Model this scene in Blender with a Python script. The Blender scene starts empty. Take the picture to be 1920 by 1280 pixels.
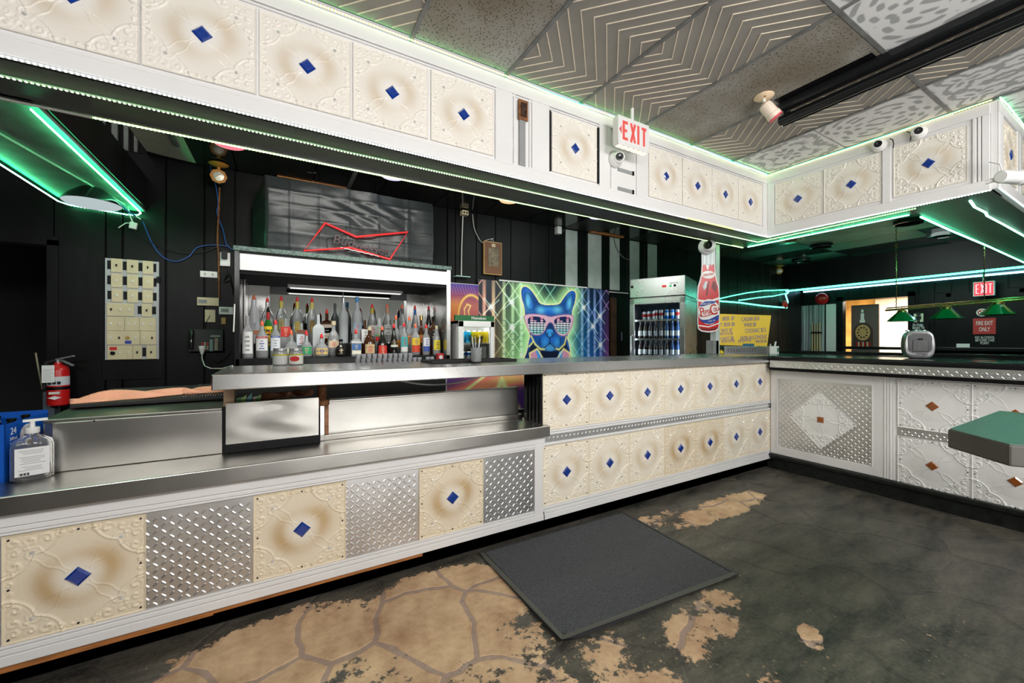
import bpy, math, random
import numpy as np
from mathutils import Vector, Matrix

random.seed(7)
np.random.seed(7)
S = bpy.context.scene
COL = S.collection
V = Vector

# ------------------------------------------------------------------ camera, world, lights, exposure
cam_data = bpy.data.cameras.new('camera')
cam_data.sensor_width = 36.0
cam_data.lens = 14.16
cam_data.shift_y = -2.0 / 1920.0
cam_data.clip_start = 0.02
cam = bpy.data.objects.new('camera', cam_data)
COL.objects.link(cam)
cam.location = (0, 0, 1.3)
cam.rotation_euler = (math.radians(90), 0, math.radians(59.757 - 90))
S.camera = cam
S.view_settings.view_transform = 'Standard'
S.view_settings.look = 'None'
S.view_settings.gamma = 1.0
S.view_settings.use_curve_mapping = False
S.view_settings.exposure = 0.0
S.cycles.use_denoising = True
S.cycles.max_bounces = 8
S.cycles.transparent_max_bounces = 12
S.cycles.caustics_reflective = False
S.cycles.caustics_refractive = False
S.cycles.sample_clamp_indirect = 6.0

W = bpy.data.worlds.new('world')
S.world = W
W.use_nodes = True
bg = W.node_tree.nodes['Background']
bg.inputs['Color'].default_value = (1.0, 0.97, 0.94, 1)
bg.inputs['Strength'].default_value = 0.6


def area(name, loc, target, size, power, color=(1, 1, 1), size_y=None):
    l = bpy.data.lights.new(name, 'AREA')
    l.energy = power
    l.color = color
    l.shape = 'RECTANGLE'
    l.size = size
    l.size_y = size_y or size
    o = bpy.data.objects.new(name, l)
    COL.objects.link(o)
    o.location = loc
    o.rotation_euler = (V(target) - V(loc)).to_track_quat('-Z', 'Y').to_euler()
    return o


def point(name, loc, power, color=(1, 1, 1), r=0.05):
    l = bpy.data.lights.new(name, 'POINT')
    l.energy = power
    l.color = color
    l.shadow_soft_size = r
    o = bpy.data.objects.new(name, l)
    COL.objects.link(o)
    o.location = loc
    return o


area('room_fill_light', (-1.3, -1.6, 2.7), (-0.4, 2.3, 1.2), 1.2, 50, (1, 0.985, 0.97), 0.6)  # added fill lights behind the camera, standing in for unseen ceiling panels
area('room_fill_light', (1.4, -1.6, 2.7), (1.8, 2.3, 1.0), 1.2, 59, (1, 0.985, 0.97), 0.6)
area('room_fill_light', (3.3, -1.5, 2.7), (3.6, 1.8, 0.6), 1.2, 46, (1, 0.985, 0.97), 0.6)
area('ceiling_fill_light', (1.4, -2.2, 0.2), (1.4, -2.0, 3.0), 2.6, 135, (1, 0.985, 0.97), 0.6)  # added fill aimed upward to brighten the ceiling, no real lamp
area('bar_fill_light', (0.6, 2.78, 2.75), (0.6, 3.85, 1.3), 1.4, 27, (1, 0.97, 0.92), 0.3)  # added fill for the bottles, no fixture hangs here
area('bar_fill_light', (3.0, 2.9, 2.76), (3.0, 4.2, 1.3), 1.4, 13, (0.9, 1.0, 0.95), 0.3)  # added fill for the poster wall, no fixture either
area('back_room_fill_light', (7.9, 2.2, 2.75), (9.4, 2.4, 0.9), 1.2, 40, (0.85, 1.0, 0.95), 1.4)  # added fill for the back room, whose downlights are unlit
area('hallway_light', (11.0, 3.1, 2.3), (11.0, 3.1, 0.0), 0.8, 95, (1, 0.95, 0.82), 0.8)

# ------------------------------------------------------------------ picture-plane survey helper (turns a sighted direction into a point on a real plane)
F_PX, CX, CY = 755.0, 960.0, 638.0
YAW = math.radians(59.757)
CO, SI = math.cos(YAW), math.sin(YAW)
VIEW = V((CO, SI, 0)); RIGHT = V((SI, -CO, 0)); UP = V((0, 0, 1))


def _ray(x, y):
    dx = (x - CX) / F_PX
    return V((CO + SI * dx, SI - CO * dx, -(y - CY) / F_PX))


def at_y(x, y, Y):
    r = _ray(x, y)
    return V((0, 0, 1.3)) + r * (Y / r.y)


def at_x(x, y, X):
    r = _ray(x, y)
    return V((0, 0, 1.3)) + r * (X / r.x)


def at_z(x, y, Z):
    r = _ray(x, y)
    return V((0, 0, 1.3)) + r * ((Z - 1.3) / r.z)


# ------------------------------------------------------------------ materials
MATS = {}


def srgb(r, g, b):
    f = lambda c: ((c / 255.0) / 12.92) if c / 255.0 <= 0.04045 else (((c / 255.0) + 0.055) / 1.055) ** 2.4
    return (f(r), f(g), f(b))


def mat(name, col=(0.5, 0.5, 0.5), rough=0.5, metal=0.0, var=None, bump=None, emit=None, trans=0.0,
        ior=1.45, coat=0.0, attr=None, alpha=1.0, stretch=None, rvar=None, spec=None):
    m = bpy.data.materials.new(name)
    m.use_nodes = True
    nt = m.node_tree
    b = nt.nodes['Principled BSDF']
    b.inputs['Base Color'].default_value = (*col, 1)
    b.inputs['Roughness'].default_value = rough
    b.inputs['Metallic'].default_value = metal
    b.inputs['Transmission Weight'].default_value = trans
    b.inputs['IOR'].default_value = ior
    b.inputs['Coat Weight'].default_value = coat
    b.inputs['Alpha'].default_value = alpha
    if spec is not None:
        b.inputs['Specular IOR Level'].default_value = spec
    if emit:
        b.inputs['Emission Color'].default_value = (*emit[0], 1)
        b.inputs['Emission Strength'].default_value = emit[1]
    L = nt.links.new
    vec = None
    if var or bump or rvar:
        tc = nt.nodes.new('ShaderNodeNewGeometry')
        mp = nt.nodes.new('ShaderNodeMapping')
        L(tc.outputs['Position'], mp.inputs['Vector'])
        if stretch:
            mp.inputs['Scale'].default_value = stretch
        vec = mp.outputs['Vector']
    src = None
    if attr:
        at = nt.nodes.new('ShaderNodeAttribute')
        at.attribute_name = attr
        src = at.outputs['Color']
        L(src, b.inputs['Base Color'])
    if var:
        nz = nt.nodes.new('ShaderNodeTexNoise')
        nz.inputs['Scale'].default_value = var[0]
        nz.inputs['Detail'].default_value = 6
        L(vec, nz.inputs['Vector'])
        mr = nt.nodes.new('ShaderNodeMapRange')
        mr.inputs['From Min'].default_value = 0.3
        mr.inputs['From Max'].default_value = 0.7
        mr.inputs['To Min'].default_value = 1 - var[1]
        mr.inputs['To Max'].default_value = 1 + var[1]
        L(nz.outputs['Fac'], mr.inputs['Value'])
        mx = nt.nodes.new('ShaderNodeMix')
        mx.data_type = 'RGBA'
        mx.blend_type = 'MULTIPLY'
        mx.inputs[0].default_value = 1
        if src:
            L(src, mx.inputs[6])
        else:
            mx.inputs[6].default_value = (*col, 1)
        L(mr.outputs['Result'], mx.inputs[7])
        L(mx.outputs[2], b.inputs['Base Color'])
    if rvar:
        nz = nt.nodes.new('ShaderNodeTexNoise')
        nz.inputs['Scale'].default_value = rvar[0]
        nz.inputs['Detail'].default_value = 4
        L(vec, nz.inputs['Vector'])
        mr = nt.nodes.new('ShaderNodeMapRange')
        mr.inputs['To Min'].default_value = max(0.02, rough - rvar[1])
        mr.inputs['To Max'].default_value = rough + rvar[1]
        L(nz.outputs['Fac'], mr.inputs['Value'])
        L(mr.outputs['Result'], b.inputs['Roughness'])
    if bump:
        nz = nt.nodes.new('ShaderNodeTexNoise')
        nz.inputs['Scale'].default_value = bump[0]
        nz.inputs['Detail'].default_value = 5
        L(vec, nz.inputs['Vector'])
        bp = nt.nodes.new('ShaderNodeBump')
        bp.inputs['Strength'].default_value = bump[1]
        bp.inputs['Distance'].default_value = bump[2] if len(bump) > 2 else 0.01
        L(nz.outputs['Fac'], bp.inputs['Height'])
        L(bp.outputs['Normal'], b.inputs['Normal'])
    MATS[name] = m
    return m


M_white = mat('white_paint', (0.80, 0.79, 0.78), 0.45, var=(3, 0.03), bump=(40, 0.05))
M_white2 = mat('white_plastic', (0.82, 0.82, 0.80), 0.35)
M_black = mat('black_paint', (0.0042, 0.0046, 0.0048), 0.42, var=(4, 0.6), bump=(14, 0.16), stretch=(1, 1, 0.25), spec=0.2)
M_gloss = mat('gloss_black', (0.010, 0.011, 0.012), 0.16, bump=(3, 0.08), rvar=(5, 0.06))
M_matblack = mat('matt_black', (0.012, 0.012, 0.012), 0.75, bump=(60, 0.2))
M_soffit_under = mat('black_mesh_paint', (0.075, 0.077, 0.078), 0.42, bump=(220, 0.5))
M_dark = mat('void_black', (0.006, 0.006, 0.007), 0.8)
M_steel = mat('brushed_steel', (0.62, 0.615, 0.60), 0.27, 1.0, var=(1.6, 0.07), rvar=(3, 0.06))
M_steel2 = mat('worn_steel', (0.47, 0.455, 0.425), 0.32, 1.0, var=(2.6, 0.14), bump=(2.2, 0.12, 0.03), rvar=(2, 0.08))
M_steelF = mat('fridge_steel', (0.62, 0.63, 0.64), 0.28, 1.0, rvar=(4, .05))
M_chrome = mat('chrome', (0.8, 0.8, 0.8), 0.08, 1.0)
M_alu = mat('tread_aluminium', (0.78, 0.78, 0.78), 0.40, 1.0, var=(6, 0.08), rvar=(6, 0.06))
M_tile = mat('moulded_tile', (0.8, 0.76, 0.68), 0.34, attr='tint', bump=(90, 0.06), coat=0.15)
M_crystal = mat('crystal_glass', (0.92, 0.92, 0.92), 0.04, 0.55)
M_screw = mat('black_screw', (0.01, 0.01, 0.01), 0.5)
M_blueglass = mat('blue_glass_tile', (0.008, 0.042, 0.27), 0.06, coat=1.0, var=(160, 0.35))
M_brownglass = mat('amber_glass_tile', (0.30, 0.085, 0.015), 0.08, coat=1.0, var=(160, 0.3))
M_wood_orange = mat('raw_wood', (0.42, 0.16, 0.045), 0.6, var=(9, 0.35), stretch=(1, 1, 8))
M_rust = mat('rusty_metal', (0.22, 0.09, 0.035), 0.7, 0.3, var=(30, 0.6))
M_cream = mat('cream_plastic', srgb(214, 200, 165), 0.45, var=(8, 0.06))
M_grey = mat('grey_paint', (0.30, 0.31, 0.31), 0.5, var=(6, 0.12))
M_stripe = mat('grey_stripe_paint', (0.42, 0.47, 0.45), 0.5, var=(7, 0.12))
M_stripe_dark = mat('darker_grey_paint', (0.22, 0.235, 0.22), 0.6, var=(9, 0.25))
M_red = mat('red_paint', (0.55, 0.012, 0.012), 0.3)
M_peach = mat('peach_towel', srgb(255, 184, 152), 0.9, bump=(160, 0.4))
M_rubber = mat('black_rubber', (0.016, 0.016, 0.016), 0.6)
M_brass = mat('brass', (0.75, 0.55, 0.22), 0.25, 1.0)
M_greenglass = mat('green_lamp_shade', (0.0, 0.21, 0.05), 0.12, coat=1.0)
M_black_txt = mat('black_ink', (0.01, 0.01, 0.01), 0.6)
M_white_txt = mat('white_ink', (0.85, 0.85, 0.85), 0.5)
M_red_txt = mat('red_ink', (0.6, 0.02, 0.02), 0.5)
M_blue_ink = mat('blue_ink', (0.03, 0.06, 0.35), 0.5)
M_wire_blue = mat('blue_wire', (0.02, 0.10, 0.38), 0.5)
M_wire_white = mat('white_wire', (0.75, 0.74, 0.70), 0.5)
M_wire_black = mat('black_wire', (0.012, 0.012, 0.012), 0.5)
M_mirror = mat('mirror_glass', (0.80, 0.83, 0.83), 0.02, 1.0)
M_tarp = mat('black_plastic_sheet', (0.022, 0.027, 0.028), 0.36, bump=(9, 0.14, 0.03))
M_print = mat('printed_vinyl', (0.5, 0.5, 0.5), 0.4, attr='tint')
M_ceil_dark = mat('taupe_ceiling_tile', srgb(150, 146, 138), 0.75, var=(3, 0.12), bump=(30, 0.08))
M_gold = mat('gold_line_paint', srgb(236, 222, 200), 0.6, var=(60, 0.1))
M_grid = mat('grey_ceiling_grid', (0.17, 0.175, 0.17), 0.45, var=(12, 0.3))
M_pale = mat('pale_green_tile', srgb(182, 186, 165), 0.7, var=(12, 0.08))
M_patt = mat('printed_ceiling_tile', (0.8, 0.8, 0.8), 0.6, attr='tint')
M_glass = mat('clear_glass', (0.96, 0.98, 0.98), 0.01, trans=1.0, ior=1.35)
M_glass_door = mat('door_glass', (0.9, 0.96, 0.97), 0.02, trans=1.0, ior=1.02)
M_plastic_clear = mat('clear_plastic', (0.93, 0.95, 0.97), 0.05, trans=0.9, ior=1.3)
M_kick = mat('black_kick_paint', (0.010, 0.012, 0.011), 0.4, var=(18, 0.6), bump=(30, 0.25))
M_tablewood = mat('dark_stained_wood', (0.045, 0.048, 0.045), 0.30, var=(10, 0.4), stretch=(1.5, 14, 1), spec=1.0)
M_tableedge = mat('dark_table_edge', (0.085, 0.082, 0.07), 0.5, var=(6, 0.2))
M_silver = mat('silver_plastic', (0.52, 0.53, 0.55), 0.28, 0.6)


def fissured():
    m = mat('fissured_ceiling_tile', srgb(132, 128, 118), 0.85)
    nt = m.node_tree
    b = nt.nodes['Principled BSDF']
    L = nt.links.new
    g = nt.nodes.new('ShaderNodeNewGeometry')
    mp = nt.nodes.new('ShaderNodeMapping')
    mp.inputs['Scale'].default_value = (1.0, 0.45, 1.0)
    mp.inputs['Rotation'].default_value = (0, 0, 0.5)
    L(g.outputs['Position'], mp.inputs['Vector'])
    vo = nt.nodes.new('ShaderNodeTexVoronoi')
    vo.inputs['Scale'].default_value = 115
    L(mp.outputs['Vector'], vo.inputs['Vector'])
    r = nt.nodes.new('ShaderNodeMapRange')
    r.inputs['From Min'].default_value = 0.16
    r.inputs['From Max'].default_value = 0.26
    L(vo.outputs['Distance'], r.inputs['Value'])
    nz = nt.nodes.new('ShaderNodeTexNoise')
    nz.inputs['Scale'].default_value = 2.0
    L(g.outputs['Position'], nz.inputs['Vector'])
    cr = nt.nodes.new('ShaderNodeValToRGB')
    cr.color_ramp.elements[0].color = (*srgb(132, 124, 108), 1)
    cr.color_ramp.elements[1].color = (*srgb(172, 170, 164), 1)
    cr.color_ramp.elements[0].position = 0.35
    cr.color_ramp.elements[1].position = 0.65
    L(nz.outputs['Fac'], cr.inputs['Fac'])
    mx = nt.nodes.new('ShaderNodeMix')
    mx.data_type = 'RGBA'
    mx.inputs[6].default_value = (0.03, 0.028, 0.025, 1)
    L(r.outputs['Result'], mx.inputs[0])
    L(cr.outputs['Color'], mx.inputs[7])
    L(mx.outputs[2], b.inputs['Base Color'])
    bp = nt.nodes.new('ShaderNodeBump')
    bp.inputs['Distance'].default_value = 0.004
    L(r.outputs['Result'], bp.inputs['Height'])
    L(bp.outputs['Normal'], b.inputs['Normal'])
    return m


M_fiss = fissured()


def emis(name, col, strength):
    return mat(name, (0.02, 0.02, 0.02), 0.5, emit=(col, strength))


def floor_mat(name, grout=False):
    m = mat(name, (0.02, 0.02, 0.02), 0.4)
    nt = m.node_tree
    b = nt.nodes['Principled BSDF']
    L = nt.links.new
    N = nt.nodes.new
    g = N('ShaderNodeNewGeometry')

    def mth(op, a, bb=None, c=None):
        n = N('ShaderNodeMath')
        n.operation = op
        for i, q in enumerate((a, bb, c)):
            if q is None:
                continue
            if isinstance(q, (int, float)):
                n.inputs[i].default_value = q
            else:
                L(q, n.inputs[i])
        return n.outputs[0]

    def noise(scale, detail=6, vec=None, rough=0.6):
        n = N('ShaderNodeTexNoise')
        n.inputs['Scale'].default_value = scale
        n.inputs['Detail'].default_value = detail
        n.inputs['Roughness'].default_value = rough
        L(vec or g.outputs['Position'], n.inputs['Vector'])
        return n.outputs['Fac']

    def blob(cx, cy, rx, ry, ang, amp):
        mp = N('ShaderNodeMapping')
        mp.vector_type = 'TEXTURE'
        mp.inputs['Location'].default_value = (cx, cy, 0)
        mp.inputs['Rotation'].default_value = (0, 0, ang)
        mp.inputs['Scale'].default_value = (rx, ry, 1e3)
        L(g.outputs['Position'], mp.inputs['Vector'])
        ln = N('ShaderNodeVectorMath')
        ln.operation = 'LENGTH'
        L(mp.outputs['Vector'], ln.inputs[0])
        r = N('ShaderNodeMapRange')
        r.interpolation_type = 'SMOOTHSTEP'
        r.inputs['From Min'].default_value = 1.25
        r.inputs['From Max'].default_value = 0.45
        r.inputs['To Max'].default_value = amp
        L(ln.outputs['Value'], r.inputs['Value'])
        return r.outputs['Result']

    fld = None
    for a in [(0.72, 1.88, 0.62, 0.40, 0.0, 0.80), (-0.02, 1.93, 0.62, 0.36, 0.1, 0.74), (0.45, 1.45, 0.85, 0.42, 0.1, 0.60),
              (1.05, 1.12, 0.55, 0.34, 0.2, 0.53), (3.0, 1.88, 0.85, 0.20, 0.05, 0.62), (2.35, 1.98, 0.45, 0.16, 0, 0.52),
              (1.72, 1.16, 0.50, 0.20, 0.25, 0.55), (2.03, 0.87, 0.14, 0.07, 0.5, 0.60), (1.45, 0.75, 0.45, 0.16, 0.4, 0.40), (2.3, 1.0, 1.2, 0.9, 0.2, 0.25),
              (-0.6, 1.5, 0.6, 0.5, 0.1, 0.9), (2.5, 0.55, 0.5, 0.12, 0.1, 0.35)]:
        o = blob(*a)
        fld = o if fld is None else mth('MAXIMUM', fld, o)
    n1 = noise(5.5, 10, rough=0.74)
    n2 = noise(38, 5)
    thr = mth('ADD', mth('MULTIPLY', n1, 1.15), mth('MULTIPLY', n2, 0.30))
    fleck = mth('MULTIPLY', mth('GREATER_THAN', noise(30, 4, rough=.8), 0.66), 0.22)
    worn = mth('SUBTRACT', mth('ADD', mth('ADD', fld, 0.22), fleck), thr)
    wr = N('ShaderNodeMapRange')
    wr.inputs['From Min'].default_value = -0.012
    wr.inputs['From Max'].default_value = 0.03
    L(worn, wr.inputs['Value'])
    # stone tone
    cr = N('ShaderNodeValToRGB')
    e = cr.color_ramp.elements
    e[0].position = 0.36
    e[1].position = 0.64
    if grout:
        e[0].color = (*srgb(140, 116, 104), 1)
        e[1].color = (*srgb(186, 162, 146), 1)
    else:
        e[0].color = (*srgb(166, 128, 98), 1)
        e[1].color = (*srgb(226, 194, 156), 1)
    L(mth('ADD', mth('MULTIPLY', noise(3.4, 9, rough=.7), 0.7), mth('MULTIPLY', noise(14, 8), 0.3)), cr.inputs['Fac'])
    # paint tone
    cp = N('ShaderNodeValToRGB')
    q = cp.color_ramp.elements
    q[0].position = 0.36
    q[1].position = 0.66
    if grout:
        q[0].color = (*srgb(30, 31, 30), 1)
        q[1].color = (*srgb(96, 90, 84), 1)
    else:
        q[0].color = (*srgb(28, 30, 30), 1)
        q[1].color = (*srgb(104, 99, 88), 1)
    mp = N('ShaderNodeMapping')
    mp.inputs['Rotation'].default_value = (0, 0, -0.35)
    mp.inputs['Scale'].default_value = (1.0, 2.6, 1)
    L(g.outputs['Position'], mp.inputs['Vector'])
    L(mth('ADD', mth('MULTIPLY', noise(2.6, 10, mp.outputs['Vector'], 0.7), 0.75), mth('MULTIPLY', noise(60, 3), 0.25)), cp.inputs['Fac'])
    mx = N('ShaderNodeMix')
    mx.data_type = 'RGBA'
    L(wr.outputs['Result'], mx.inputs[0])
    L(cp.outputs['Color'], mx.inputs[6])
    L(cr.outputs['Color'], mx.inputs[7])
    L(mx.outputs[2], b.inputs['Base Color'])
    rr = N('ShaderNodeMapRange')
    rr.inputs['To Min'].default_value = 0.42
    rr.inputs['To Max'].default_value = 0.68
    L(wr.outputs['Result'], rr.inputs['Value'])
    L(rr.outputs['Result'], b.inputs['Roughness'])
    bp = N('ShaderNodeBump')
    bp.inputs['Strength'].default_value = 0.35
    bp.inputs['Distance'].default_value = 0.006
    L(mth('SUBTRACT', noise(16, 8), mth('MULTIPLY', wr.outputs['Result'], 0.25)), bp.inputs['Height'])
    L(bp.outputs['Normal'], b.inputs['Normal'])
    return m


M_flag = floor_mat('painted_flagstone')
M_grout = floor_mat('painted_grout', True)

# ------------------------------------------------------------------ mesh building
ORG = {}


class MB:
    def __init__(s):
        s.v = []
        s.f = []
        s.mi = []
        s.mats = []
        s.cur = 0

    def use(s, m):
        if m not in s.mats:
            s.mats.append(m)
        s.cur = s.mats.index(m)
        return s

    def add(s, vs, fs):
        n = len(s.v)
        s.v += [tuple(p) for p in vs]
        for f in fs:
            s.f.append([i + n for i in f])
            s.mi.append(s.cur)
        return s

    def box(s, x0, x1, y0, y1, z0, z1):
        if x0 > x1: x0, x1 = x1, x0
        if y0 > y1: y0, y1 = y1, y0
        if z0 > z1: z0, z1 = z1, z0
        vs = [(x, y, z) for z in (z0, z1) for y in (y0, y1) for x in (x0, x1)]
        return s.add(vs, [(0, 2, 3, 1), (4, 5, 7, 6), (0, 1, 5, 4), (2, 6, 7, 3), (0, 4, 6, 2), (1, 3, 7, 5)])

    def obox(s, c, ax, ay, az):
        c = V(c)
        vs = [c + ax * i + ay * j + az * k for k in (-1, 1) for j in (-1, 1) for i in (-1, 1)]
        return s.add(vs, [(0, 2, 3, 1), (4, 5, 7, 6), (0, 1, 5, 4), (2, 6, 7, 3), (0, 4, 6, 2), (1, 3, 7, 5)])

    def prism(s, pts, d):
        """polygon (3-D points) pushed along d"""
        d = V(d)
        n = len(pts)
        a = [V(p) for p in pts]
        vs = a + [p + d for p in a]
        fs = [list(range(n))[::-1], list(range(n, 2 * n))]
        for i in range(n):
            j = (i + 1) % n
            fs.append((i, j, n + j, n + i))
        return s.add(vs, fs)

    def lathe(s, prof, c=(0, 0, 0), n=16, ax=None, ay=None, az=None):
        ax = ax or V((1, 0, 0)); ay = ay or V((0, 1, 0)); az = az or V((0, 0, 1))
        c = V(c)
        vs = []
        for r, z in prof:
            for i in range(n):
                a = 2 * math.pi * i / n
                vs.append(c + ax * (r * math.cos(a)) + ay * (r * math.sin(a)) + az * z)
        fs = []
        for k in range(len(prof) - 1):
            for i in range(n):
                j = (i + 1) % n
                fs.append((k * n + i, k * n + j, (k + 1) * n + j, (k + 1) * n + i))
        fs.append(list(range(n))[::-1])
        fs.append([(len(prof) - 1) * n + i for i in range(n)])
        return s.add(vs, fs)

    def cyl(s, p0, p1, r0, r1=None, n=12):
        p0, p1 = V(p0), V(p1)
        r1 = r0 if r1 is None else r1
        d = p1 - p0
        L = d.length
        z = d.normalized()
        x = z.orthogonal().normalized()
        y = z.cross(x)
        return s.lathe([(r0, 0), (r1, L)], p0, n, x, y, z)

    def tube(s, pts, r, n=6, closed=False):
        P = [V(p) for p in pts]
        m = len(P)
        vs = []
        prev = None
        for i in range(m):
            a = P[i - 1] if (i > 0 or closed) else P[i]
            b = P[(i + 1) % m] if (i < m - 1 or closed) else P[i]
            t = (b - a).normalized()
            if prev is None:
                x = t.orthogonal().normalized()
            else:
                x = (prev - t * prev.dot(t))
                x = x.normalized() if x.length > 1e-6 else t.orthogonal().normalized()
            prev = x
            y = t.cross(x)
            for k in range(n):
                q = 2 * math.pi * k / n
                vs.append(P[i] + x * (r * math.cos(q)) + y * (r * math.sin(q)))
        fs = []
        for i in range(m if closed else m - 1):
            for k in range(n):
                l = (k + 1) % n
                i2 = (i + 1) % m
                fs.append((i * n + k, i * n + l, i2 * n + l, i2 * n + k))
        if not closed:
            fs.append(list(range(n))[::-1])
            fs.append([(m - 1) * n + k for k in range(n)])
        return s.add(vs, fs)

    def mesh(s, name, smooth=None, off=None):
        me = bpy.data.meshes.new(name)
        vs = s.v if off is None else [(p[0] - off.x, p[1] - off.y, p[2] - off.z) for p in s.v]
        me.from_pydata(vs, [], s.f)
        for m in s.mats:
            me.materials.append(m)
        if len(s.mats) > 1:
            me.polygons.foreach_set('material_index', s.mi)
        if smooth is not None:
            me.shade_smooth()
            me.set_sharp_from_angle(angle=math.radians(smooth))
        me.update()
        return me

    def build(s, name, material=None, parent=None, smooth=None, bev=0.0, seg=2):
        if material is not None and not s.mats:
            s.mats = [material]
        off = ORG.get(parent.name) if parent else None
        me = s.mesh(name, smooth, off)
        o = bpy.data.objects.new(name, me)
        COL.objects.link(o)
        if parent:
            o.parent = parent
            ORG[o.name] = off
        if bev:
            bv = o.modifiers.new('bevel', 'BEVEL')
            bv.width = bev
            bv.segments = seg
            bv.limit_method = 'ANGLE'
        return o


def tag(o, label, cat=None, group=None, kind=None):
    if label: o['label'] = label
    if cat: o['category'] = cat
    if group: o['group'] = group
    if kind: o['kind'] = kind
    return o


def thing(name, label, cat, loc=(0, 0, 0), group=None, kind=None):
    o = bpy.data.objects.new(name, None)
    o.empty_display_size = 0.05
    COL.objects.link(o)
    o.location = loc
    ORG[o.name] = V(loc)
    return tag(o, label, cat, group, kind)


def put(name, me, parent, mtx):
    """a part that shares mesh data, placed with a world matrix under its thing"""
    o = bpy.data.objects.new(name, me)
    COL.objects.link(o)
    o.parent = parent
    off = ORG[parent.name]
    o.matrix_basis = Matrix.Translation(-off) @ mtx
    return o


def sub(name, me, parent, loc=(0, 0, 0), rot=None):
    o = bpy.data.objects.new(name, me)
    COL.objects.link(o)
    o.parent = parent
    o.location = loc
    if rot: o.rotation_euler = rot
    return o


def plane_m(loc, right, up):
    r = V(right).normalized(); u = V(up).normalized(); n = r.cross(u)
    return Matrix(((r.x, u.x, n.x, loc[0]), (r.y, u.y, n.y, loc[1]), (r.z, u.z, n.z, loc[2]), (0, 0, 0, 1)))


RX, RY, RZ = V((1, 0, 0)), V((0, 1, 0)), V((0, 0, 1))


def text(body, size, loc, right, up, material, parent=None, name='lettering', ext=0.0006, align='CENTER', sx=1.0, shear=0.0):
    cu = bpy.data.curves.new('t', 'FONT')
    cu.body = body
    cu.size = size
    cu.extrude = ext
    cu.align_x = align
    cu.align_y = 'CENTER'
    cu.shear = shear
    cu.resolution_u = 3
    t = bpy.data.objects.new('t', cu)
    me = bpy.data.meshes.new_from_object(t)
    bpy.data.objects.remove(t)
    me.materials.clear()
    me.materials.append(material)
    me.transform(plane_m(loc, right, up) @ Matrix.Diagonal((sx, 1, 1, 1)))
    if parent:
        off = ORG[parent.name]
        me.transform(Matrix.Translation(-off))
    o = bpy.data.objects.new(name, me)
    COL.objects.link(o)
    if parent:
        o.parent = parent
        ORG[o.name] = off
    return o


def raster_mesh(name, W_, H_, nx, ny, fn, material, loc=(0, 0, 0), right=RX, up=RZ, thick=0.0):
    """flat print: a fine grid coloured point by point by fn(u, v) -> (n, 3) linear colours"""
    us, vs = np.meshgrid(np.linspace(0, 1, nx), np.linspace(0, 1, ny))
    col = fn(us.ravel(), vs.ravel())
    R = np.array(V(right).normalized()); U = np.array(V(up).normalized())
    P = np.array(loc)[None, :] + (us.ravel()[:, None] * W_) * R[None, :] + (vs.ravel()[:, None] * H_) * U[None, :]
    idx = np.arange(nx * ny).reshape(ny, nx)
    q = np.stack([idx[:-1, :-1].ravel(), idx[:-1, 1:].ravel(), idx[1:, 1:].ravel(), idx[1:, :-1].ravel()], 1)
    me = bpy.data.meshes.new(name)
    me.from_pydata(P.tolist(), [], q.tolist())
    ca = me.color_attributes.new('tint', 'FLOAT_COLOR', 'POINT')
    ca.data.foreach_set('color', np.concatenate([np.clip(col, 0, 1), np.ones((len(col), 1))], 1).astype(np.float32).ravel())
    me.materials.append(material)
    me.update()
    return me


def link_mesh(name, me, parent):
    off = ORG[parent.name]
    me.transform(Matrix.Translation(-off))
    o = bpy.data.objects.new(name, me)
    COL.objects.link(o)
    o.parent = parent
    ORG[o.name] = off
    return o


def solo(name, mb, material, label, cat, group=None, smooth=None, bev=0.0, kind=None, org=None):
    """a thing that is one mesh, its origin at its base"""
    if material is not None and not mb.mats:
        mb.mats = [material]
    a = np.array(mb.v)
    lo, hi = a.min(0), a.max(0)
    off = V(((lo[0] + hi[0]) / 2, (lo[1] + hi[1]) / 2, lo[2])) if org is None else V(org)
    o = bpy.data.objects.new(name, mb.mesh(name, smooth, off))
    COL.objects.link(o)
    o.location = off
    ORG[o.name] = off
    if bev:
        bv = o.modifiers.new('bevel', 'BEVEL')
        bv.width = bev
        bv.segments = 2
        bv.limit_method = 'ANGLE'
    return tag(o, label, cat, group, kind)


# ------------------------------------------------------------------ FLOOR: flagstones as pieces over a grout bed
floor = solo('floor', MB().box(-3.6, 11.2, -2.6, 5.2, -0.08, -0.002), M_grout, 'worn flagstone floor painted black with tan stone showing through', None, kind='structure', org=(0, 0, 0))


def clip_poly(poly, p, n):
    out = []
    for i in range(len(poly)):
        a, b = poly[i], poly[(i + 1) % len(poly)]
        da = (a[0] - p[0]) * n[0] + (a[1] - p[1]) * n[1]
        db = (b[0] - p[0]) * n[0] + (b[1] - p[1]) * n[1]
        if da <= 0: out.append(a)
        if (da < 0) != (db < 0) and abs(da - db) > 1e-9:
            t = da / (da - db)
            out.append((a[0] + t * (b[0] - a[0]), a[1] + t * (b[1] - a[1])))
    return out


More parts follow.
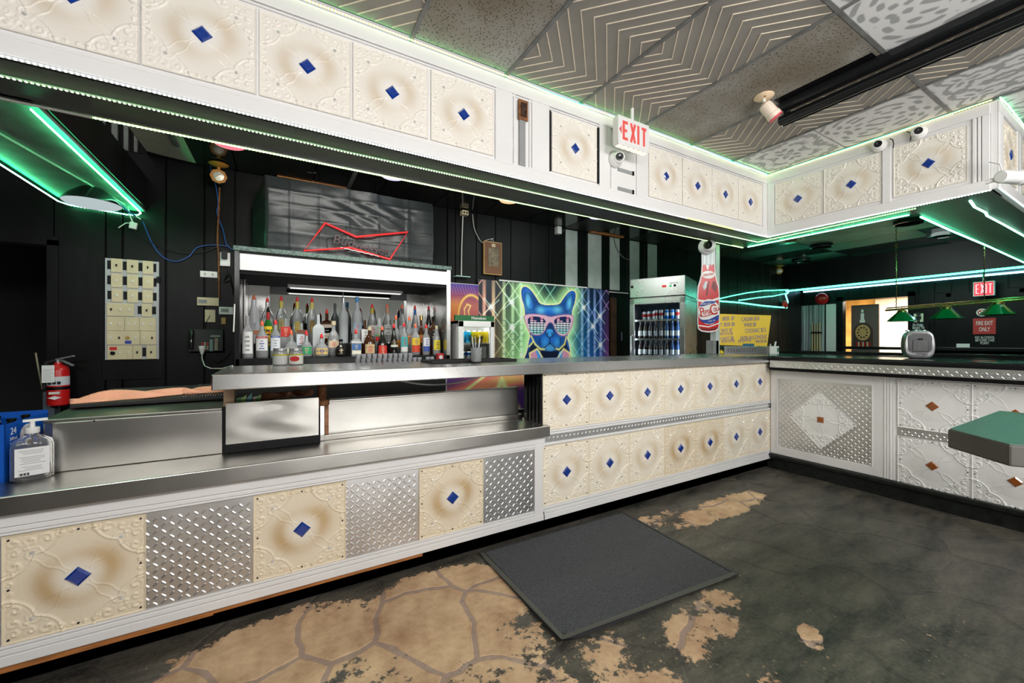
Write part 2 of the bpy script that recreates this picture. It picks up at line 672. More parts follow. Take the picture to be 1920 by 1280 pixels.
rs = random.Random(11)
seeds = []
tries = 0
while tries < 6000 and len(seeds) < 190:
    tries += 1
    q = (rs.uniform(-1.6, 4.6), rs.uniform(-1.6, 2.5))
    if all((q[0] - k[0]) ** 2 + ((q[1] - k[1]) * 1.25) ** 2 > (0.27 + 0.20 * ((k[0] * 7.3 + k[1] * 3.1) % 1)) ** 2 for k in seeds):
        seeds.append(q)
wgt = [rs.uniform(-0.035, 0.035) for _ in seeds]
for i, p in enumerate(seeds):
    poly = [(-1.7, -1.7), (4.36, -1.7), (4.36, 2.275), (-1.7, 2.275)]
    for j, q in enumerate(seeds):
        if i == j: continue
        d = (q[0] - p[0], q[1] - p[1])
        l = math.hypot(*d)
        if l > 1.8: continue
        n = (d[0] / l, d[1] / l)
        sh = (wgt[i] - wgt[j]) / (2 * l) - 0.012
        mid = ((p[0] + q[0]) / 2 + n[0] * sh, (p[1] + q[1]) / 2 + n[1] * sh)
        poly = clip_poly(poly, mid, n)
        if len(poly) < 3: break
    if len(poly) < 3: continue
    # roughen the outline a little, bevel the rim
    cxm = sum(a[0] for a in poly) / len(poly); cym = sum(a[1] for a in poly) / len(poly)
    ring = []
    for k in range(len(poly)):
        a, b = poly[k], poly[(k + 1) % len(poly)]
        ring.append(a)
        if math.hypot(a[0] - b[0], a[1] - b[1]) > 0.12:
            t = rs.uniform(0.35, 0.65); w = rs.uniform(-0.012, 0.004)
            mx, my = a[0] + (b[0] - a[0]) * t, a[1] + (b[1] - a[1]) * t
            ring.append((mx + (mx - cxm) * w * 3, my + (my - cym) * w * 3))
    ring = []
    for k in range(len(poly)):
        a, b = poly[k], poly[(k + 1) % len(poly)]
        nn_ = max(1, int(math.hypot(a[0] - b[0], a[1] - b[1]) / 0.045))
        for q_ in range(nn_):
            x_, y_ = a[0] + (b[0] - a[0]) * q_ / nn_, a[1] + (b[1] - a[1]) * q_ / nn_
            if y_ < 2.27:
                x_, y_ = x_ + 0.042 * math.sin(5.1 * y_ + 1.3 * x_) + 0.014 * math.sin(17 * y_ + 6 * x_) + 0.005 * math.sin(49 * y_ + 11 * x_), min(2.275, y_ + 0.042 * math.sin(4.3 * x_ + 2.1 * y_ + 1) + 0.014 * math.sin(15 * x_ - 7 * y_) + 0.005 * math.sin(53 * x_ - 9 * y_))
            ring.append((x_, y_))
    h = rs.uniform(-0.0006, 0.0006)
    inn = [(cxm + (a[0] - cxm) * 0.975, cym + (a[1] - cym) * 0.975) for a in ring]
    m = len(ring)
    mb = MB()
    vs = [(a[0], a[1], -0.012) for a in ring] + [(a[0], a[1], -0.0018 + h) for a in ring] + [(a[0], a[1], h) for a in inn]
    fs = [list(range(2 * m, 3 * m))]
    for k in range(m):
        l = (k + 1) % m
        fs += [(k, l, m + l, m + k), (m + k, m + l, 2 * m + l, 2 * m + k)]
    mb.add(vs, fs)
    mb.build('flagstone', M_flag, floor)

# ------------------------------------------------------------------ MAIN CEILING: lay-in tiles and grid
ceil = solo('ceiling', MB().box(-3.6, 4.36, -2.6, 2.27, 3.03, 3.10).box(4.36, 11.2, -2.6, 0.75, 3.03, 3.10), M_matblack,
            'lay-in tile ceiling of chevron, fissured and printed tiles', None, kind='structure', org=(0, 0, 3.0))


def chev_lines(mirror):
    """gold zigzag lines of one 0.61 x 1.22 tile, in tile space, facing down"""
    mb = MB()
    w, hgt, d = 0.60, 1.21, 0.0885
    yL, P = 0.99, 0.36

    def tri(y):
        t = ((y - yL) % (2 * P)) / P
        return (t if t < 1 else 2 - t) * P
    for k in range(-2, 22):
        c = k * d - 0.005
        pts = []
        for i in range(0, 122):
            y = i * 0.01
            x = c - tri(y)
            pts.append((x, y))
        run = []
        runs = []
        for x, y in pts:
            if 0.004 < x < w - 0.004 and y < hgt - 0.004:
                run.append((x, y))
            else:
                if len(run) > 2: runs.append(run)
                run = []
        if len(run) > 2: runs.append(run)
        for r_ in runs:
            # keep the corner points only
            kp = [r_[0]]
            for a, b, cc in zip(r_, r_[1:], r_[2:]):
                if abs((b[0] - a[0]) - (cc[0] - b[0])) > 1e-6: kp.append(b)
            kp.append(r_[-1])
            for a, b in zip(kp, kp[1:]):
                if math.hypot(a[0] - b[0], a[1] - b[1]) < 0.012: continue
                if mirror: a, b = (w - a[0], a[1]), (w - b[0], b[1])
                u = V((b[0] - a[0], b[1] - a[1], 0)).normalized()
                nrm = V((-u.y, u.x, 0)) * 0.0026
                A = V((a[0], a[1], 0)) - u * 0.0015; B = V((b[0], b[1], 0)) + u * 0.0015
                mb.add([A - nrm, A + nrm, B + nrm, B - nrm, A - nrm + V((0, 0, -0.003)), A + nrm + V((0, 0, -0.003)), B + nrm + V((0, 0, -0.003)), B - nrm + V((0, 0, -0.003))],
                       [(4, 5, 6, 7), (0, 1, 5, 4), (1, 2, 6, 5), (2, 3, 7, 6), (3, 0, 4, 7)])
    mb.mats = [M_gold]
    return mb.mesh('chevron_line')


ME_chev = [chev_lines(False), chev_lines(True)]
ME_board = MB().use(M_ceil_dark).box(0, 0.60, 0, 1.21, 0, 0.012).mesh('ceiling_tile')
ME_fiss = MB().use(M_fiss).box(0, 0.60, 0, 1.21, 0, 0.012).mesh('ceiling_tile')


def damask(kind):
    def fn(u, v):
        x = (u - .5) * 2; y = (v - .5) * 2
        ax, ay = np.abs(x), np.abs(y)
        r = np.hypot(x, y); th = np.arctan2(y, x)
        if kind == 0:
            f = np.sin(15 * r + 2.6 * np.cos(4 * th)) + 0.9 * np.sin(21 * ax + 3 * np.sin(9 * ay)) * np.sin(19 * ay + 2 * np.sin(11 * ax))
            f -= 1.2 * np.exp(-((r - .55) / .06) ** 2)
            g = np.clip((f - .15) * 2.2 + .5, 0, 1)
        elif kind == 1:
            q = np.hypot(ax - .5, ay - .5)
            f = np.cos(18 * q + 3 * np.cos(3 * np.arctan2(ay - .5, ax - .5))) + .6 * np.cos(34 * ax) * np.cos(30 * ay)
            g = np.clip((f - .25) * 2.2 + .5, 0, 1)
        else:
            q = np.hypot(ax, ay * 1.15)
            f = np.cos(22 * np.hypot(ax - .3, ay - .55) + 2 * th) + .8 * np.cos(30 * q)
            g = np.clip((f - .5) * 2.2 + .5, 0, 1) * (q > .12)
        base = np.array([.80, .80, .79]); dk = np.array([.40, .41, .41])
        c = base[None] * (1 - g[:, None]) + dk[None] * g[:, None]
        edge = (np.maximum(ax, ay) > 0.985)
        c = np.where(edge[:, None], np.array([.5, .5, .5])[None], c)
        return c
    return fn


ME_pat = [raster_mesh('printed_square', 0.60, 0.60, 124, 124, damask(k), M_patt, right=(0, 1, 0), up=(1, 0, 0)) for k in range(3)]
ME_pboard = MB().use(M_white).box(0, 0.60, 0, 0.60, 0.0005, 0.012).mesh('ceiling_tile')

GX0, GS = 0.650, 0.612
colkind = {0: {-6: 'F', -5: 'C', -4: 'F', -3: 'C', -2: 'F', -1: 'C', 0: 'F', 1: 'C', 2: 'D', 3: 'F', 4: 'C', 5: 'P'},
           1: {-6: 'C', -5: 'F', -4: 'C', -3: 'F', -2: 'C', -1: 'F', 0: 'C', 1: 'F', 2: 'P', 3: 'P', 4: 'C', 5: 'P', 6: 'P', 7: 'F', 8: 'P', 9: 'C', 10: 'P'},
           2: {k: 'FCDP'[k % 4] for k in range(-6, 11)}}
rows = {0: (0.945, 1.27), 1: (-0.275, 1.21), 2: (-1.495, 1.21)}
for rw, kinds in colkind.items():
    y0, ln = rows[rw]
    for k, kd in kinds.items():
        x0 = GX0 + GS * k + 0.006
        M = Matrix.Translation((x0, y0, 2.992)) @ Matrix.Diagonal((1, ln / 1.21, 1, 1))
        if kd in 'CD':
            t = put('ceiling_tile', ME_board, ceil, M)
            sub('chevron_line', ME_chev[kd == 'D'], t)['kind'] = 'stuff'
        elif kd == 'F':
            put('ceiling_tile', ME_fiss, ceil, M)
        else:
            for h in range(2):
                Mh = Matrix.Translation((x0, y0 + h * (ln + .01) / 2, 2.992)) @ Matrix.Diagonal((1, (ln - .01) / 1.2, 1, 1))
                t = put('ceiling_tile', ME_pboard, ceil, Mh)
                sub('printed_square', ME_pat[(k + h + rw) % 3], t)
for k in range(-6, 12):
    x = GX0 + GS * k
    if k <= 6:
        MB().box(x - 0.011, x + 0.011, -1.5, 2.25 if k < 7 else 0.75, 2.984, 3.0).build('grid_bar', M_grid, ceil)
    else:
        MB().box(x - 0.011, x + 0.011, -1.5, 0.74, 2.984, 3.0).build('grid_bar', M_grid, ceil)
for y in (0.94, -0.28, -1.5):
    MB().box(-3.0, 4.33 if y > .75 else 7.6, y - 0.011, y + 0.011, 2.985, 3.0).build('grid_bar', M_grid, ceil)

# painted black patch on the tile beside the roller
pt = MB().box(3.02, 3.085, 0.98, 1.52, 2.9890, 2.9925)
pt.build('painted_band', M_black, ceil)

# ------------------------------------------------------------------ WALLS
wall_back = solo('wall_back', MB().box(-1.47, 10.1, 4.42, 4.55, 0, 3.5).box(-3.4, -1.47, 4.42, 4.55, 2.03, 3.5).box(-3.4, -2.45, 4.42, 4.55, 0, 2.03),
                 M_black, 'black boarded wall behind the bar', None, kind='structure', org=(0, 4.42, 0))
xb = -1.47
kb = 0
wd = [0.29, 0.10, 0.27, 0.26, 0.22, 0.30]
while xb < 9.85:
    w = wd[kb % 6]
    kb += 1
    w = min(w, 9.86 - xb)
    MB().box(xb + 0.004, xb + w - 0.004, 4.40 - (0.004 if kb % 6 == 2 else 0), 4.425, 0, 2.83 if xb > -0.95 else 2.835).build('wall_board', M_black, wall_back, bev=0.004, seg=1)
    xb += w
MB().box(-3.4, -1.47, 4.40, 4.425, 2.03, 2.835).build('wall_board', M_black, wall_back)
MB().box(-1.5, -1.44, 4.385, 4.45, 0, 2.06).build('door_casing', M_black, wall_back)
MB().box(-2.5, -1.44, 4.385, 4.45, 2.02, 2.09).build('door_casing', M_black, wall_back)
# dark passage behind the left opening
solo('wall_passage', MB().box(-3.2, -1.2, 6.2, 6.3, 0, 2.9).box(-3.3, -3.2, 4.55, 6.3, 0, 2.9).box(-1.2, -1.1, 4.55, 6.3, 0, 2.9).box(-3.3, -1.1, 4.55, 6.3, 2.6, 2.7),
     M_dark, 'unlit passage behind the left opening', None, kind='structure', org=(-2.2, 6.2, 0))
jb = MB().box(-1.62, -1.55, 5.0, 5.06, 0, 1.95)
jb.build('door_post', M_wood_orange, None)
d_ = bpy.data.objects['door_post']
d_.name = 'door_1'
tag(d_, 'brown door post standing in the unlit passage', None, kind='structure')
# darker grey stripes high on the wall at the open part of the bar ceiling
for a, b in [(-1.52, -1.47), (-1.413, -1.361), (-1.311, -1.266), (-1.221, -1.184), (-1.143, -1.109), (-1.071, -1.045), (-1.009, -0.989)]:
    MB().box(a, b, 4.388, 4.42, 2.84, 3.45).build('grey_slat', M_stripe_dark, wall_back)
solo('wall_rear', MB().box(-3.6, 11.2, -2.7, -2.6, 0, 3.1), mat('grey_rear_paint', (0.30, 0.295, 0.285), .6, var=(2, .15)), 'plain grey wall behind the viewer', None, kind='structure', org=(3, -2.6, 0))
solo('wall_left', MB().box(-3.6, -3.5, -2.7, 5.2, 0, 3.5), M_black, 'black wall at the far left end of the bar', None, kind='structure', org=(-3.45, 2, 0))

# painted grey stripes on the wall between the plaque and the fridge
for a, b in [(3.411, 3.617), (3.811, 4.062), (4.229, 4.423), (4.635, 4.842), (5.033, 5.241)]:
    MB().box(a, b, 4.392, 4.402, 2.045, 2.82).build('grey_slat', M_stripe, wall_back)
MB().box(3.35, 5.3, 4.385, 4.402, 2.0, 2.04).build('wall_rail', M_black, wall_back)
# narrow dark door right of the big poster
dr = thing('door_2', 'dark narrow door with a pull handle right of the dog poster', None, (4.45, 4.38, 0), kind='structure')
MB().box(4.24, 4.34, 4.37, 4.40, 0, 1.93).build('door_casing', mat('dark_brown_wood', (0.07, 0.035, 0.02), 0.5, var=(8, .4)), dr)
MB().box(4.34, 4.9, 4.375, 4.40, 0, 1.93).build('door_leaf', M_black, dr)
MB().tube([(4.40, 4.37, 1.28), (4.40, 4.33, 1.30), (4.40, 4.33, 1.42), (4.40, 4.37, 1.44)], 0.009, 6).build('pull_handle', M_chrome, dr, smooth=40)

# far wall of the back room with its two doorways, seen over the return counter
FX = 9.9
fw = MB()
fw.box(FX, FX + .12, 3.67, 5.0, 0, 2.83).box(FX, FX + .12, 2.17, 2.68, 0, 2.83).box(FX, FX + .12, -1.5, 1.40, 0, 2.83)
fw.box(FX, FX + .12, 2.68, 3.67, 2.11, 2.83).box(FX, FX + .12, 1.40, 2.17, 2.06, 2.83)
wall_far = solo('wall_far', fw, M_black, 'black boarded far wall of the back room', None, kind='structure', org=(FX, 2, 0))
y = 4.4
k = 0
while y > -1.4:
    w = 0.205
    a, b = y - w + 0.006, y - 0.006
    y -= w
    k += 1
    top0 = 0.0
    if 2.68 < (a + b) / 2 < 3.67: top0 = 2.12
    if 1.40 < (a + b) / 2 < 2.17: top0 = 2.07
    if a < 3.67 < b or a < 2.68 < b or a < 2.17 < b or a < 1.40 < b: top0 = 2.12
    MB().box(FX - 0.012, FX + 0.01, a, b, top0, 2.40).build('wall_board', M_black, wall_far, bev=0.004, seg=1)
for ya, yb_ in ((3.66, 3.76), (2.60, 2.69)):
    MB().box(FX - 0.04, FX + 0.1, ya, yb_, 0, 2.18).build('door_casing', M_black, wall_far)
MB().box(FX - 0.04, FX + 0.1, 2.60, 3.76, 2.10, 2.18).build('door_casing', M_black, wall_far)
MB().box(FX - 0.035, FX + 0.1, 1.36, 1.42, 0, 2.10).build('door_casing', M_black, wall_far)
MB().box(FX - 0.035, FX + 0.1, 2.15, 2.21, 0, 2.10).build('door_casing', M_black, wall_far)
MB().box(FX - 0.035, FX + 0.1, 1.36, 2.21, 2.04, 2.10).build('door_casing', M_black, wall_far)
# drinks ledge along the far wall
MB().box(FX - 0.25, FX - 0.01, -1.4, 3.6, 1.13, 1.185).build('drinks_ledge', M_gloss, wall_far, bev=0.006)
# pale and dark streaked boards left of the doorway
M_streak = mat('streaked_panel', (0.32, 0.34, 0.37), 0.25, var=(1.6, 0.9), stretch=(1, 14, 0.4), rvar=(4, .1))
M_palepan = mat('pale_grey_panel', (0.72, 0.70, 0.71), 0.4)
for i in range(6):
    a = 3.98 + i * 0.115
    MB().box(FX - 0.03, FX - 0.012, a, a + 0.105, 0.9, 2.05).build('streaked_board', M_streak, wall_far)
MB().box(FX - 0.03, FX - 0.012, 3.78, 3.95, 0.9, 2.05).build('pale_board', M_palepan, wall_far)

# lit hallway through the doorway
M_hall = mat('tan_textured_wall', srgb(226, 188, 116), 0.7, var=(5, 0.25), bump=(9, .3))
M_hallw = mat('hall_white', (0.85, 0.83, 0.78), 0.5)
hw = MB()
hw.box(12.2, 12.3, 1.8, 4.6, 0, 2.6)
hw.box(10.0, 12.3, 4.45, 4.6, 0, 2.6).box(10.0, 12.3, 1.8, 1.9, 0, 2.6)
hall = solo('wall_hallway', hw, M_hall, 'tan walled hallway glowing beyond the open doorway', None, kind='structure', org=(11, 3, 0))
MB().box(10.0, 12.3, 1.8, 4.6, 2.6, 2.7).build('hall_ceiling', M_hallw, hall)
MB().box(10.0, 12.3, 1.8, 4.6, -0.02, 0.0).build('hall_floor', M_hallw, hall)
MB().box(12.05, 12.2, 3.10, 3.85, 0, 2.25).build('white_partition', M_hallw, hall)
MB().box(12.0, 12.06, 3.16, 3.22, 0, 2.05).build('white_post', M_hallw, hall)

# ------------------------------------------------------------------ BAR CEILING behind the bulkhead
bc = MB()
bc.box(-0.93, 4.62, 2.62, 4.42, 2.86, 2.92).box(4.62, 9.95, 0.78, 4.42, 2.86, 2.92)
bar_ceil = solo('ceiling_bar', bc, M_dark, 'low black tile ceiling over the bar and back room', None, kind='structure', org=(0, 3.5, 2.86))
M_tileA = mat('satin_black_tile', (0.014, 0.014, 0.014), 0.45, bump=(90, .15))
M_tileB = mat('gloss_black_tile', (0.018, 0.02, 0.019), 0.12, bump=(6, .12), rvar=(6, .08))
M_pale2 = mat('pale_mint_tile', (0.66, 0.70, 0.62), 0.6, var=(5, .06))
M_greent = mat('faded_green_tile', (0.30, 0.36, 0.31), 0.55, var=(3, .3))
ME_bt = {m: MB().use(m).box(0, 0.60, 0, 1.20, 0, 0.02).mesh('ceiling_tile') for m in (M_tileA, M_tileB, M_pale2, M_greent)}
rb = random.Random(5)
nx = 0
x = -0.92
while x < 9.3:
    for y0 in (3.205, 1.99, 0.80):
        if x < 4.4 and y0 < 2.62 and y0 != 1.99: continue
        ly = 1.20
        yy = y0
        if x < 4.62 and y0 == 1.99:
            yy, ly = 2.63, 0.565
        mt = M_tileA if (nx + int(y0 * 10)) % 2 else M_tileB
        if -0.93 < x < -0.6 and y0 > 3: pass
        if 7.1 < x < 7.6 and y0 > 1.5: mt = M_pale2
        if 6.3 < x < 7.1 and y0 < 3: mt = M_greent
        if -0.05 < x < 0.3 and y0 > 3:          # the open hatch in the tiles: no tile here
            continue
        put('ceiling_tile', ME_bt[mt], bar_ceil, Matrix.Translation((x, yy, 2.83)) @ Matrix.Diagonal((1, ly / 1.2, 1, 1)))
    x += 0.612
    nx += 1
# pale displaced tile at the left end
MB().prism([(-0.925, 3.30, 2.826), (-0.62, 3.30, 2.826), (-0.605, 4.37, 2.826), (-0.80, 4.33, 2.826), (-0.91, 4.29, 2.826)], (0, 0, 0.008)).build('ceiling_tile', M_pale, bar_ceil)
MB().box(-0.70, -0.66, 3.4, 4.05, 2.815, 2.826).build('tile_clip', M_grid, bar_ceil)
# open hatch frame with raw wood edge
MB().box(0.0, 0.62, 4.32, 4.38, 2.82, 2.845).build('hatch_edge', M_wood_orange, bar_ceil)
MB().box(0.60, 0.63, 3.3, 4.36, 2.815, 2.84).build('hatch_edge', M_grid, bar_ceil)
MB().box(3.80, 4.42, 4.30, 4.36, 2.815, 2.84).build('hatch_edge', M_wood_orange, bar_ceil)
MB().tube([(0.1, 4.1, 2.85), (0.25, 4.1, 2.835), (0.5, 4.1, 2.85)], 0.008, 6).build('hatch_pipe', M_grid, bar_ceil)
MB().box(0.0, 0.6, 3.22, 3.62, 2.832, 2.85).build('ceiling_tile', M_tileB, bar_ceil)

# beam over the left end, running back to the wall
bm = MB().box(-1.40, -0.94, 2.60, 4.40, 2.36, 2.62)
M_beam = mat('green_grey_beam_paint', (0.22, 0.235, 0.225), 0.5, var=(5, .35), bump=(20, .2))
beam = solo('ceiling_beam', bm, M_beam, 'dark beam with light strips running back from the bulkhead', None, kind='structure', org=(-1.17, 3.5, 2.36))
MB().box(-1.42, -1.40, 2.60, 4.40, 2.36, 2.64).build('beam_board', M_black, beam)
MB().box(-0.94, -0.925, 2.60, 4.40, 2.38, 2.64).build('beam_board', M_black, beam)
MB().cyl((-1.30, 2.62, 2.352), (-1.02, 4.2, 2.352), 0.006, n=6).build('surface_conduit', M_wire_white, beam)

# far bulkhead of the back room
fb = solo('ceiling_bulkhead', MB().box(9.15, 9.9, -1.5, 4.40, 2.36, 2.86), M_black, 'black bulkhead along the far wall of the back room', None, kind='structure', org=(9.5, 1.5, 2.36))

# ------------------------------------------------------------------ moulded tiles (relief as real geometry), studs, glass diamonds, tread plate
def tile_mesh(name, variant, N=120):
    u = np.linspace(-1, 1, N)
    X, Y = np.meshgrid(u, u)
    ax, ay = np.abs(X), np.abs(Y)
    r = np.hypot(X, Y)
    th = np.arctan2(Y, X)
    h = np.zeros_like(X)
    rng = np.random.RandomState(3 + variant)
    # rim
    h += 0.0030 * (np.maximum(ax, ay) > 0.975)
    # corner shape: two lobes meeting in a cusp on the diagonal
    d1 = np.hypot(ax - 1.02, ay - 0.66) - 0.46
    d2 = np.hypot(ax - 0.66, ay - 1.02) - 0.46
    dc = np.minimum(d1, d2)
    inside = dc < 0
    # cord along the lobe
    h += 0.0034 * np.exp(-((dc + 0.015) / 0.018) ** 2)
    h += 0.0022 * np.exp(-((dc + 0.075) / 0.014) ** 2) * (0.5 + 0.5 * np.sign(np.sin(70 * np.arctan2(ay - 0.84, ax - 0.84))))
    # scrolls inside the corner lobes and along the side
    scr = np.zeros_like(X)
    for cx, cy, rad, sgn in [(0.84, 0.42, 0.12, 1), (0.42, 0.84, 0.12, -1), (0.85, 0.64, 0.10, -1), (0.64, 0.85, 0.10, 1), (0.85, 0.85, 0.10, 1), (0.71, 0.71, 0.08, -1), (0.90, 0.24, 0.075, -1), (0.24, 0.90, 0.075, 1), (0.91, 0.10, 0.06, 1), (0.10, 0.91, 0.06, -1)]:
        q = np.hypot(ax - cx, ay - cy)
        a = np.arctan2(ay - cy, ax - cx)
        ridge = np.cos(sgn * a - q / rad * 6.2)
        scr = np.maximum(scr, np.clip(ridge * 1.8, 0, 1) * (q < rad) * np.clip(1.25 - q / rad, 0, 1))
    leaf = np.maximum(0, np.sin(26 * (ax + 0.35 * np.sin(5 * ay))) * np.sin(26 * (ay + 0.35 * np.sin(5 * ax)))) ** 0.7
    scr = np.maximum(scr, 0.22 * leaf * (dc < -0.11) * (np.maximum(ax, ay) < 0.95))
    h += 0.0042 * scr * (np.maximum(ax, ay) < 0.965)
    # shallow dome in the middle
    h += 0.004 * np.clip(1 - (r / 0.62) ** 2, 0, 1)
    # wavy cords from the glass to the studs
    a_ = (ax + ay) / math.sqrt(2); b_ = (ay - ax) / math.sqrt(2)
    env = 0.035 + 0.085 * np.clip((a_ - 0.25) / 0.6, 0, 1) + 0.022 * np.sin(a_ * 15)
    cord = np.exp(-((np.abs(b_) - env) / 0.0085) ** 2) * (a_ > 0.2) * (a_ < 0.80)
    q = np.hypot(a_ - 0.80, b_)
    cord = np.maximum(cord, np.exp(-((q - env) / 0.0085) ** 2) * (a_ >= 0.80) * (a_ < 0.95))
    h += 0.0026 * cord
    h *= 1.35
    h += rng.normal(0, 0.00008, X.shape)
    # print: cream with an airbrushed halo ring
    if variant == 0:      # lower bar
        base, ring, cen = np.array(srgb(232, 220, 198)), np.array(srgb(198, 170, 128)), np.array(srgb(240, 236, 226))
    elif variant == 1:    # bulkhead
        base, ring, cen = np.array(srgb(236, 230, 220)), np.array(srgb(218, 204, 184)), np.array(srgb(240, 238, 236))
    elif variant == 3:    # bar upper rows
        base, ring, cen = np.array(srgb(242, 234, 218)), np.array(srgb(222, 205, 178)), np.array(srgb(244, 239, 231))
    else:                 # plain white
        base = ring = cen = np.array(srgb(240, 239, 237))
    wob = 0.03 * np.sin(2 * th + 1) + 0.02 * np.sin(3 * th)
    k1 = np.exp(-((r - 0.46 - wob) / 0.19) ** 2) * (0.66 + 0.34 * np.sin(2 * th + 0.8))
    k2 = np.clip(1 - r / 0.42, 0, 1) ** 0.7
    c = base[None, None] * (1 - k1[..., None]) + ring[None, None] * k1[..., None]
    c = c * (1 - 0.6 * k2[..., None]) + cen[None, None] * 0.6 * k2[..., None]
    if variant in (0, 3):
        side = np.clip((np.maximum(ax, ay) - 0.6) / 0.4, 0, 1)[..., None]
        c = c * (1 - 0.25 * side) + np.array(srgb(222, 198, 150))[None, None] * 0.25 * side
    half = 0.2025
    P = np.stack([X * half, Y * half, 0.003 + h], -1).reshape(-1, 3)
    idx = np.arange(N * N).reshape(N, N)
    f = np.stack([idx[:-1, :-1].ravel(), idx[:-1, 1:].ravel(), idx[1:, 1:].ravel(), idx[1:, :-1].ravel()], 1).tolist()
    n0 = N * N
    # skirt so that the tile has an edge
    ringi = list(idx[0, :]) + list(idx[1:, -1]) + list(idx[-1, -2::-1]) + list(idx[-2:0:-1, 0])
    sk = [(P[i][0], P[i][1], 0.0) for i in ringi]
    m = len(ringi)
    for i in range(m):
        j = (i + 1) % m
        f.append([n0 + i, n0 + j, int(ringi[j]), int(ringi[i])])
    me = bpy.data.meshes.new(name)
    me.from_pydata(P.tolist() + sk, [], f)
    me.shade_smooth()
    me.set_sharp_from_angle(angle=math.radians(60))
    ca = me.color_attributes.new('tint', 'FLOAT_COLOR', 'POINT')
    cc = np.concatenate([c.reshape(-1, 3), np.tile(base, (m, 1))], 0)
    ca.data.foreach_set('color', np.concatenate([cc, np.ones((len(cc), 1))], 1).astype(np.float32).ravel())
    me.materials.append(M_tile)
    return me


ME_tile = {k: tile_mesh('moulded_tile', k) for k in (0, 1, 2, 3)}


def diamond_mesh(material):
    o, i, hgt = 0.0385, 0.0285, 0.006
    mb = MB().use(material)
    A = [(o, 0, 0.004), (0, o, 0.004), (-o, 0, 0.004), (0, -o, 0.004)]
    B = [(x, y, 0.0105) for x, y, z in A]
    C = [(x * i / o, y * i / o, 0.0105 + hgt) for x, y, z in A]
    mb.add(A + B + C, [(8, 9, 10, 11)] + [(k, (k + 1) % 4, 4 + (k + 1) % 4, 4 + k) for k in range(4)] + [(4 + k, 4 + (k + 1) % 4, 8 + (k + 1) % 4, 8 + k) for k in range(4)])
    return mb.mesh('glass_diamond')


ME_dia = {'b': diamond_mesh(M_blueglass), 'o': diamond_mesh(M_brownglass)}
ME_stud = MB().use(M_crystal).lathe([(0.0068, 0.0), (0.0072, 0.003), (0.0045, 0.0062), (0.001, 0.0068)], (0, 0, 0.004), 8).mesh('crystal_stud', 20)
mbs = MB().use(M_screw)
for x, y in [(-.186, .186), (.186, .186), (.186, -.186), (-.186, -.186), (0.0, .186), (.186, 0.0), (0, -.186), (-.186, 0)]:
    mbs.lathe([(0.0038, 0.004), (0.0034, 0.0085), (0.001, 0.0088)], (x, y, 0), 8)
ME_screw = mbs.mesh('screw')


def put_tile(parent, M, variant, dia='b', screws=False, label=None, studs=0.62):
    t = put('moulded_tile', ME_tile[variant], parent, M)
    if label: t['label'] = label
    sub('glass_diamond', ME_dia[dia], t)
    s = 0.2025 * studs
    for i, j in ((1, 1), (-1, 1), (-1, -1), (1, -1)):
        sub('crystal_stud', ME_stud, t, (i * s, j * s, 0))
    if screws:
        sub('screw', ME_screw, t)['kind'] = 'stuff'
    return t


def tread_mesh(w, h, name='tread_plate', pitch=0.0275, L=0.0138, wd=0.0047, base=True):
    mb = MB().use(M_alu)
    if base:
        mb.box(-w / 2, w / 2, -h / 2, h / 2, 0, 0.002)
    nx, ny = int(w / pitch) + 2, int(h / pitch) + 2
    for j in range(-ny // 2, ny // 2 + 1):
        for i in range(-nx // 2, nx // 2 + 1):
            cx, cy = i * pitch + 0.004, j * pitch + 0.003
            if abs(cx) > w / 2 - 0.009 or abs(cy) > h / 2 - 0.009: continue
            sg = 1 if (i + j) % 2 == 0 else -1
            a = math.radians(45) * sg
            u = (math.cos(a), math.sin(a)); n = (-u[1], u[0])
            P = lambda s_, t_, z: (cx + u[0] * s_ + n[0] * t_, cy + u[1] * s_ + n[1] * t_, z)
            b = [P(-L, 0, .002), P(-L * .55, -wd, .002), P(L * .55, -wd, .002), P(L, 0, .002), P(L * .55, wd, .002), P(-L * .55, wd, .002)]
            t = [P(-L * .6, 0, .0046), P(L * .6, 0, .0046)]
            mb.add(b + t, [(0, 1, 6), (1, 2, 7, 6), (2, 3, 7), (3, 4, 7), (4, 5, 6, 7), (5, 0, 6)])
    return mb.mesh(name)


FRONT = lambda x, y, z: plane_m((x, y, z), (1, 0, 0), (0, 0, 1))     # faces the room (-Y)
SIDE = lambda x, y, z: plane_m((x, y, z), (0, -1, 0), (0, 0, 1))     # faces the room (-X)


def fluted(mb, x0, x1, y, z0, z1, axis='x', depth=0.012, grooves=3, face='-y'):
    """flat white casing with shallow grooves: stacked steps"""
    pass


# ------------------------------------------------------------------ BULKHEAD over the bar
SY, SX = 2.25, 4.33
bulk = thing('bar_bulkhead', 'long white bulkhead with moulded cream tiles and blue diamonds hanging over the bar', 'bulkhead', (1.5, 2.43, 2.36))
MB().box(-3.0, SX + .27, SY, SY + 0.03, 2.36, 2.975).build('face_board', M_white, bulk)
MB().box(-3.0, SX + .27, SY + 0.02, 2.62, 2.36, 2.385).build('underside_board', M_soffit_under, bulk)
MB().box(-3.0, SX + .27, 2.60, 2.62, 2.385, 2.86).build('inner_board', M_black, bulk)
MB().box(SX + .25, SX + .27, SY, 2.60, 2.385, 2.86).build('inner_board', M_black, bulk)
MB().box(-3.0, SX + .02, 2.621, 2.632, 2.352, 2.372).build('metal_edging', M_steel, bulk)
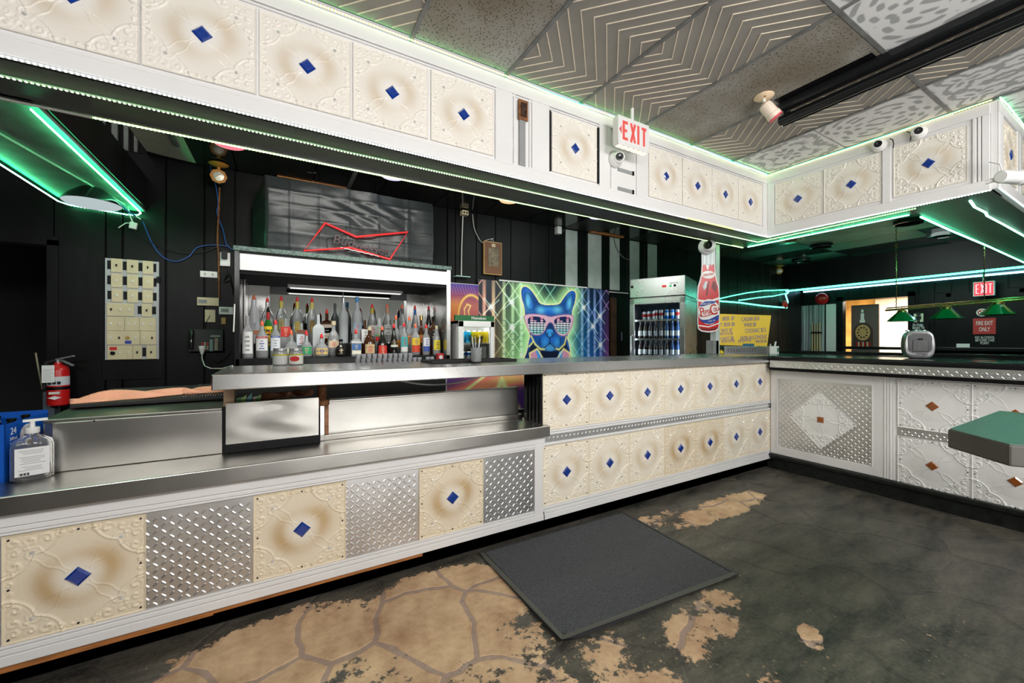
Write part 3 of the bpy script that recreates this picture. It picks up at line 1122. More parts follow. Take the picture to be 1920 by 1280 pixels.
# mouldings on the face
for z0, z1 in ((2.36, 2.43), (2.892, 2.97)):
    MB().box(-3.0, SX, SY - 0.014, SY, z0, z1).build('moulding', M_white, bulk, bev=0.004)
for z in (2.437, 2.882):
    MB().box(-3.0, SX, SY - 0.009, SY, z - 0.006, z + 0.006).build('moulding', M_white, bulk, bev=0.002)
for x0, x1 in ((1.185, 1.31), (1.46, 1.60), (2.05, 2.16), (2.44, 2.565), (4.245, SX)):
    MB().box(x0, x1, SY - 0.012, SY, 2.43, 2.892).build('moulding', M_white, bulk, bev=0.003)
for x in (1.607, 2.043):
    MB().box(x - 0.007, x + 0.007, SY - 0.013, SY - 0.001, 2.455, 2.865).build('dark_gap', M_dark, bulk)
for x in (1.325, 1.445):
    MB().box(x - 0.006, x + 0.006, SY - 0.010, SY, 2.38, 2.96).build('moulding', M_white, bulk, bev=0.002)
for x in (-1.73, -1.318, -0.906, -0.494, -0.080, 0.338, 0.755):
    pass
for c in (-1.94, -1.525, -1.112, -0.70, -0.288, 0.130, 0.546, 0.970):
    put_tile(bulk, FRONT(c, SY - 0.002, 2.66), 1)
put_tile(bulk, FRONT(1.826, SY - 0.002, 2.66), 1)
for c in (2.785, 3.200, 3.610, 4.022):
    put_tile(bulk, FRONT(c, SY - 0.002, 2.66), 1)
# access plate with grey slots under the exit sign
for z in (2.60, 2.455):
    MB().box(2.235, 2.39, SY - 0.016, SY - 0.008, z - 0.013, z + 0.013).build('grey_slot', M_grey, bulk)
    MB().box(2.385, 2.405, SY - 0.018, SY - 0.008, z - 0.015, z + 0.015).build('dark_clip', M_black, bulk)
MB().box(2.17, 2.42, SY - 0.010, SY, 2.44, 2.63).build('access_plate', M_white, bulk, bev=0.002)

# the part of the bulkhead that turns along the return counter
bulk2 = thing('return_bulkhead', 'short white bulkhead with three wide cream tiles above the return counter', 'bulkhead', (4.45, 1.5, 2.36))
MB().box(SX, SX + .03, 0.752, SY - .002, 2.36, 2.975).build('face_board', M_white, bulk2)
MB().box(SX + .02, SX + .27, 0.74, SY - .002, 2.36, 2.385).build('underside_board', M_soffit_under, bulk2)
MB().box(SX + .25, SX + .27, 1.205, SY - .002, 2.385, 2.86).build('inner_board', M_black, bulk2)
for z0, z1 in ((2.36, 2.43), (2.892, 2.97)):
    MB().box(SX - .014, SX, 0.75, SY - .014, z0, z1).build('moulding', M_white, bulk2, bev=0.004)
for y0, y1 in ((0.752, 0.79), (0.795, 0.81), (0.815, 0.835), (1.281, 1.335), (2.175, SY - .014)):
    MB().box(SX - .012, SX, y0, y1, 2.43, 2.892).build('moulding', M_white, bulk2, bev=0.003)
for c in (1.96, 1.544, 1.062):
    put_tile(bulk2, SIDE(SX - 0.002, c, 2.66), 1)

# the return of the bulkhead into the back room
bulk3 = thing('far_bulkhead', 'white bulkhead at the right edge turning into the back room', 'bulkhead', (6.5, 0.95, 2.36))
MB().box(SX + .0, 9.15, 0.72, 0.75, 2.36, 2.975).build('face_board', M_white, bulk3)
MB().box(SX + .272, 9.15, 0.75, 1.20, 2.36, 2.385).build('underside_board', M_soffit_under, bulk3)
MB().box(SX + .272, 9.15, 1.18, 1.20, 2.385, 2.86).build('inner_board', M_black, bulk3)
for z0, z1 in ((2.36, 2.43), (2.892, 2.97)):
    MB().box(SX, 9.15, 0.706, 0.72, z0, z1).build('moulding', M_white, bulk3, bev=0.004)
for x0, x1 in ((SX, 4.43), (4.87, 4.93), (4.95, 5.02)):
    MB().box(x0, x1, 0.708, 0.72, 2.43, 2.892).build('moulding', M_white, bulk3, bev=0.003)
for c in (4.65, 5.24, 5.66, 6.08):
    put_tile(bulk3, FRONT(c, 0.718, 2.66), 3)

# ------------------------------------------------------------------ BAR FRONTS
FY = 2.25
svc = thing('service_counter', 'lower white bar front with alternating cream tiles and tread plates', 'counter', (-0.7, 2.4, 0))
MB().box(-3.0, 1.56, FY, FY + .03, 0.09, 0.665).build('face_board', M_white, svc)
MB().box(-3.0, 1.56, FY + .03, 3.0, 0.0, 0.66).build('carcass', M_matblack, svc)
MB().box(-3.0, 1.56, 2.28, 2.31, 0.0, 0.10).build('kick_board', M_kick, svc)
MB().box(-3.0, 1.56, FY - .016, FY, 0.09, 0.128).build('moulding', M_white, svc, bev=0.003)
MB().box(-3.0, 1.56, FY - .012, FY, 0.130, 0.150).build('moulding', M_white, svc, bev=0.003)
MB().box(-3.0, 1.56, FY - .009, FY, 0.152, 0.163).build('moulding', M_white, svc, bev=0.003)
MB().box(-3.0, 1.56, FY - .009, FY, 0.573, 0.583).build('moulding', M_white, svc, bev=0.003)
MB().box(-3.0, 1.56, FY - .012, FY, 0.585, 0.605).build('moulding', M_white, svc, bev=0.003)
MB().box(-3.0, 1.56, FY - .016, FY, 0.607, 0.665).build('moulding', M_white, svc, bev=0.003)
MB().box(1.478, 1.545, FY - .014, FY, 0.10, 0.665).build('moulding', M_white, svc, bev=0.003)
MB().box(-1.0, 0.72, FY + .002, FY + .028, 0.066, 0.092).build('raw_wood_edge', M_wood_orange, svc)
MB().box(-1.0, -0.25, FY + .004, FY + .02, 0.058, 0.068).build('raw_wood_edge', M_wood_orange, svc)
ME_tp = [tread_mesh(0.395, 0.405), tread_mesh(0.372, 0.405)]
xs = [(-2.50, 'T'), (-2.09, 'P'), (-1.49, 'T'), (-1.085, 'P'), (-0.68, 'T'), (-0.287, 'P'), (0.106, 'T'), (0.502, 'P'), (0.899, 'T'), (1.290, 'P')]
for x, kd in xs:
    if kd == 'T':
        put_tile(svc, FRONT(x, FY - 0.002, 0.368), 0, screws=True)
    else:
        put('tread_plate', ME_tp[x > 1], svc, FRONT(x, FY - 0.001, 0.368))

# stainless top of the service counter
st = thing('steel_worktop', 'low stainless steel worktop with a deep front lip', 'worktop', (-0.7, 2.4, 0.66))
MB().box(-3.0, 1.572, 2.195, 2.55, 0.712, 0.732).build('top_sheet', M_steel2, st, bev=0.003)
MB().box(-3.0, 1.572, 2.192, 2.206, 0.662, 0.731).build('front_lip', M_steel2, st, bev=0.003)
MB().box(0.21, 1.55, 2.505, 2.55, 0.732, 0.762).build('rear_ledge', M_steel2, st, bev=0.003)

bar = thing('bar_counter', 'tall bar front with two rows of cream tiles and blue diamonds', 'counter', (2.9, 2.4, 0))
MB().box(1.545, 4.39, FY, FY + .03, 0.09, 1.082).build('face_board', M_white, bar)
MB().box(1.55, 4.42, FY + .03, 2.46, 0.0, 1.08).build('carcass', M_matblack, bar)
MB().box(1.55, 4.40, 2.28, 2.31, 0.0, 0.10).build('kick_board', M_kick, bar)
for z0, z1, d in ((0.09, 0.128, .016), (0.13, 0.152, .012), (0.155, 0.178, .009), (0.588, 0.606, .010), (0.657, 0.672, .012), (0.674, 0.690, .009)):
    MB().box(1.547, 4.385, FY - d, FY, z0, z1).build('moulding', M_white, bar, bev=0.003)
put('tread_strip', tread_mesh(2.84, 0.046, 'tread_strip', 0.018, 0.010, 0.003), bar, FRONT(2.968, FY - 0.003, 0.632))
for i in range(7):
    x = 1.750 + i * 0.4065
    put_tile(bar, FRONT(x, FY - 0.002, 0.886) @ Matrix.Diagonal((1, 0.955, 1, 1)), 3, screws=(i == 0))
    put_tile(bar, FRONT(x, FY - 0.002, 0.383), 0 if i in (3, 4) else 3, screws=(i == 0))
# ribbed dark end panel of the tall bar, above the worktop
MB().box(1.535, 1.552, FY, 2.46, 0.732, 1.08).build('end_panel', M_gloss, bar)
for i in range(4):
    y = FY + .02 + i * 0.045
    MB().box(1.526, 1.537, y, y + .022, 0.735, 1.078).build('end_rib', M_gloss, bar, bev=0.003, seg=1)

top = thing('steel_bar_top', 'high stainless steel bar top with a thick front edge', 'worktop', (2.0, 2.5, 1.08))
MB().box(-0.25, 4.42, 2.205, 2.88, 1.128, 1.149).build('top_sheet', M_steel, top, bev=0.004)
MB().box(-0.25, 4.35, 2.20, 2.216, 1.078, 1.148).build('front_edge', M_steel, top, bev=0.004)
MB().box(-0.252, -0.236, 2.205, 2.88, 1.078, 1.148).build('end_edge', M_steel, top, bev=0.003)
MB().box(-0.22, 1.54, 2.23, 2.85, 1.112, 1.127).build('underlayer', M_matblack, top)
MB().cyl((0.22, 2.52, 0.93), (0.22, 2.52, 1.115), 0.024, n=10).build('pipe_support', M_rust, top, smooth=40)
MB().cyl((0.22, 2.52, 0.935), (0.22, 2.52, 0.965), 0.040, n=10).build('pipe_flange', M_rust, top, smooth=40)
MB().box(-0.235, -0.19, 2.50, 2.58, 0.93, 1.115).build('wood_block', mat('pale_wood', srgb(170, 140, 110), .6, var=(9, .3)), top)

# ------------------------------------------------------------------ RETURN COUNTER on the right
RXF = 4.39
ret = thing('return_counter', 'white return counter with brown diamond tiles, tread plate door and black bullnose top', 'counter', (4.8, 0.5, 0))
MB().box(RXF, RXF + .03, -1.4, 2.24, 0.14, 1.0).build('face_board', M_white, ret)
MB().box(RXF + .03, 5.30, -1.4, 2.86, 0.0, 1.03).build('carcass', M_matblack, ret)
MB().box(4.368, 4.42, -1.4, 2.26, 0.0, 0.115).build('kick_board', M_kick, ret)
MB().box(4.345, 4.42, -1.4, 2.25, 0.105, 0.148).build('kick_ledge', M_kick, ret, bev=0.012, seg=3)
# door-like panel framed in white
for a, b, c, d in ((2.175, 2.235, .15, 1.0), (1.275, 1.415, .15, 1.0)):
    MB().box(RXF - .014, RXF, a, b, c, d).build('moulding', M_white, ret, bev=0.003)
for y in (1.30, 1.318, 1.336):
    MB().box(RXF - .018, RXF - .008, y - .006, y + .006, .15, 1.0).build('moulding', M_white, ret, bev=0.003)
for c, d in ((.15, .228), (.912, 1.0)):
    MB().box(RXF - .014, RXF, 1.415, 2.175, c, d).build('moulding', M_white, ret, bev=0.003)
for q in ((2.168, 2.178, .222, .918), (1.412, 1.422, .222, .918)):
    MB().box(RXF - .018, RXF - .002, *q).build('moulding', M_white, ret, bev=0.002)
put('tread_plate', tread_mesh(0.745, 0.685, pitch=0.0255, L=0.0116, wd=0.0042), ret, SIDE(RXF - .003, 1.796, 0.570))
put_tile(ret, SIDE(RXF - .009, 1.795, 0.560) @ Matrix.Rotation(math.radians(45), 4, 'Z') @ Matrix.Diagonal((.95, .95, 1, 1)), 2, 'o', screws=True, label='white moulded tile turned on its corner')
ME_ts = tread_mesh(0.405, 0.062, 'tread_strip', 0.02, 0.0095, 0.0034)
for i in range(5):
    y = 1.055 - i * 0.407
    put_tile(ret, SIDE(RXF - .003, y, 0.790) @ Matrix.Diagonal((1, .962, 1, 1)), 2, 'o', screws=True)
    put_tile(ret, SIDE(RXF - .003, y, 0.330) @ Matrix.Diagonal((1, .962, 1, 1)), 2, 'o', screws=True)
    put('tread_strip', ME_ts, ret, SIDE(RXF - .003, y, 0.560))
# layered counter edge and top
MB().box(4.27, 5.45, -1.4, 2.20, 1.098, 1.146).build('counter_top', M_gloss, ret, bev=0.018, seg=4)
MB().box(4.42, 5.45, 2.20, 2.90, 1.098, 1.146).build('counter_top', M_gloss, ret)
MB().box(4.285, 4.45, -1.4, 2.195, 1.028, 1.10).build('edge_core', M_matblack, ret)
put('tread_strip', tread_mesh(3.58, 0.068, 'tread_strip', 0.024, 0.011, 0.0038), ret, SIDE(4.284, 0.405, 1.065))
MB().box(4.275, 4.45, -1.4, 2.20, 1.002, 1.032).build('edge_rail', M_black, ret, bev=0.008, seg=3)
MB().box(5.36, 5.45, -1.4, 2.90, 1.146, 1.178).build('rear_rail', M_gloss, ret, bev=0.008, seg=3)
MB().box(5.00, 5.06, -1.4, 2.2, 1.146, 1.154).build('rear_rail', M_gloss, ret, bev=0.003)

# ------------------------------------------------------------------ FLOOR MAT
def floor_mat_obj():
    m = mat('ribbed_carpet', (0.085, 0.088, 0.095), 0.9, var=(260, 0.9), bump=(300, 0.6))
    r = thing('door_mat', 'charcoal ribbed entrance mat with a rubber border and one lifted corner', 'mat', (1.65, 1.75, 0))
    A, B, C, D = V((1.060, 2.225, 0)), V((2.262, 2.212, 0)), V((2.212, 1.292, 0)), V((1.045, 1.372, 0))
    n = 44
    vs, fs = [], []
    for j in range(n + 1):
        for i in range(n + 1):
            u, v = i / n, j / n
            p = (A * (1 - u) + B * u) * (1 - v) + (D * (1 - u) + C * u) * v
            lift = 0.022 * max(0, 1 - math.hypot(u * 1.3, (1 - v)) / 0.10)
            vs.append((p.x, p.y, 0.008 + lift + 0.0006 * math.sin(i * 2.1)))
    for j in range(n):
        for i in range(n):
            k = j * (n + 1) + i
            fs.append((k, k + n + 1, k + n + 2, k + 1))
    MB().add(vs, fs).build('mat_base', mat('mat_backing', (.035, .036, .04), .9), r)
    mb = MB()
    k = 0
    for j in range(78):
        v0 = 0.03 + 0.94 * j / 78; v1 = v0 + 0.0085
        q = []
        for (u, v) in ((0.028, v0), (0.972, v0), (0.972, v1), (0.028, v1)):
            p = (A * (1 - u) + B * u) * (1 - v) + (D * (1 - u) + C * u) * v
            q.append(V((p.x, p.y, 0.0082)))
        q2 = [p + V((0, 0, 0.0042)) for p in q]
        mb.add(q + q2, [(4, 7, 6, 5), (0, 1, 5, 4), (1, 2, 6, 5), (2, 3, 7, 6), (3, 0, 4, 7)])
    o = mb.build('carpet_rib', m, r)
    o['kind'] = 'stuff'
    bb = MB()
    loop = [A, B, C, D]
    for i in range(4):
        a, b = loop[i], loop[(i + 1) % 4]
        d = (b - a).normalized(); nn = V((d.y, -d.x, 0)) * 0.026
        a2, b2 = a + nn + d * .026, b + nn - d * .026
        e = V((0, 0, 0.013)); f_ = V((0, 0, 0.006))
        lift = V((0, 0, 0.022))
        la = lift if i == 3 else V((0, 0, 0)); lb = lift if i == 2 else V((0, 0, 0))
        bb.add([a + f_ + la, b + f_ + lb, b2 + e + lb * .5, a2 + e + la * .5], [(0, 3, 2, 1)])
    bb.build('rubber_border', mat('grey_rubber', (0.085, 0.085, 0.075), .6), r)


floor_mat_obj()

# ------------------------------------------------------------------ STEEL EQUIPMENT behind the service counter
ib = thing('ice_bin', 'large stainless box with a dark tray and towel on top', 'ice bin', (-0.58, 2.8, 0.73))
mb = MB().use(M_steel2)
out = [(-0.235, 2.475), (-0.235, 3.25), (-0.87, 3.25), (-0.87, 2.515), (-0.857, 2.488), (-0.83, 2.478)]
mb.prism([(x, y, 0.7325) for x, y in out], (0, 0, 0.215))
mb.build('cabinet', None, ib, bev=0.004)
MB().prism([(-0.238, 2.478, 0.948), (-0.238, 3.25, 0.985), (-0.868, 3.25, 0.985), (-0.868, 2.50, 0.948)], (0, 0, 0.012)).build('sloped_lid', M_steel2, ib, bev=0.003)
MB().box(-0.237, -0.225, 2.47, 2.50, 0.732, 0.965).build('corner_post', M_black, ib)
MB().cyl((-0.70, 2.472, 0.944), (-0.70, 2.478, 0.944), 0.004, n=8).build('rivet', M_chrome, ib)
tr = thing('drip_tray', 'black drip tray with a wire grill lying on the ice bin', 'tray', (-0.55, 2.95, 0.975))
MB().prism([(-0.245, 2.70, 0.978), (-0.245, 3.24, 1.000), (-0.85, 3.24, 1.000), (-0.85, 2.70, 0.978)], (0, 0, 0.016)).build('tray_body', M_rubber, tr, bev=0.003)
for i in range(16):
    x = -0.43 + i * 0.0115
    MB().cyl((x, 2.73, 1.000), (x, 3.22, 1.020), 0.0024, n=5).build('grill_wire', M_steel, tr)

# towel: one folded cloth
def cloth(name, label, pts, width, z0, amp, material, cat='towel', seed=3):
    rr = np.random.RandomState(seed)
    n, m = 46, 16
    P = [V(p) for p in pts]
    vs, fs = [], []
    ph = rr.uniform(0, 6, 6)
    for i in range(n + 1):
        t = i / n * (len(P) - 1)
        k = min(int(t), len(P) - 2)
        c = P[k].lerp(P[k + 1], t - k)
        d = (P[k + 1] - P[k]).normalized()
        nr = V((-d.y, d.x, 0))
        u = i / n
        w = width * (0.55 + 0.35 * math.sin(u * 3.1 + .3) + 0.06 * math.sin(u * 23 + ph[0]))
        for j in range(m + 1):
            v = j / m - .5
            h = amp * (0.5 + 0.5 * math.sin(9 * u + 5 * v + ph[1])) * (1 - (2 * v) ** 2) + 0.4 * amp * math.sin(21 * u + 9 * v + ph[2]) * (1 - (2 * v) ** 4)
            p = c + nr * (v * w + 0.01 * math.sin(17 * u + ph[3]))
            vs.append((p.x, p.y, p.z + max(0.001, h)))
    for i in range(n):
        for j in range(m):
            k = i * (m + 1) + j
            fs.append((k, k + m + 1, k + m + 2, k + 1))
    o = solo(name, MB().add(vs, fs), material, label, cat, smooth=80)
    s = o.modifiers.new('thick', 'SOLIDIFY')
    s.thickness = 0.004
    return o


cloth('bar_towel', 'long peach bar towel lying crumpled on the drip tray', [(-0.88, 2.80, 0.997), (-0.70, 2.86, 1.000), (-0.45, 2.92, 1.004), (-0.26, 2.90, 1.005)], 0.22, 1.0, 0.035, M_peach)

sp = thing('splash_panel', 'dented stainless splash panel under the left end of the bar top', 'panel', (0.0, 2.47, 0.78))
n, m = 48, 20
vs, fs = [], []
for j in range(m + 1):
    for i in range(n + 1):
        u, v = i / n, j / m
        dent = (-0.005 * math.exp(-(((u - .62) / .30) ** 2 + ((v - .75 + .5 * (u - .6)) / .25) ** 2)) + 0.004 * math.sin(6 * u + 4 * v + 2 * math.sin(4 * v)) * math.sin(3.14 * v)) * math.sin(3.14 * u)
        vs.append((-0.222 + 0.42 * u, 2.458 - dent, 0.784 + 0.197 * v))
for j in range(m):
    for i in range(n):
        k = j * (n + 1) + i
        fs.append((k, k + 1, k + n + 2, k + n + 1))
o = MB().add(vs, fs).build('panel_sheet', M_steel2, sp, smooth=80)
MB().box(-0.222, 0.198, 2.462, 2.475, 0.778, 0.984).build('panel_back', M_steel2, sp)
MB().box(-0.226, 0.205, 2.462, 2.85, 0.735, 0.775).build('dark_gap_box', M_dark, sp)
sk = thing('sink_unit', 'long low stainless sink backsplash behind the service counter', 'sink', (0.87, 2.6, 0.74))
MB().prism([(0.208, 2.528, 0.762), (1.532, 2.528, 0.762), (1.532, 2.545, 0.946), (0.208, 2.545, 0.946)], (0, 0.012, 0)).build('splash_sheet', M_steel2, sk, bev=0.002)
MB().box(0.205, 1.535, 2.54, 2.60, 0.944, 0.956).build('rolled_rim', M_steel2, sk, bev=0.004)
MB().box(0.207, 0.232, 2.500, 2.54, 0.733, 0.957).build('corner_upright', M_steel, sk, bev=0.003)
MB().box(0.233, 0.255, 2.522, 2.53, 0.765, 0.94).build('rust_streak', mat('rust_stain', srgb(160, 112, 84), .6, .3, var=(20, .5)), sk)
MB().box(0.26, 1.53, 2.60, 2.62, 0.70, 0.94).build('basin_wall', M_steel2, sk)

tw2 = cloth('folded_cloth', 'folded peach cloth stuffed behind the dented splash panel', [(-0.08, 2.62, 0.972), (0.06, 2.64, 0.99), (0.18, 2.62, 0.985)], 0.20, 1.0, 0.028, M_peach, 'cloth', 8)
for i, (x, c) in enumerate([(-0.185, (0.10, 0.28, 0.10)), (-0.165, (0.35, 0.55, 0.18)), (-0.14, (0.14, 0.35, 0.36)), (-0.115, (0.55, 0.55, 0.35)), (-0.10, (0.2, 0.4, 0.12))]):
    mb = MB().prism([(x, 2.52, 0.93), (x + .022, 2.522, 0.93), (x + .026, 2.52, 1.005 + .01 * (i % 3)), (x + .004, 2.52, 1.0)], (0, 0.004, 0))
    solo('napkin_packet', mb, mat('packet_%d' % i, c, .5), ['dark green paper packet nearest the wooden block', 'lime green packet second from the wooden block', 'teal packet in the middle of the packets', 'straw coloured packet beside the teal packet', 'mid green packet farthest from the wooden block'][i], 'packet', 'paper packets behind the splash panel')

# shelf for things behind: dark rear wall of the service counter
MBx = MB().box(-0.22, 2.2, 3.50, 3.53, 0.0, 1.04)
# ------------------------------------------------------------------ BACK BAR with mirror
bb = thing('back_bar', 'black back bar cabinet with mirror, white valance and stepped bottle shelves', 'cabinet', (0.6, 4.0, 0))
MB().box(-0.27, 3.2, 3.52, 4.33, 0.0, 1.04).build('base_cabinet', M_matblack, bb)
MB().box(-0.27, 1.42, 3.60, 4.38, 1.04, 1.165).build('lower_step', M_gloss, bb, bev=0.004)
MB().box(-0.25, 1.40, 3.90, 4.36, 1.165, 1.275).build('upper_step', M_gloss, bb, bev=0.004)
MB().box(-0.275, -0.240, 3.60, 4.38, 1.04, 2.00).build('side_post', M_gloss, bb, bev=0.003)
MB().box(1.385, 1.425, 3.60, 4.38, 1.04, 2.00).build('side_post', M_steel, bb, bev=0.003)
MB().box(-0.28, 1.43, 3.585, 4.38, 1.965, 2.00).build('top_board', mat('green_speckled_trim', (0.09, 0.14, 0.12), .5, var=(60, .7)), bb, bev=0.003)
M_val = mat('white_valance', (0.78, 0.80, 0.79), 0.4, var=(3, .05))
MB().box(-0.24, 1.385, 3.60, 3.615, 1.825, 1.950).build('valance', M_val, bb, bev=0.002)
MB().box(-0.24, 1.385, 3.597, 3.61, 1.948, 1.966).build('valance_trim', M_black, bb)
MB().box(-0.24, 1.385, 3.62, 4.36, 1.80, 1.83).build('soffit_shelf', M_dark, bb)
MB().box(-0.06, 1.21, 4.345, 4.352, 1.275, 1.86).build('mirror', M_mirror, bb)
MB().box(0.568, 0.574, 4.340, 4.345, 1.275, 1.83).build('mirror_joint', M_white, bb)
MB().box(-0.24, -0.06, 4.335, 4.352, 1.275, 1.86).build('steel_panel', M_steel, bb)
MB().box(1.21, 1.385, 4.335, 4.352, 1.275, 1.86).build('steel_panel', M_steel, bb)
MB().box(-0.235, -0.225, 3.95, 4.3, 1.28, 1.80).build('steel_panel', M_steel, bb)
tb = thing('tube_lamp', 'slim white tube lamp fixed under the valance of the back bar', 'lamp', (0.55, 4.1, 1.79))
MB().box(0.08, 1.10, 4.08, 4.12, 1.772, 1.80).build('lamp_housing', M_white, tb, bev=0.004)
MB().box(0.10, 1.08, 4.085, 4.115, 1.764, 1.772).build('diffuser', emis('tube_diffuser', (1, .97, .9), 1.2), tb)  # glow added to a tube that is otherwise unlit
# lower print on the face of the back bar (seen under the bar top)
def flame_art(u, v):
    c = np.tile(np.array([[0.05, 0.02, 0.12]]), (len(u), 1))
    def glow(f, w, col):
        k = np.exp(-(f / w) ** 2)[:, None]
        return k * np.array(col)[None]
    c = c + glow((v - 0.2) - 1.3 * (u - .25), .35, (.9, .22, .02)) + glow(np.hypot((u - .72) * 1.2, v - .5), .22, (.9, .28, .02))
    for f, w, col in [((v - .5) - 2.6 * (u - .3), .06, (1, .7, .2)), (np.abs(u - .58) * 2 + (v - .5) * .3, .06, (1, .6, .2)), ((v - .9) + 1.9 * (u - .75), .05, (1, .75, .4)), (np.hypot((u - .95) * 3, v - .5) - .3, .06, (1, .4, .2))]:
        c = c + glow(f, w, col)
    return np.clip(c, 0, 1)


pf = thing('flame_print', 'orange and purple flame print low on the back bar under the bar top', 'poster', (1.75, 3.51, 0.62))
link_mesh('print', raster_mesh('print', 1.00, 0.42, 120, 60, lambda u, v: np.clip(flame_art(u, (v - .42) * 1.75) * 1.5, 0, 1), M_print, (1.35, 3.512, 0.60)), pf)
MB().box(1.345, 2.375, 3.5125, 3.519, 0.595, 1.025).build('backing', M_white2, pf)
cb = solo('hanging_cable', MB().tube([(0.60 + i * .06, 2.72 + .002 * i, 1.075 - 0.09 * math.sin(math.pi * i / 14) ** .8) for i in range(15)], 0.007, 6), M_wire_white, 'white cable sagging under the bar top in front of the flame print', 'cable', smooth=60)

# tarp-wrapped screen above the back bar
tv = thing('covered_screen', 'big screen wrapped in creased black plastic above the back bar', 'screen', (0.65, 4.1, 2.02))
n, m = 110, 50
vs, fs = [], []
rr = np.random.RandomState(4)
for j in range(m + 1):
    for i in range(n + 1):
        u, v = i / n, j / m
        z = 2.005 + v * 0.70
        if u < 0.10:
            t = u / 0.10
            x = -0.19 + 0.10 * t; y = 4.25 - 0.25 * t
            z = 2.005 + v * (0.52 + 0.18 * t)
        else:
            x = -0.09 + 1.475 * (u - .10) / .90; y = 4.0
        cre = 0
        for k in (0.16, 0.33, 0.5, 0.68, 0.85):
            cre += math.exp(-((v - k - .03 * (u - .5)) / 0.010) ** 2)
        for k in (0.22, 0.36, 0.5, 0.66, 0.84):
            cre += math.exp(-((u - k) / 0.006) ** 2)
        y += -0.008 * cre + 0.012 * math.sin(7 * u + 9 * v) * math.sin(15 * u - 4 * v) + 0.006 * math.sin(43 * u + 21 * v + 3 * math.sin(9 * v)) * math.exp(-((u - .62) / .2) ** 2)
        if u > .10: y += -0.02 * math.sin(math.pi * v)
        vs.append((x, y, z))
for j in range(m):
    for i in range(n):
        k = j * (n + 1) + i
        fs.append((k, k + 1, k + n + 2, k + n + 1))
MB().add(vs, fs).build('plastic_cover', M_tarp, tv, smooth=80)
MB().box(-0.05, 1.36, 4.03, 4.15, 2.04, 2.66).build('screen_body', M_dark, tv)
MB().box(0.5, 0.8, 4.15, 4.40, 2.2, 2.5).build('wall_bracket', M_dark, tv)

# bow-tie neon sign
neon = thing('neon_sign', 'red bow-tie shaped neon sign with dark script hanging before the covered screen', 'neon sign', (0.65, 3.94, 2.09))
bow = [at_y(610, 418, 3.95), at_y(668, 444, 3.95), at_y(765, 435, 3.95), at_y(731, 486, 3.95), at_y(657, 464, 3.95), at_y(570, 470, 3.95)]
M_neon = emis('red_neon_glow', (1.0, 0.015, 0.02), 0.95)
MB().tube(bow, 0.010, 8, closed=True).build('neon_tube', M_neon, neon, smooth=60)
M_script = mat('unlit_script_tube', (0.035, 0.003, 0.006), 0.35)
a, b = at_y(612, 444, 3.945), at_y(737, 474, 3.945)
dirn = (b - a).normalized()
text('Budweiser', 0.118, (a + b) / 2 + V((0, 0, -0.005)), dirn, RZ, M_script, neon, 'script_tube', 0.006, sx=1.0, shear=0.25)
mb = MB()
pts = [a.lerp(b, .2 + .7 * i / 20) + V((0, 0, -0.065 + .003 * math.sin(i * 2.3))) for i in range(21)]
mb.tube(pts, 0.004, 6).build('white_underline', M_white_txt, neon)
for q in (bow[1], bow[4]):
    MB().cyl(q, q + V((0, .035, 0)), 0.004).build('tube_support', M_black, neon)
MB().tube([bow[5].lerp(bow[4], .5), bow[5].lerp(bow[0], .5) + V((.1, .03, .0)), bow[1].lerp(bow[0], .2)], 0.003, 5).build('neon_wire', M_wire_black, neon)

# ------------------------------------------------------------------ BIG DOG POSTER (flat print)
PY_ = 4.35


def zp(x, y):
    """read a point of the poster print from a close look at it"""
    p = at_y(840 + x / 5.82, 480 + y / 5.82, PY_)
    return (p.x, p.z)


PX0, PX1, PZ0, PZ1 = 2.075, 4.165, 0.98, 2.03


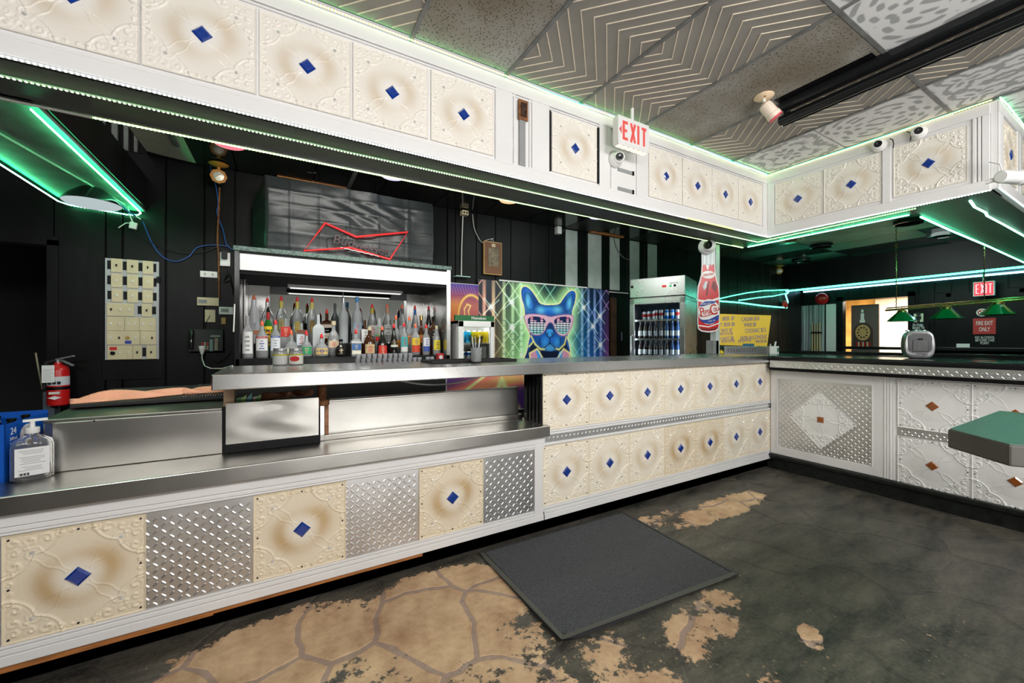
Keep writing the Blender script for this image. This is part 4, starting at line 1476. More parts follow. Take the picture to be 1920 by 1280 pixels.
def art_grid(u, v):
    X = PX0 + u * (PX1 - PX0); Z = PZ0 + v * (PZ1 - PZ0)
    n = len(u)
    C = np.zeros((n, 3))
    C[:] = np.array([0.012, 0.02, 0.035])

    def mix(k, col):
        k = np.clip(k, 0, 1)[:, None]
        C[:] = C * (1 - k) + np.array(col)[None] * k

    def addg(k, col):
        C[:] = C + np.clip(k, 0, 1)[:, None] * np.array(col)[None]

    def seg(p, q):
        ax, az = p; bx, bz = q
        dx, dz = bx - ax, bz - az
        L2 = dx * dx + dz * dz + 1e-12
        t = np.clip(((X - ax) * dx + (Z - az) * dz) / L2, 0, 1)
        return np.hypot(X - ax - t * dx, Z - az - t * dz)

    def line(p, q, w, col, soft=0.6):
        addg(np.exp(-(seg(p, q) / w) ** 2) * soft, col)

    def poly(pts):
        inside = np.zeros(n, bool)
        m = len(pts)
        for i in range(m):
            x1, z1 = pts[i]; x2, z2 = pts[(i + 1) % m]
            if z1 == z2: continue
            c = ((z1 > Z) != (z2 > Z)) & (X < (x2 - x1) * (Z - z1) / (z2 - z1) + x1)
            inside ^= c
        return inside

    def pdist(pts):
        d = np.full(n, 9.)
        for i in range(len(pts)):
            d = np.minimum(d, seg(pts[i], pts[(i + 1) % len(pts)]))
        return d

    def smooth(pts, it=2):
        for _ in range(it):
            o = []
            for i in range(len(pts)):
                a, b = pts[i], pts[(i + 1) % len(pts)]
                o += [(a[0] * .75 + b[0] * .25, a[1] * .75 + b[1] * .25), (a[0] * .25 + b[0] * .75, a[1] * .25 + b[1] * .75)]
            pts = o
        return pts
    # hue across: red-orange, lime green, turquoise, blue, violet
    t = u
    hue = np.stack([np.interp(t, [0, .08, .18, .35, .6, .8, .93, 1], [.9, .8, .45, .22, .05, .02, .03, .55]),
                    np.interp(t, [0, .08, .18, .35, .6, .8, .93, 1], [.25, .35, .75, .70, .55, .25, .15, .15]),
                    np.interp(t, [0, .08, .18, .35, .6, .8, .93, 1], [.15, .12, .28, .30, .40, .70, .65, .6])], 1)
    gl = np.interp(t, [0, .10, .2, .5, .8, 1], [.06, .14, .62, .75, .50, .40]) * np.interp(v, [0, .25, .6, .8, 1], [.95, .65, .35, .12, .04])
    C[:] = C * (1 - gl[:, None]) + hue * gl[:, None] * 0.95
    for cx in (.035, .095, .165, .225, .285, .76, .815, .87, .925):
        k = np.exp(-((u - cx) / 0.0105) ** 4) * np.interp(v, [0, .8, 1], [.92, .72, .35])
        c2 = hue * 0.72 + 0.22
        C[:] = C * (1 - k[:, None]) + c2 * k[:, None]
        bars = (np.abs(u - cx) < 0.011) & (v < .55) & (np.sin(v * 95 + cx * 40) > .80)
        mix(bars * .55, (.02, .08, .12))
    # beams
    for i in range(15):
        uu = i / 15
        x0 = PX0 + (PX1 - PX0) * (uu * 1.3 - .15)
        for sg in (1, -1):
            p = (x0, PZ1); q = (x0 + sg * 0.85, PZ0)
            if (i * 7 + (sg > 0)) % 3 == 0: continue
            d = seg(p, q)
            k = np.exp(-(d / 0.006) ** 2) * .8 * np.interp(v, [0, .3, 1], [.35, .8, 1])
            C[:] = C + k[:, None] * (hue * .75 + .18)
    for p in [zp(690, 500), zp(695, 775), zp(470, 555), zp(1655, 655), zp(1660, 970), zp(1580, 765), zp(1480, 560)]:
        r = np.hypot(X - p[0], Z - p[1])
        addg(np.exp(-(r / .03) ** 2) * .8, (.9, 1, .95))
        for a_ in (.7, 2.3):
            e = (math.cos(a_) * .14, math.sin(a_) * .14)
            line((p[0] - e[0], p[1] - e[1]), (p[0] + e[0], p[1] + e[1]), .006, (.6, .9, .8), .6)
    # aura around the head
    head = smooth([zp(*q) for q in [(800, 345), (850, 330), (905, 370), (960, 450), (1000, 520), (1060, 535), (1150, 535), (1220, 525), (1260, 460), (1320, 385), (1370, 375), (1395, 410), (1385, 500), (1350, 600), (1350, 660), (1345, 790), (1290, 880), (1320, 960), (1335, 1100), (1370, 1150), (820, 1150), (870, 1020), (880, 930), (900, 860), (855, 760), (840, 650), (835, 560), (800, 450)]], 1)
    dh = pdist(head); ih = poly(head)
    addg(np.exp(-(dh / .09) ** 2) * .75 * (~ih), (.50, .85, .35))
    mix(np.exp(-(dh / .016) ** 2), (.95, .92, .45))
    mix(ih * 1.0, (.010, .035, .13))

    def shade(cx, cy, rx, ry, col, amp):
        p = zp(cx, cy); p2 = zp(cx + rx, cy); p3 = zp(cx, cy - ry)
        sx = abs(p2[0] - p[0]); sz = abs(p3[1] - p[1])
        k = np.exp(-(((X - p[0]) / sx) ** 2 + ((Z - p[1]) / sz) ** 2)) * amp * ih
        mix(k, col)
    blue, lt, cy_ = (.015, .12, .55), (.05, .33, .80), (.16, .62, .88)
    shade(850, 400, 60, 80, blue, 1); shade(880, 520, 70, 90, blue, .9); shade(870, 500, 28, 85, cy_, .85); shade(905, 570, 22, 45, lt, .6)
    shade(1350, 420, 50, 70, blue, 1); shade(1310, 530, 60, 90, blue, .9); shade(1325, 520, 26, 75, cy_, .85)
    shade(1100, 600, 160, 60, blue, 1); shade(1010, 590, 45, 38, cy_, .75); shade(1190, 585, 50, 38, cy_, .75); shade(1090, 575, 60, 22, lt, .6)
    shade(1100, 900, 160, 90, blue, .95); shade(1060, 940, 40, 55, lt, .75); shade(1190, 940, 40, 55, lt, .75); shade(1110, 1000, 55, 25, cy_, .7)
    shade(900, 950, 40, 60, blue, .9); shade(1310, 970, 35, 60, blue, .9)
    # ears' inner line
    for e in ([(830, 380), (900, 420), (960, 540), (900, 600), (850, 560)], [(1370, 400), (1310, 450), (1250, 560), (1300, 620), (1345, 560)]):
        ep = smooth([zp(*q) for q in e])
        mix(np.exp(-(pdist(ep) / .012) ** 2) * .55 * ih, (.01, .02, .09))
    # muzzle, nose, jowls
    nose = smooth([zp(*q) for q in [(1065, 800), (1110, 785), (1150, 800), (1155, 860), (1110, 895), (1068, 860)]])
    mix(poly(nose), lt)
    mix(np.exp(-(pdist(nose) / .008) ** 2), (.01, .02, .08))
    for e in ([(1110, 890), (1110, 950)], [(1110, 950), (1040, 1010)], [(1110, 950), (1180, 1010)], [(1085, 835), (1085, 870)], [(1135, 835), (1135, 870)], [(1000, 900), (1000, 960)], [(1225, 900), (1225, 960)]):
        for a_, b_ in zip(e, e[1:]):
            mix(np.exp(-(seg(zp(*a_), zp(*b_)) / .009) ** 2), (.01, .02, .08))
    tongue = smooth([zp(*q) for q in [(1060, 1000), (1110, 950), (1160, 1000), (1150, 1035), (1080, 1035)]])
    mix(poly(tongue) * .8, (.06, .28, .62))
    # dark collar and headphones with yellow rims
    col_ = smooth([zp(*q) for q in [(900, 900), (960, 1000), (1040, 1040), (1190, 1040), (1260, 990), (1290, 900), (1330, 1150), (880, 1150)]])
    mix(poly(col_) * (~poly(tongue)) * .9, (.006, .008, .02))
    for e in ([(905, 870), (950, 960), (1010, 1015), (1050, 1015)], [(1290, 880), (1270, 960), (1210, 1020), (1180, 1010)], [(885, 985), (930, 930)]):
        for a_, b_ in zip(e, e[1:]):
            mix(np.exp(-(seg(zp(*a_), zp(*b_)) / .010) ** 2), (.85, .85, .25))
    for cup, inner in (([(890, 1060), (975, 1010), (1045, 1140), (900, 1150)], [(955, 1030), (1000, 1035), (1035, 1120), (985, 1130)]), ([(1330, 1060), (1260, 1010), (1185, 1130), (1320, 1150)], [(1255, 1030), (1215, 1040), (1190, 1110), (1240, 1120)])):
        cp = [zp(*q) for q in cup]
        mix(poly(cp), (.62, .28, .42))
        mix(poly([zp(*q) for q in inner]), (.05, .32, .75))
        mix(np.exp(-(pdist(cp) / .010) ** 2), (.9, .85, .3))
    # sunglasses with equaliser lenses
    fr = smooth([zp(*q) for q in [(825, 645), (900, 630), (1040, 640), (1115, 665), (1180, 650), (1300, 635), (1375, 650), (1365, 720), (1340, 800), (1290, 870), (1220, 870), (1170, 810), (1150, 745), (1115, 715), (1080, 750), (1050, 830), (985, 868), (900, 850), (855, 760), (838, 700)]], 1)
    mix(poly(fr), (.72, .45, .58))
    mix(np.exp(-(pdist(fr) / .007) ** 2) * .8, (.35, .18, .35))
    for lens in ([(872, 665), (960, 655), (1065, 680), (1060, 780), (1030, 845), (960, 858), (895, 830), (870, 740)], [(1160, 680), (1260, 655), (1340, 670), (1335, 760), (1300, 845), (1240, 855), (1180, 815), (1155, 750)]):
        lp = smooth([zp(*q) for q in lens], 1)
        il = poly(lp)
        mix(il, (.012, .02, .09))
        gx = (X - lp[0][0]) / 0.052; gz = (Z - lp[0][1]) / 0.029
        cell = (np.abs(gx - np.floor(gx) - .5) < .40) & (np.abs(gz - np.floor(gz) - .5) < .34)
        zz = Z - min(p[1] for p in lp)
        hcol = np.floor(gx)
        bar_h = 0.19 + 0.05 * np.sin(hcol * 2.3 + 1)
        on = il & cell & (zz < bar_h)
        f = np.clip(zz / .23, 0, 1)
        ec = np.stack([np.interp(f, [0, .3, .55, .75, 1], [.25, .55, .85, .95, .85]), np.interp(f, [0, .3, .55, .75, 1], [.75, .85, .9, .55, .12]), np.interp(f, [0, .3, .55, .75, 1], [.55, .92, .92, .65, .25])], 1)
        C[on] = ec[on]
    return np.clip(C * 1.25 - .01, 0, 1)


po = thing('dog_poster', 'wide neon poster of a blue bulldog in pink sunglasses and headphones', 'poster', (3.12, 4.35, 0.98))
link_mesh('print', raster_mesh('print', PX1 - PX0, PZ1 - PZ0, 420, 212, art_grid, M_print, (PX0, PY_ - .002, PZ0)), po)
MB().box(PX0, PX1, PY_, PY_ + .006, PZ0, PZ1).build('backing', M_white2, po)
MB().box(2.35, 3.75, PY_ - .012, PY_ + .004, PZ1 + 0.0, PZ1 + .016).build('hanging_rail', M_white2, po)
MB().box(3.75, PX1 + .4, PY_ + .002, PY_ + .014, PZ1 - .03, PZ1 - .015).build('hanging_rail', M_white2, po)


def moon_art(u, v):
    n = len(u)
    C = np.zeros((n, 3))
    C[:] = np.stack([np.interp(v, [0, .3, .55, .75, 1], [.16, .75, .75, .30, .04]), np.interp(v, [0, .3, .55, .75, 1], [.02, .16, .25, .05, .025]), np.interp(v, [0, .3, .55, .75, 1], [.03, .03, .05, .12, .30])], 1)
    r = np.hypot((u - .75) * 1.15, (v - .32) * 1.15)
    k = np.exp(-((r - .52) / .035) ** 2)[:, None]
    C = C * (1 - k) + np.array([[1, .62, .12]]) * k
    k = (r < .50)[:, None] * .55
    C = C * (1 - k) + np.array([[.28, .05, .16]]) * k

    def seg(ax, az, bx, bz):
        dx, dz = bx - ax, bz - az
        t = np.clip(((u - ax) * dx + (v - az) * dz) / (dx * dx + dz * dz), 0, 1)
        return np.hypot(u - ax - t * dx, v - az - t * dz)
    P = [(.35, .10), (.38, .22), (.52, .30), (.50, .48), (.60, .58), (.72, .55), (.64, .44), (.68, .30), (.80, .26), (.62, .22), (.60, .08)]
    for a, b in zip(P, P[1:]):
        k = np.exp(-(seg(*a, *b) / .018) ** 2)[:, None]
        C = C * (1 - k) + np.array([[1, .72, .22]]) * k
    for i in range(9):
        k = np.exp(-(seg(.1 * i, 1, .1 * i + .12, .78) / .006) ** 2)[:, None] * .5
        C = C * (1 - k) + np.array([[.55, .4, .8]]) * k
    return np.clip(C, 0, 1)


p2 = thing('moon_poster', 'purple and orange poster with a glowing ring left of the dog poster', 'poster', (1.9, 4.36, 1.45))
link_mesh('print', raster_mesh('print', 0.36, 0.56, 90, 130, moon_art, M_print, (1.715, 4.358, 1.40)), p2)
MB().box(1.71, 2.08, 4.36, 4.366, 1.395, 1.965).build('backing', M_white2, p2)


def ad_art(u, v):
    n = len(u)
    C = np.zeros((n, 3)); C[:] = (.02, .03, .22)
    C[(v > .62) & (v < .9) & (u < .75)] = (.55, .02, .03)
    e = ((u - .9) / .62) ** 2 + ((v - .18) / .30) ** 2 < 1
    C[e] = (.85, .48, .02)
    e = ((u - .1) / .45) ** 2 + ((v - .02) / .30) ** 2 < 1
    C[e] = (.60, .03, .03)
    return C


p3 = thing('drink_poster', 'blue poster with red square and yellow disc behind the small fridge', 'poster', (1.83, 4.30, 0.98))
link_mesh('print', raster_mesh('print', 0.36, 0.44, 60, 70, ad_art, M_print, (1.66, 4.298, 1.045)), p3)
MB().box(1.655, 2.025, 4.30, 4.306, 1.042, 1.49).build('backing', M_white2, p3)

# plaque
pl = thing('wall_plaque', 'tan framed plaque hung high on the black wall above the posters', 'plaque', (2.28, 4.38, 2.10))
MB().box(2.15, 2.40, 4.36, 4.39, 2.10, 2.505).build('frame', mat('tan_frame', srgb(190, 150, 95), .4), pl, bev=0.005)
MB().box(2.165, 2.385, 4.353, 4.362, 2.115, 2.49).build('field', mat('brown_plaque', srgb(122, 78, 46), .5), pl)
MB().box(2.205, 2.345, 4.349, 4.354, 2.20, 2.42).build('engraved_panel', mat('bronze_panel', srgb(120, 104, 74), .4, var=(30, .5)), pl)
MB().box(2.25, 2.30, 4.347, 4.354, 2.435, 2.475).build('crest', M_cream, pl)
MB().tube([(2.25, 4.38, 2.505), (2.275, 4.38, 2.54), (2.30, 4.38, 2.505)], 0.003, 5).build('hanging_wire', M_wire_white, pl)

# ------------------------------------------------------------------ TALL FRIDGE
fr = thing('upright_fridge', 'tall stainless glass-door fridge full of drinks beside the post', 'fridge', (4.3, 3.6, 0))
fA = V((4.009, 3.796, 0)); e1 = V((0.412, -0.911, 0)).normalized(); e2 = V((0.911, 0.412, 0)).normalized()
FWD = 0.682


def fp(a, b, z):
    return fA + e1 * a + e2 * b + V((0, 0, z))


def fbox(mb, a0, a1, b0, b1, z0, z1):
    vs = [fp(a, b, z) for z in (z0, z1) for b in (b0, b1) for a in (a0, a1)]
    return mb.add(vs, [(0, 2, 3, 1), (4, 5, 7, 6), (0, 1, 5, 4), (2, 6, 7, 3), (0, 4, 6, 2), (1, 3, 7, 5)])


cab = MB()
fbox(cab, 0, 0.03, 0.03, 0.70, 0.1, 1.85); fbox(cab, FWD - .03, FWD, 0.03, 0.70, 0.1, 1.85)
fbox(cab, 0, FWD, 0.66, 0.70, 0.1, 1.85); fbox(cab, 0, FWD, 0.03, 0.70, 0.0, 0.30); fbox(cab, 0, FWD, 0.03, 0.70, 1.80, 1.85)
cab.build('cabinet', M_steelF, fr)
fbox(MB(), 0, FWD, 0.0, 0.70, 1.855, 2.10).build('control_head', M_steelF, fr, bev=0.006)
fbox(MB(), 0.03, FWD - .03, 0.64, 0.66, 0.3, 1.8).build('liner', mat('fridge_liner', (0.03, 0.06, 0.10), .4), fr)
dd = MB()
fbox(dd, 0.0, 0.062, -0.012, 0.028, 0.25, 1.84); fbox(dd, FWD - .062, FWD, -0.012, 0.028, 0.25, 1.84)
fbox(dd, 0.0, FWD, -0.012, 0.028, 1.765, 1.84); fbox(dd, 0.0, FWD, -0.012, 0.028, 0.25, 0.33)
door = dd.build('door_frame', M_steelF, fr, bev=0.004)
fbox(MB(), 0.062, FWD - .062, 0.004, 0.010, 0.33, 1.765).build('glass_pane', M_glass_door, fr)
MB().tube([fp(0.03, -0.012, 1.05), fp(0.03, -0.05, 1.07), fp(0.03, -0.05, 1.35), fp(0.03, -0.012, 1.37)], 0.011, 8).build('door_handle', M_steelF, fr, smooth=50)
for z in (1.57, 1.325, 1.085, 0.80):
    fbox(MB(), 0.035, FWD - .035, 0.06, 0.60, z - .022, z).build('shelf', M_steelF, fr)
fbox(MB(), 0.41, 0.46, -0.004, 0.002, 1.965, 1.992).build('red_display', emis('red_display_glow', (1, .03, .02), .7), fr)
fbox(MB(), 0.50, 0.525, -0.004, 0.002, 1.965, 1.992).build('green_button', emis('green_button_glow', (.1, .9, .4), .6), fr)
fbox(MB(), 0.55, 0.575, -0.004, 0.002, 1.965, 1.992).build('dark_button', M_black, fr)
fbox(MB(), 0.50, 0.60, -0.004, 0.002, 2.005, 2.018).build('maker_label', M_white_txt, fr)
c = fp(0.03, -0.006, 2.0)
MB().cyl(c, c - e2 * -0.006, 0.018, n=12).build('lock', M_black, fr)
for q_ in (0.045, FWD - 0.045):
    area('fridge_light', fp(q_, 0.035, 1.1), fp(FWD / 2, .16, 1.1), 1.3, 2.4, (.72, .88, 1.0), .02).rotation_euler = Matrix((RZ, (e1 if q_ > .3 else -e1).cross(RZ) if False else RZ.cross(-(fp(FWD / 2, .16, 1.1) - fp(q_, .035, 1.1)).normalized()) * -1, -(fp(FWD / 2, .16, 1.1) - fp(q_, .035, 1.1)).normalized())).transposed().to_euler()


ORD = ['first', 'second', 'third', 'fourth', 'fifth', 'sixth', 'seventh', 'eighth', 'ninth', 'tenth', 'eleventh', 'twelfth', 'thirteenth']


def can_mesh(body, top=M_steel, band=None):
    mb = MB().use(body)
    mb.lathe([(0.026, 0), (0.031, 0.006), (0.031, 0.112)], n=12)
    mb.use(top).lathe([(0.031, 0.112), (0.026, 0.121), (0.024, 0.1215)], n=12)
    if band:
        mb.use(band).lathe([(0.0313, 0.045), (0.0313, 0.085)], n=12)
    return mb.mesh('can', 40)


def longneck_mesh(glass, label, cap):
    mb = MB().use(glass)
    mb.lathe([(0.029, 0), (0.030, 0.004), (0.030, 0.125), (0.026, 0.145), (0.015, 0.172), (0.0125, 0.215), (0.013, 0.222)], n=12)
    mb.use(label).lathe([(0.0305, 0.035), (0.0305, 0.10)], n=12)
    mb.use(label).lathe([(0.0138, 0.18), (0.0132, 0.205)], n=12)
    mb.use(cap).lathe([(0.0145, 0.217), (0.0145, 0.226), (0.011, 0.2275)], n=12)
    return mb.mesh('bottle', 40)


M_canblue = mat('blue_can', (0.02, 0.18, 0.62), .3, .4)
M_cansil = mat('silver_can', (0.6, 0.62, 0.64), .3, .7)
M_canred = mat('red_band', (0.55, .02, .02), .4)
M_canyel = mat('yellow_can', (0.80, 0.62, 0.02), .35)
M_cancyan = mat('cyan_can', (0.03, 0.42, 0.68), .35)
M_brownglass2 = mat('brown_bottle', (0.03, 0.014, 0.008), .08)
M_bluebottle = mat('blue_bottle', (0.01, 0.05, 0.16), .08)
M_lblw = mat('white_label', (.72, .70, .66), .5)
M_lblr = mat('red_label', (.5, .02, .02), .5)


def place_mesh(name, me, p, label, cat, group, rz=0):
    o = bpy.data.objects.new(name, me)
    COL.objects.link(o)
    o.location = p
    o.rotation_euler = (0, 0, rz)
    return tag(o, label, cat, group)


me_c1, me_c2 = can_mesh(M_cansil, M_steel, M_canred), can_mesh(M_canblue, M_steel, M_cansil)
me_b1, me_b2, me_b3 = longneck_mesh(M_brownglass2, M_lblw, M_canred), longneck_mesh(M_bluebottle, M_cansil, M_cansil), longneck_mesh(M_brownglass2, M_lblw, M_lblr)
for k in range(8):
    a = 0.105 + k * 0.067
    dp = 0.11
    if k >= 3:
        place_mesh('can', me_c1 if k in (3, 4, 7) else me_c2, fp(a, dp, 1.57), ('silver red-banded can' if k in (3, 4, 7) else 'blue can') + ', ' + ORD[k] + ' from the left on the top shelf of the tall fridge', 'can', 'silver cans in the tall fridge' if k in (3, 4, 7) else 'blue cans in the tall fridge')
    else:
        place_mesh('can', me_c1, fp(a, dp + .16, 1.57), 'silver can far back on the top fridge shelf, ' + ORD[k] + ' from the left', 'can', 'silver cans at the back of the tall fridge')
    place_mesh('bottle', me_b1 if k < 5 else me_b2, fp(a, dp, 1.325), ('brown white-labelled longneck' if k < 5 else 'silver-labelled dark longneck') + ', ' + ORD[k] + ' from the left on the middle fridge shelf', 'bottle', 'brown longnecks on the middle fridge shelf' if k < 5 else 'silver-labelled longnecks on the middle fridge shelf')
    place_mesh('bottle', me_b3 if k < 6 else me_b2, fp(a, dp, 1.085), ('red-capped brown longneck' if k < 6 else 'blue glass longneck') + ', ' + ORD[k] + ' from the left on the lower fridge shelf', 'bottle', 'red-capped longnecks on the lower fridge shelf' if k < 6 else 'blue longnecks on the lower fridge shelf')

# ------------------------------------------------------------------ SMALL COUNTER FRIDGE
mf = thing('counter_fridge', 'small white-framed glass-door fridge on the back bar with a green sign on top', 'fridge', (1.72, 3.75, 1.04))
q = MB().box(1.50, 1.53, 3.62, 3.98, 1.042, 1.49).box(1.86, 1.89, 3.62, 3.98, 1.042, 1.49).box(1.50, 1.89, 3.95, 3.98, 1.042, 1.49).box(1.50, 1.89, 3.62, 3.98, 1.042, 1.07).box(1.50, 1.89, 3.62, 3.98, 1.465, 1.49)
q.build('cabinet', M_white2, mf)
q = MB().box(1.50, 1.555, 3.59, 3.62, 1.045, 1.49).box(1.845, 1.89, 3.59, 3.62, 1.045, 1.49).box(1.50, 1.89, 3.59, 3.62, 1.43, 1.49).box(1.50, 1.89, 3.59, 3.62, 1.045, 1.07)
q.build('door_frame', M_white2, mf, bev=0.004)
MB().box(1.555, 1.845, 3.603, 3.607, 1.07, 1.43).build('glass_pane', M_glass_door, mf)
MB().box(1.535, 1.86, 3.64, 3.93, 1.268, 1.276).build('shelf', M_white2, mf)
MB().box(1.47, 1.89, 3.60, 3.63, 1.492, 1.545).build('brand_sign', mat('green_sign', (0.01, 0.12, 0.03), .4), mf)
text('Heineken', 0.042, (1.72, 3.598, 1.518), RX, RZ, M_white_txt, mf, 'sign_lettering', .001)
area('small_fridge_light', (1.70, 3.63, 1.46), (1.70, 3.75, 1.1), .25, 1.2, (1, .98, .92), .02)
me_y, me_cy = can_mesh(M_canyel, M_steel), can_mesh(M_cancyan, M_steel)
for k in range(5):
    place_mesh('can', me_cy if k < 2 else me_y, (1.575 + k * .063, 3.68, 1.276), ('cyan can' if k < 2 else 'yellow can') + ', ' + ORD[k] + ' from the left on the top shelf of the small fridge', 'can', 'cyan cans in the small fridge' if k < 2 else 'yellow cans in the small fridge')
for k in range(2):
    place_mesh('can', me_c2, (1.58 + k * .064, 3.68, 1.07), ['left', 'right'][k] + ' one of two blue cans on the bottom of the small fridge', 'can', 'blue cans in the small fridge')
bx = thing('carton', 'white carton standing inside the small fridge', 'carton', (1.79, 3.70, 1.07))
MB().box(1.75, 1.83, 3.66, 3.74, 1.0705, 1.24).build('carton_body', M_white2, bx, bev=.002)
for i in range(3):
    MB().box(1.77, 1.785, 3.658, 3.661, 1.10 + i * .04, 1.115 + i * .04).build('printed_mark', M_black_txt, bx)

# ------------------------------------------------------------------ BOTTLES on the back bar: each its own thing
def glassmat(name, col, trans=0.85, rough=0.03):
    return mat(name, col, rough, trans=trans, ior=1.3)


G_clear = glassmat('clear_bottle_glass', (0.92, 0.95, 0.96), .72)
G_frost = mat('frosted_glass', (0.66, 0.70, 0.72), 0.35, trans=.25, ior=1.3)
G_green = mat('green_bottle_glass', (0.02, 0.20, 0.03), 0.06, trans=.3)
G_dark = mat('dark_bottle_glass', (0.012, 0.010, 0.008), 0.06)
G_brown = mat('brown_bottle_glass', (0.06, 0.018, 0.006), 0.06)
G_white = mat('white_bottle', (0.72, 0.72, 0.76), 0.25)
LQ = {'aqua': mat('aqua_liquid', (0.06, 0.55, 0.55), .1, trans=.3), 'red': mat('red_liquid', (0.60, 0.012, 0.010), .1, trans=.2), 'amber': mat('amber_liquid', (0.42, 0.13, 0.015), .1, trans=.3),
      'orange': mat('orange_liquid', (0.75, 0.22, 0.02), .1, trans=.2), 'yellow': mat('yellow_liquid', (0.70, 0.62, 0.08), .1, trans=.3), 'dark': mat('dark_liquid', (0.05, 0.015, 0.006), .1), 'blue': mat('blue_liquid', (0.02, 0.16, 0.38), .1, trans=.2)}
M_spout_r = mat('red_pour_spout', (0.85, 0.045, 0.05), 0.22)
M_spout_o = mat('orange_pour_spout', (0.90, 0.17, 0.07), 0.22)
LM = {}


def lmat(c):
    k = tuple(c)
    if k not in LM:
        LM[k] = mat('paper_label_%d' % len(LM), srgb(*c), .5)
    return LM[k]


PROFILES = {
    # (radius factor, height factor) of a 1 x 1 bottle; the last pair is the neck mouth
    'round': [(0.46, 0), (0.5, 0.02), (0.5, 0.60), (0.46, 0.68), (0.24, 0.80), (0.18, 0.86), (0.17, 1.0)],
    'tall': [(0.46, 0), (0.5, 0.02), (0.5, 0.58), (0.45, 0.66), (0.22, 0.74), (0.17, 0.80), (0.16, 1.0)],
    'slope': [(0.46, 0), (0.5, 0.02), (0.5, 0.40), (0.44, 0.56), (0.26, 0.78), (0.19, 0.88), (0.18, 1.0)],
    'squat': [(0.40, 0), (0.47, 0.03), (0.5, 0.30), (0.46, 0.50), (0.30, 0.66), (0.15, 0.74), (0.14, 1.0)],
    'globe': [(0.36, 0), (0.44, 0.05), (0.5, 0.30), (0.42, 0.52), (0.18, 0.66), (0.14, 0.72), (0.13, 1.0)],
    'square': [(0.48, 0), (0.5, 0.02), (0.5, 0.64), (0.44, 0.70), (0.18, 0.78), (0.16, 1.0)],
    'cone': [(0.46, 0), (0.5, 0.03), (0.46, 0.40), (0.32, 0.62), (0.18, 0.80), (0.15, 1.0)],
}


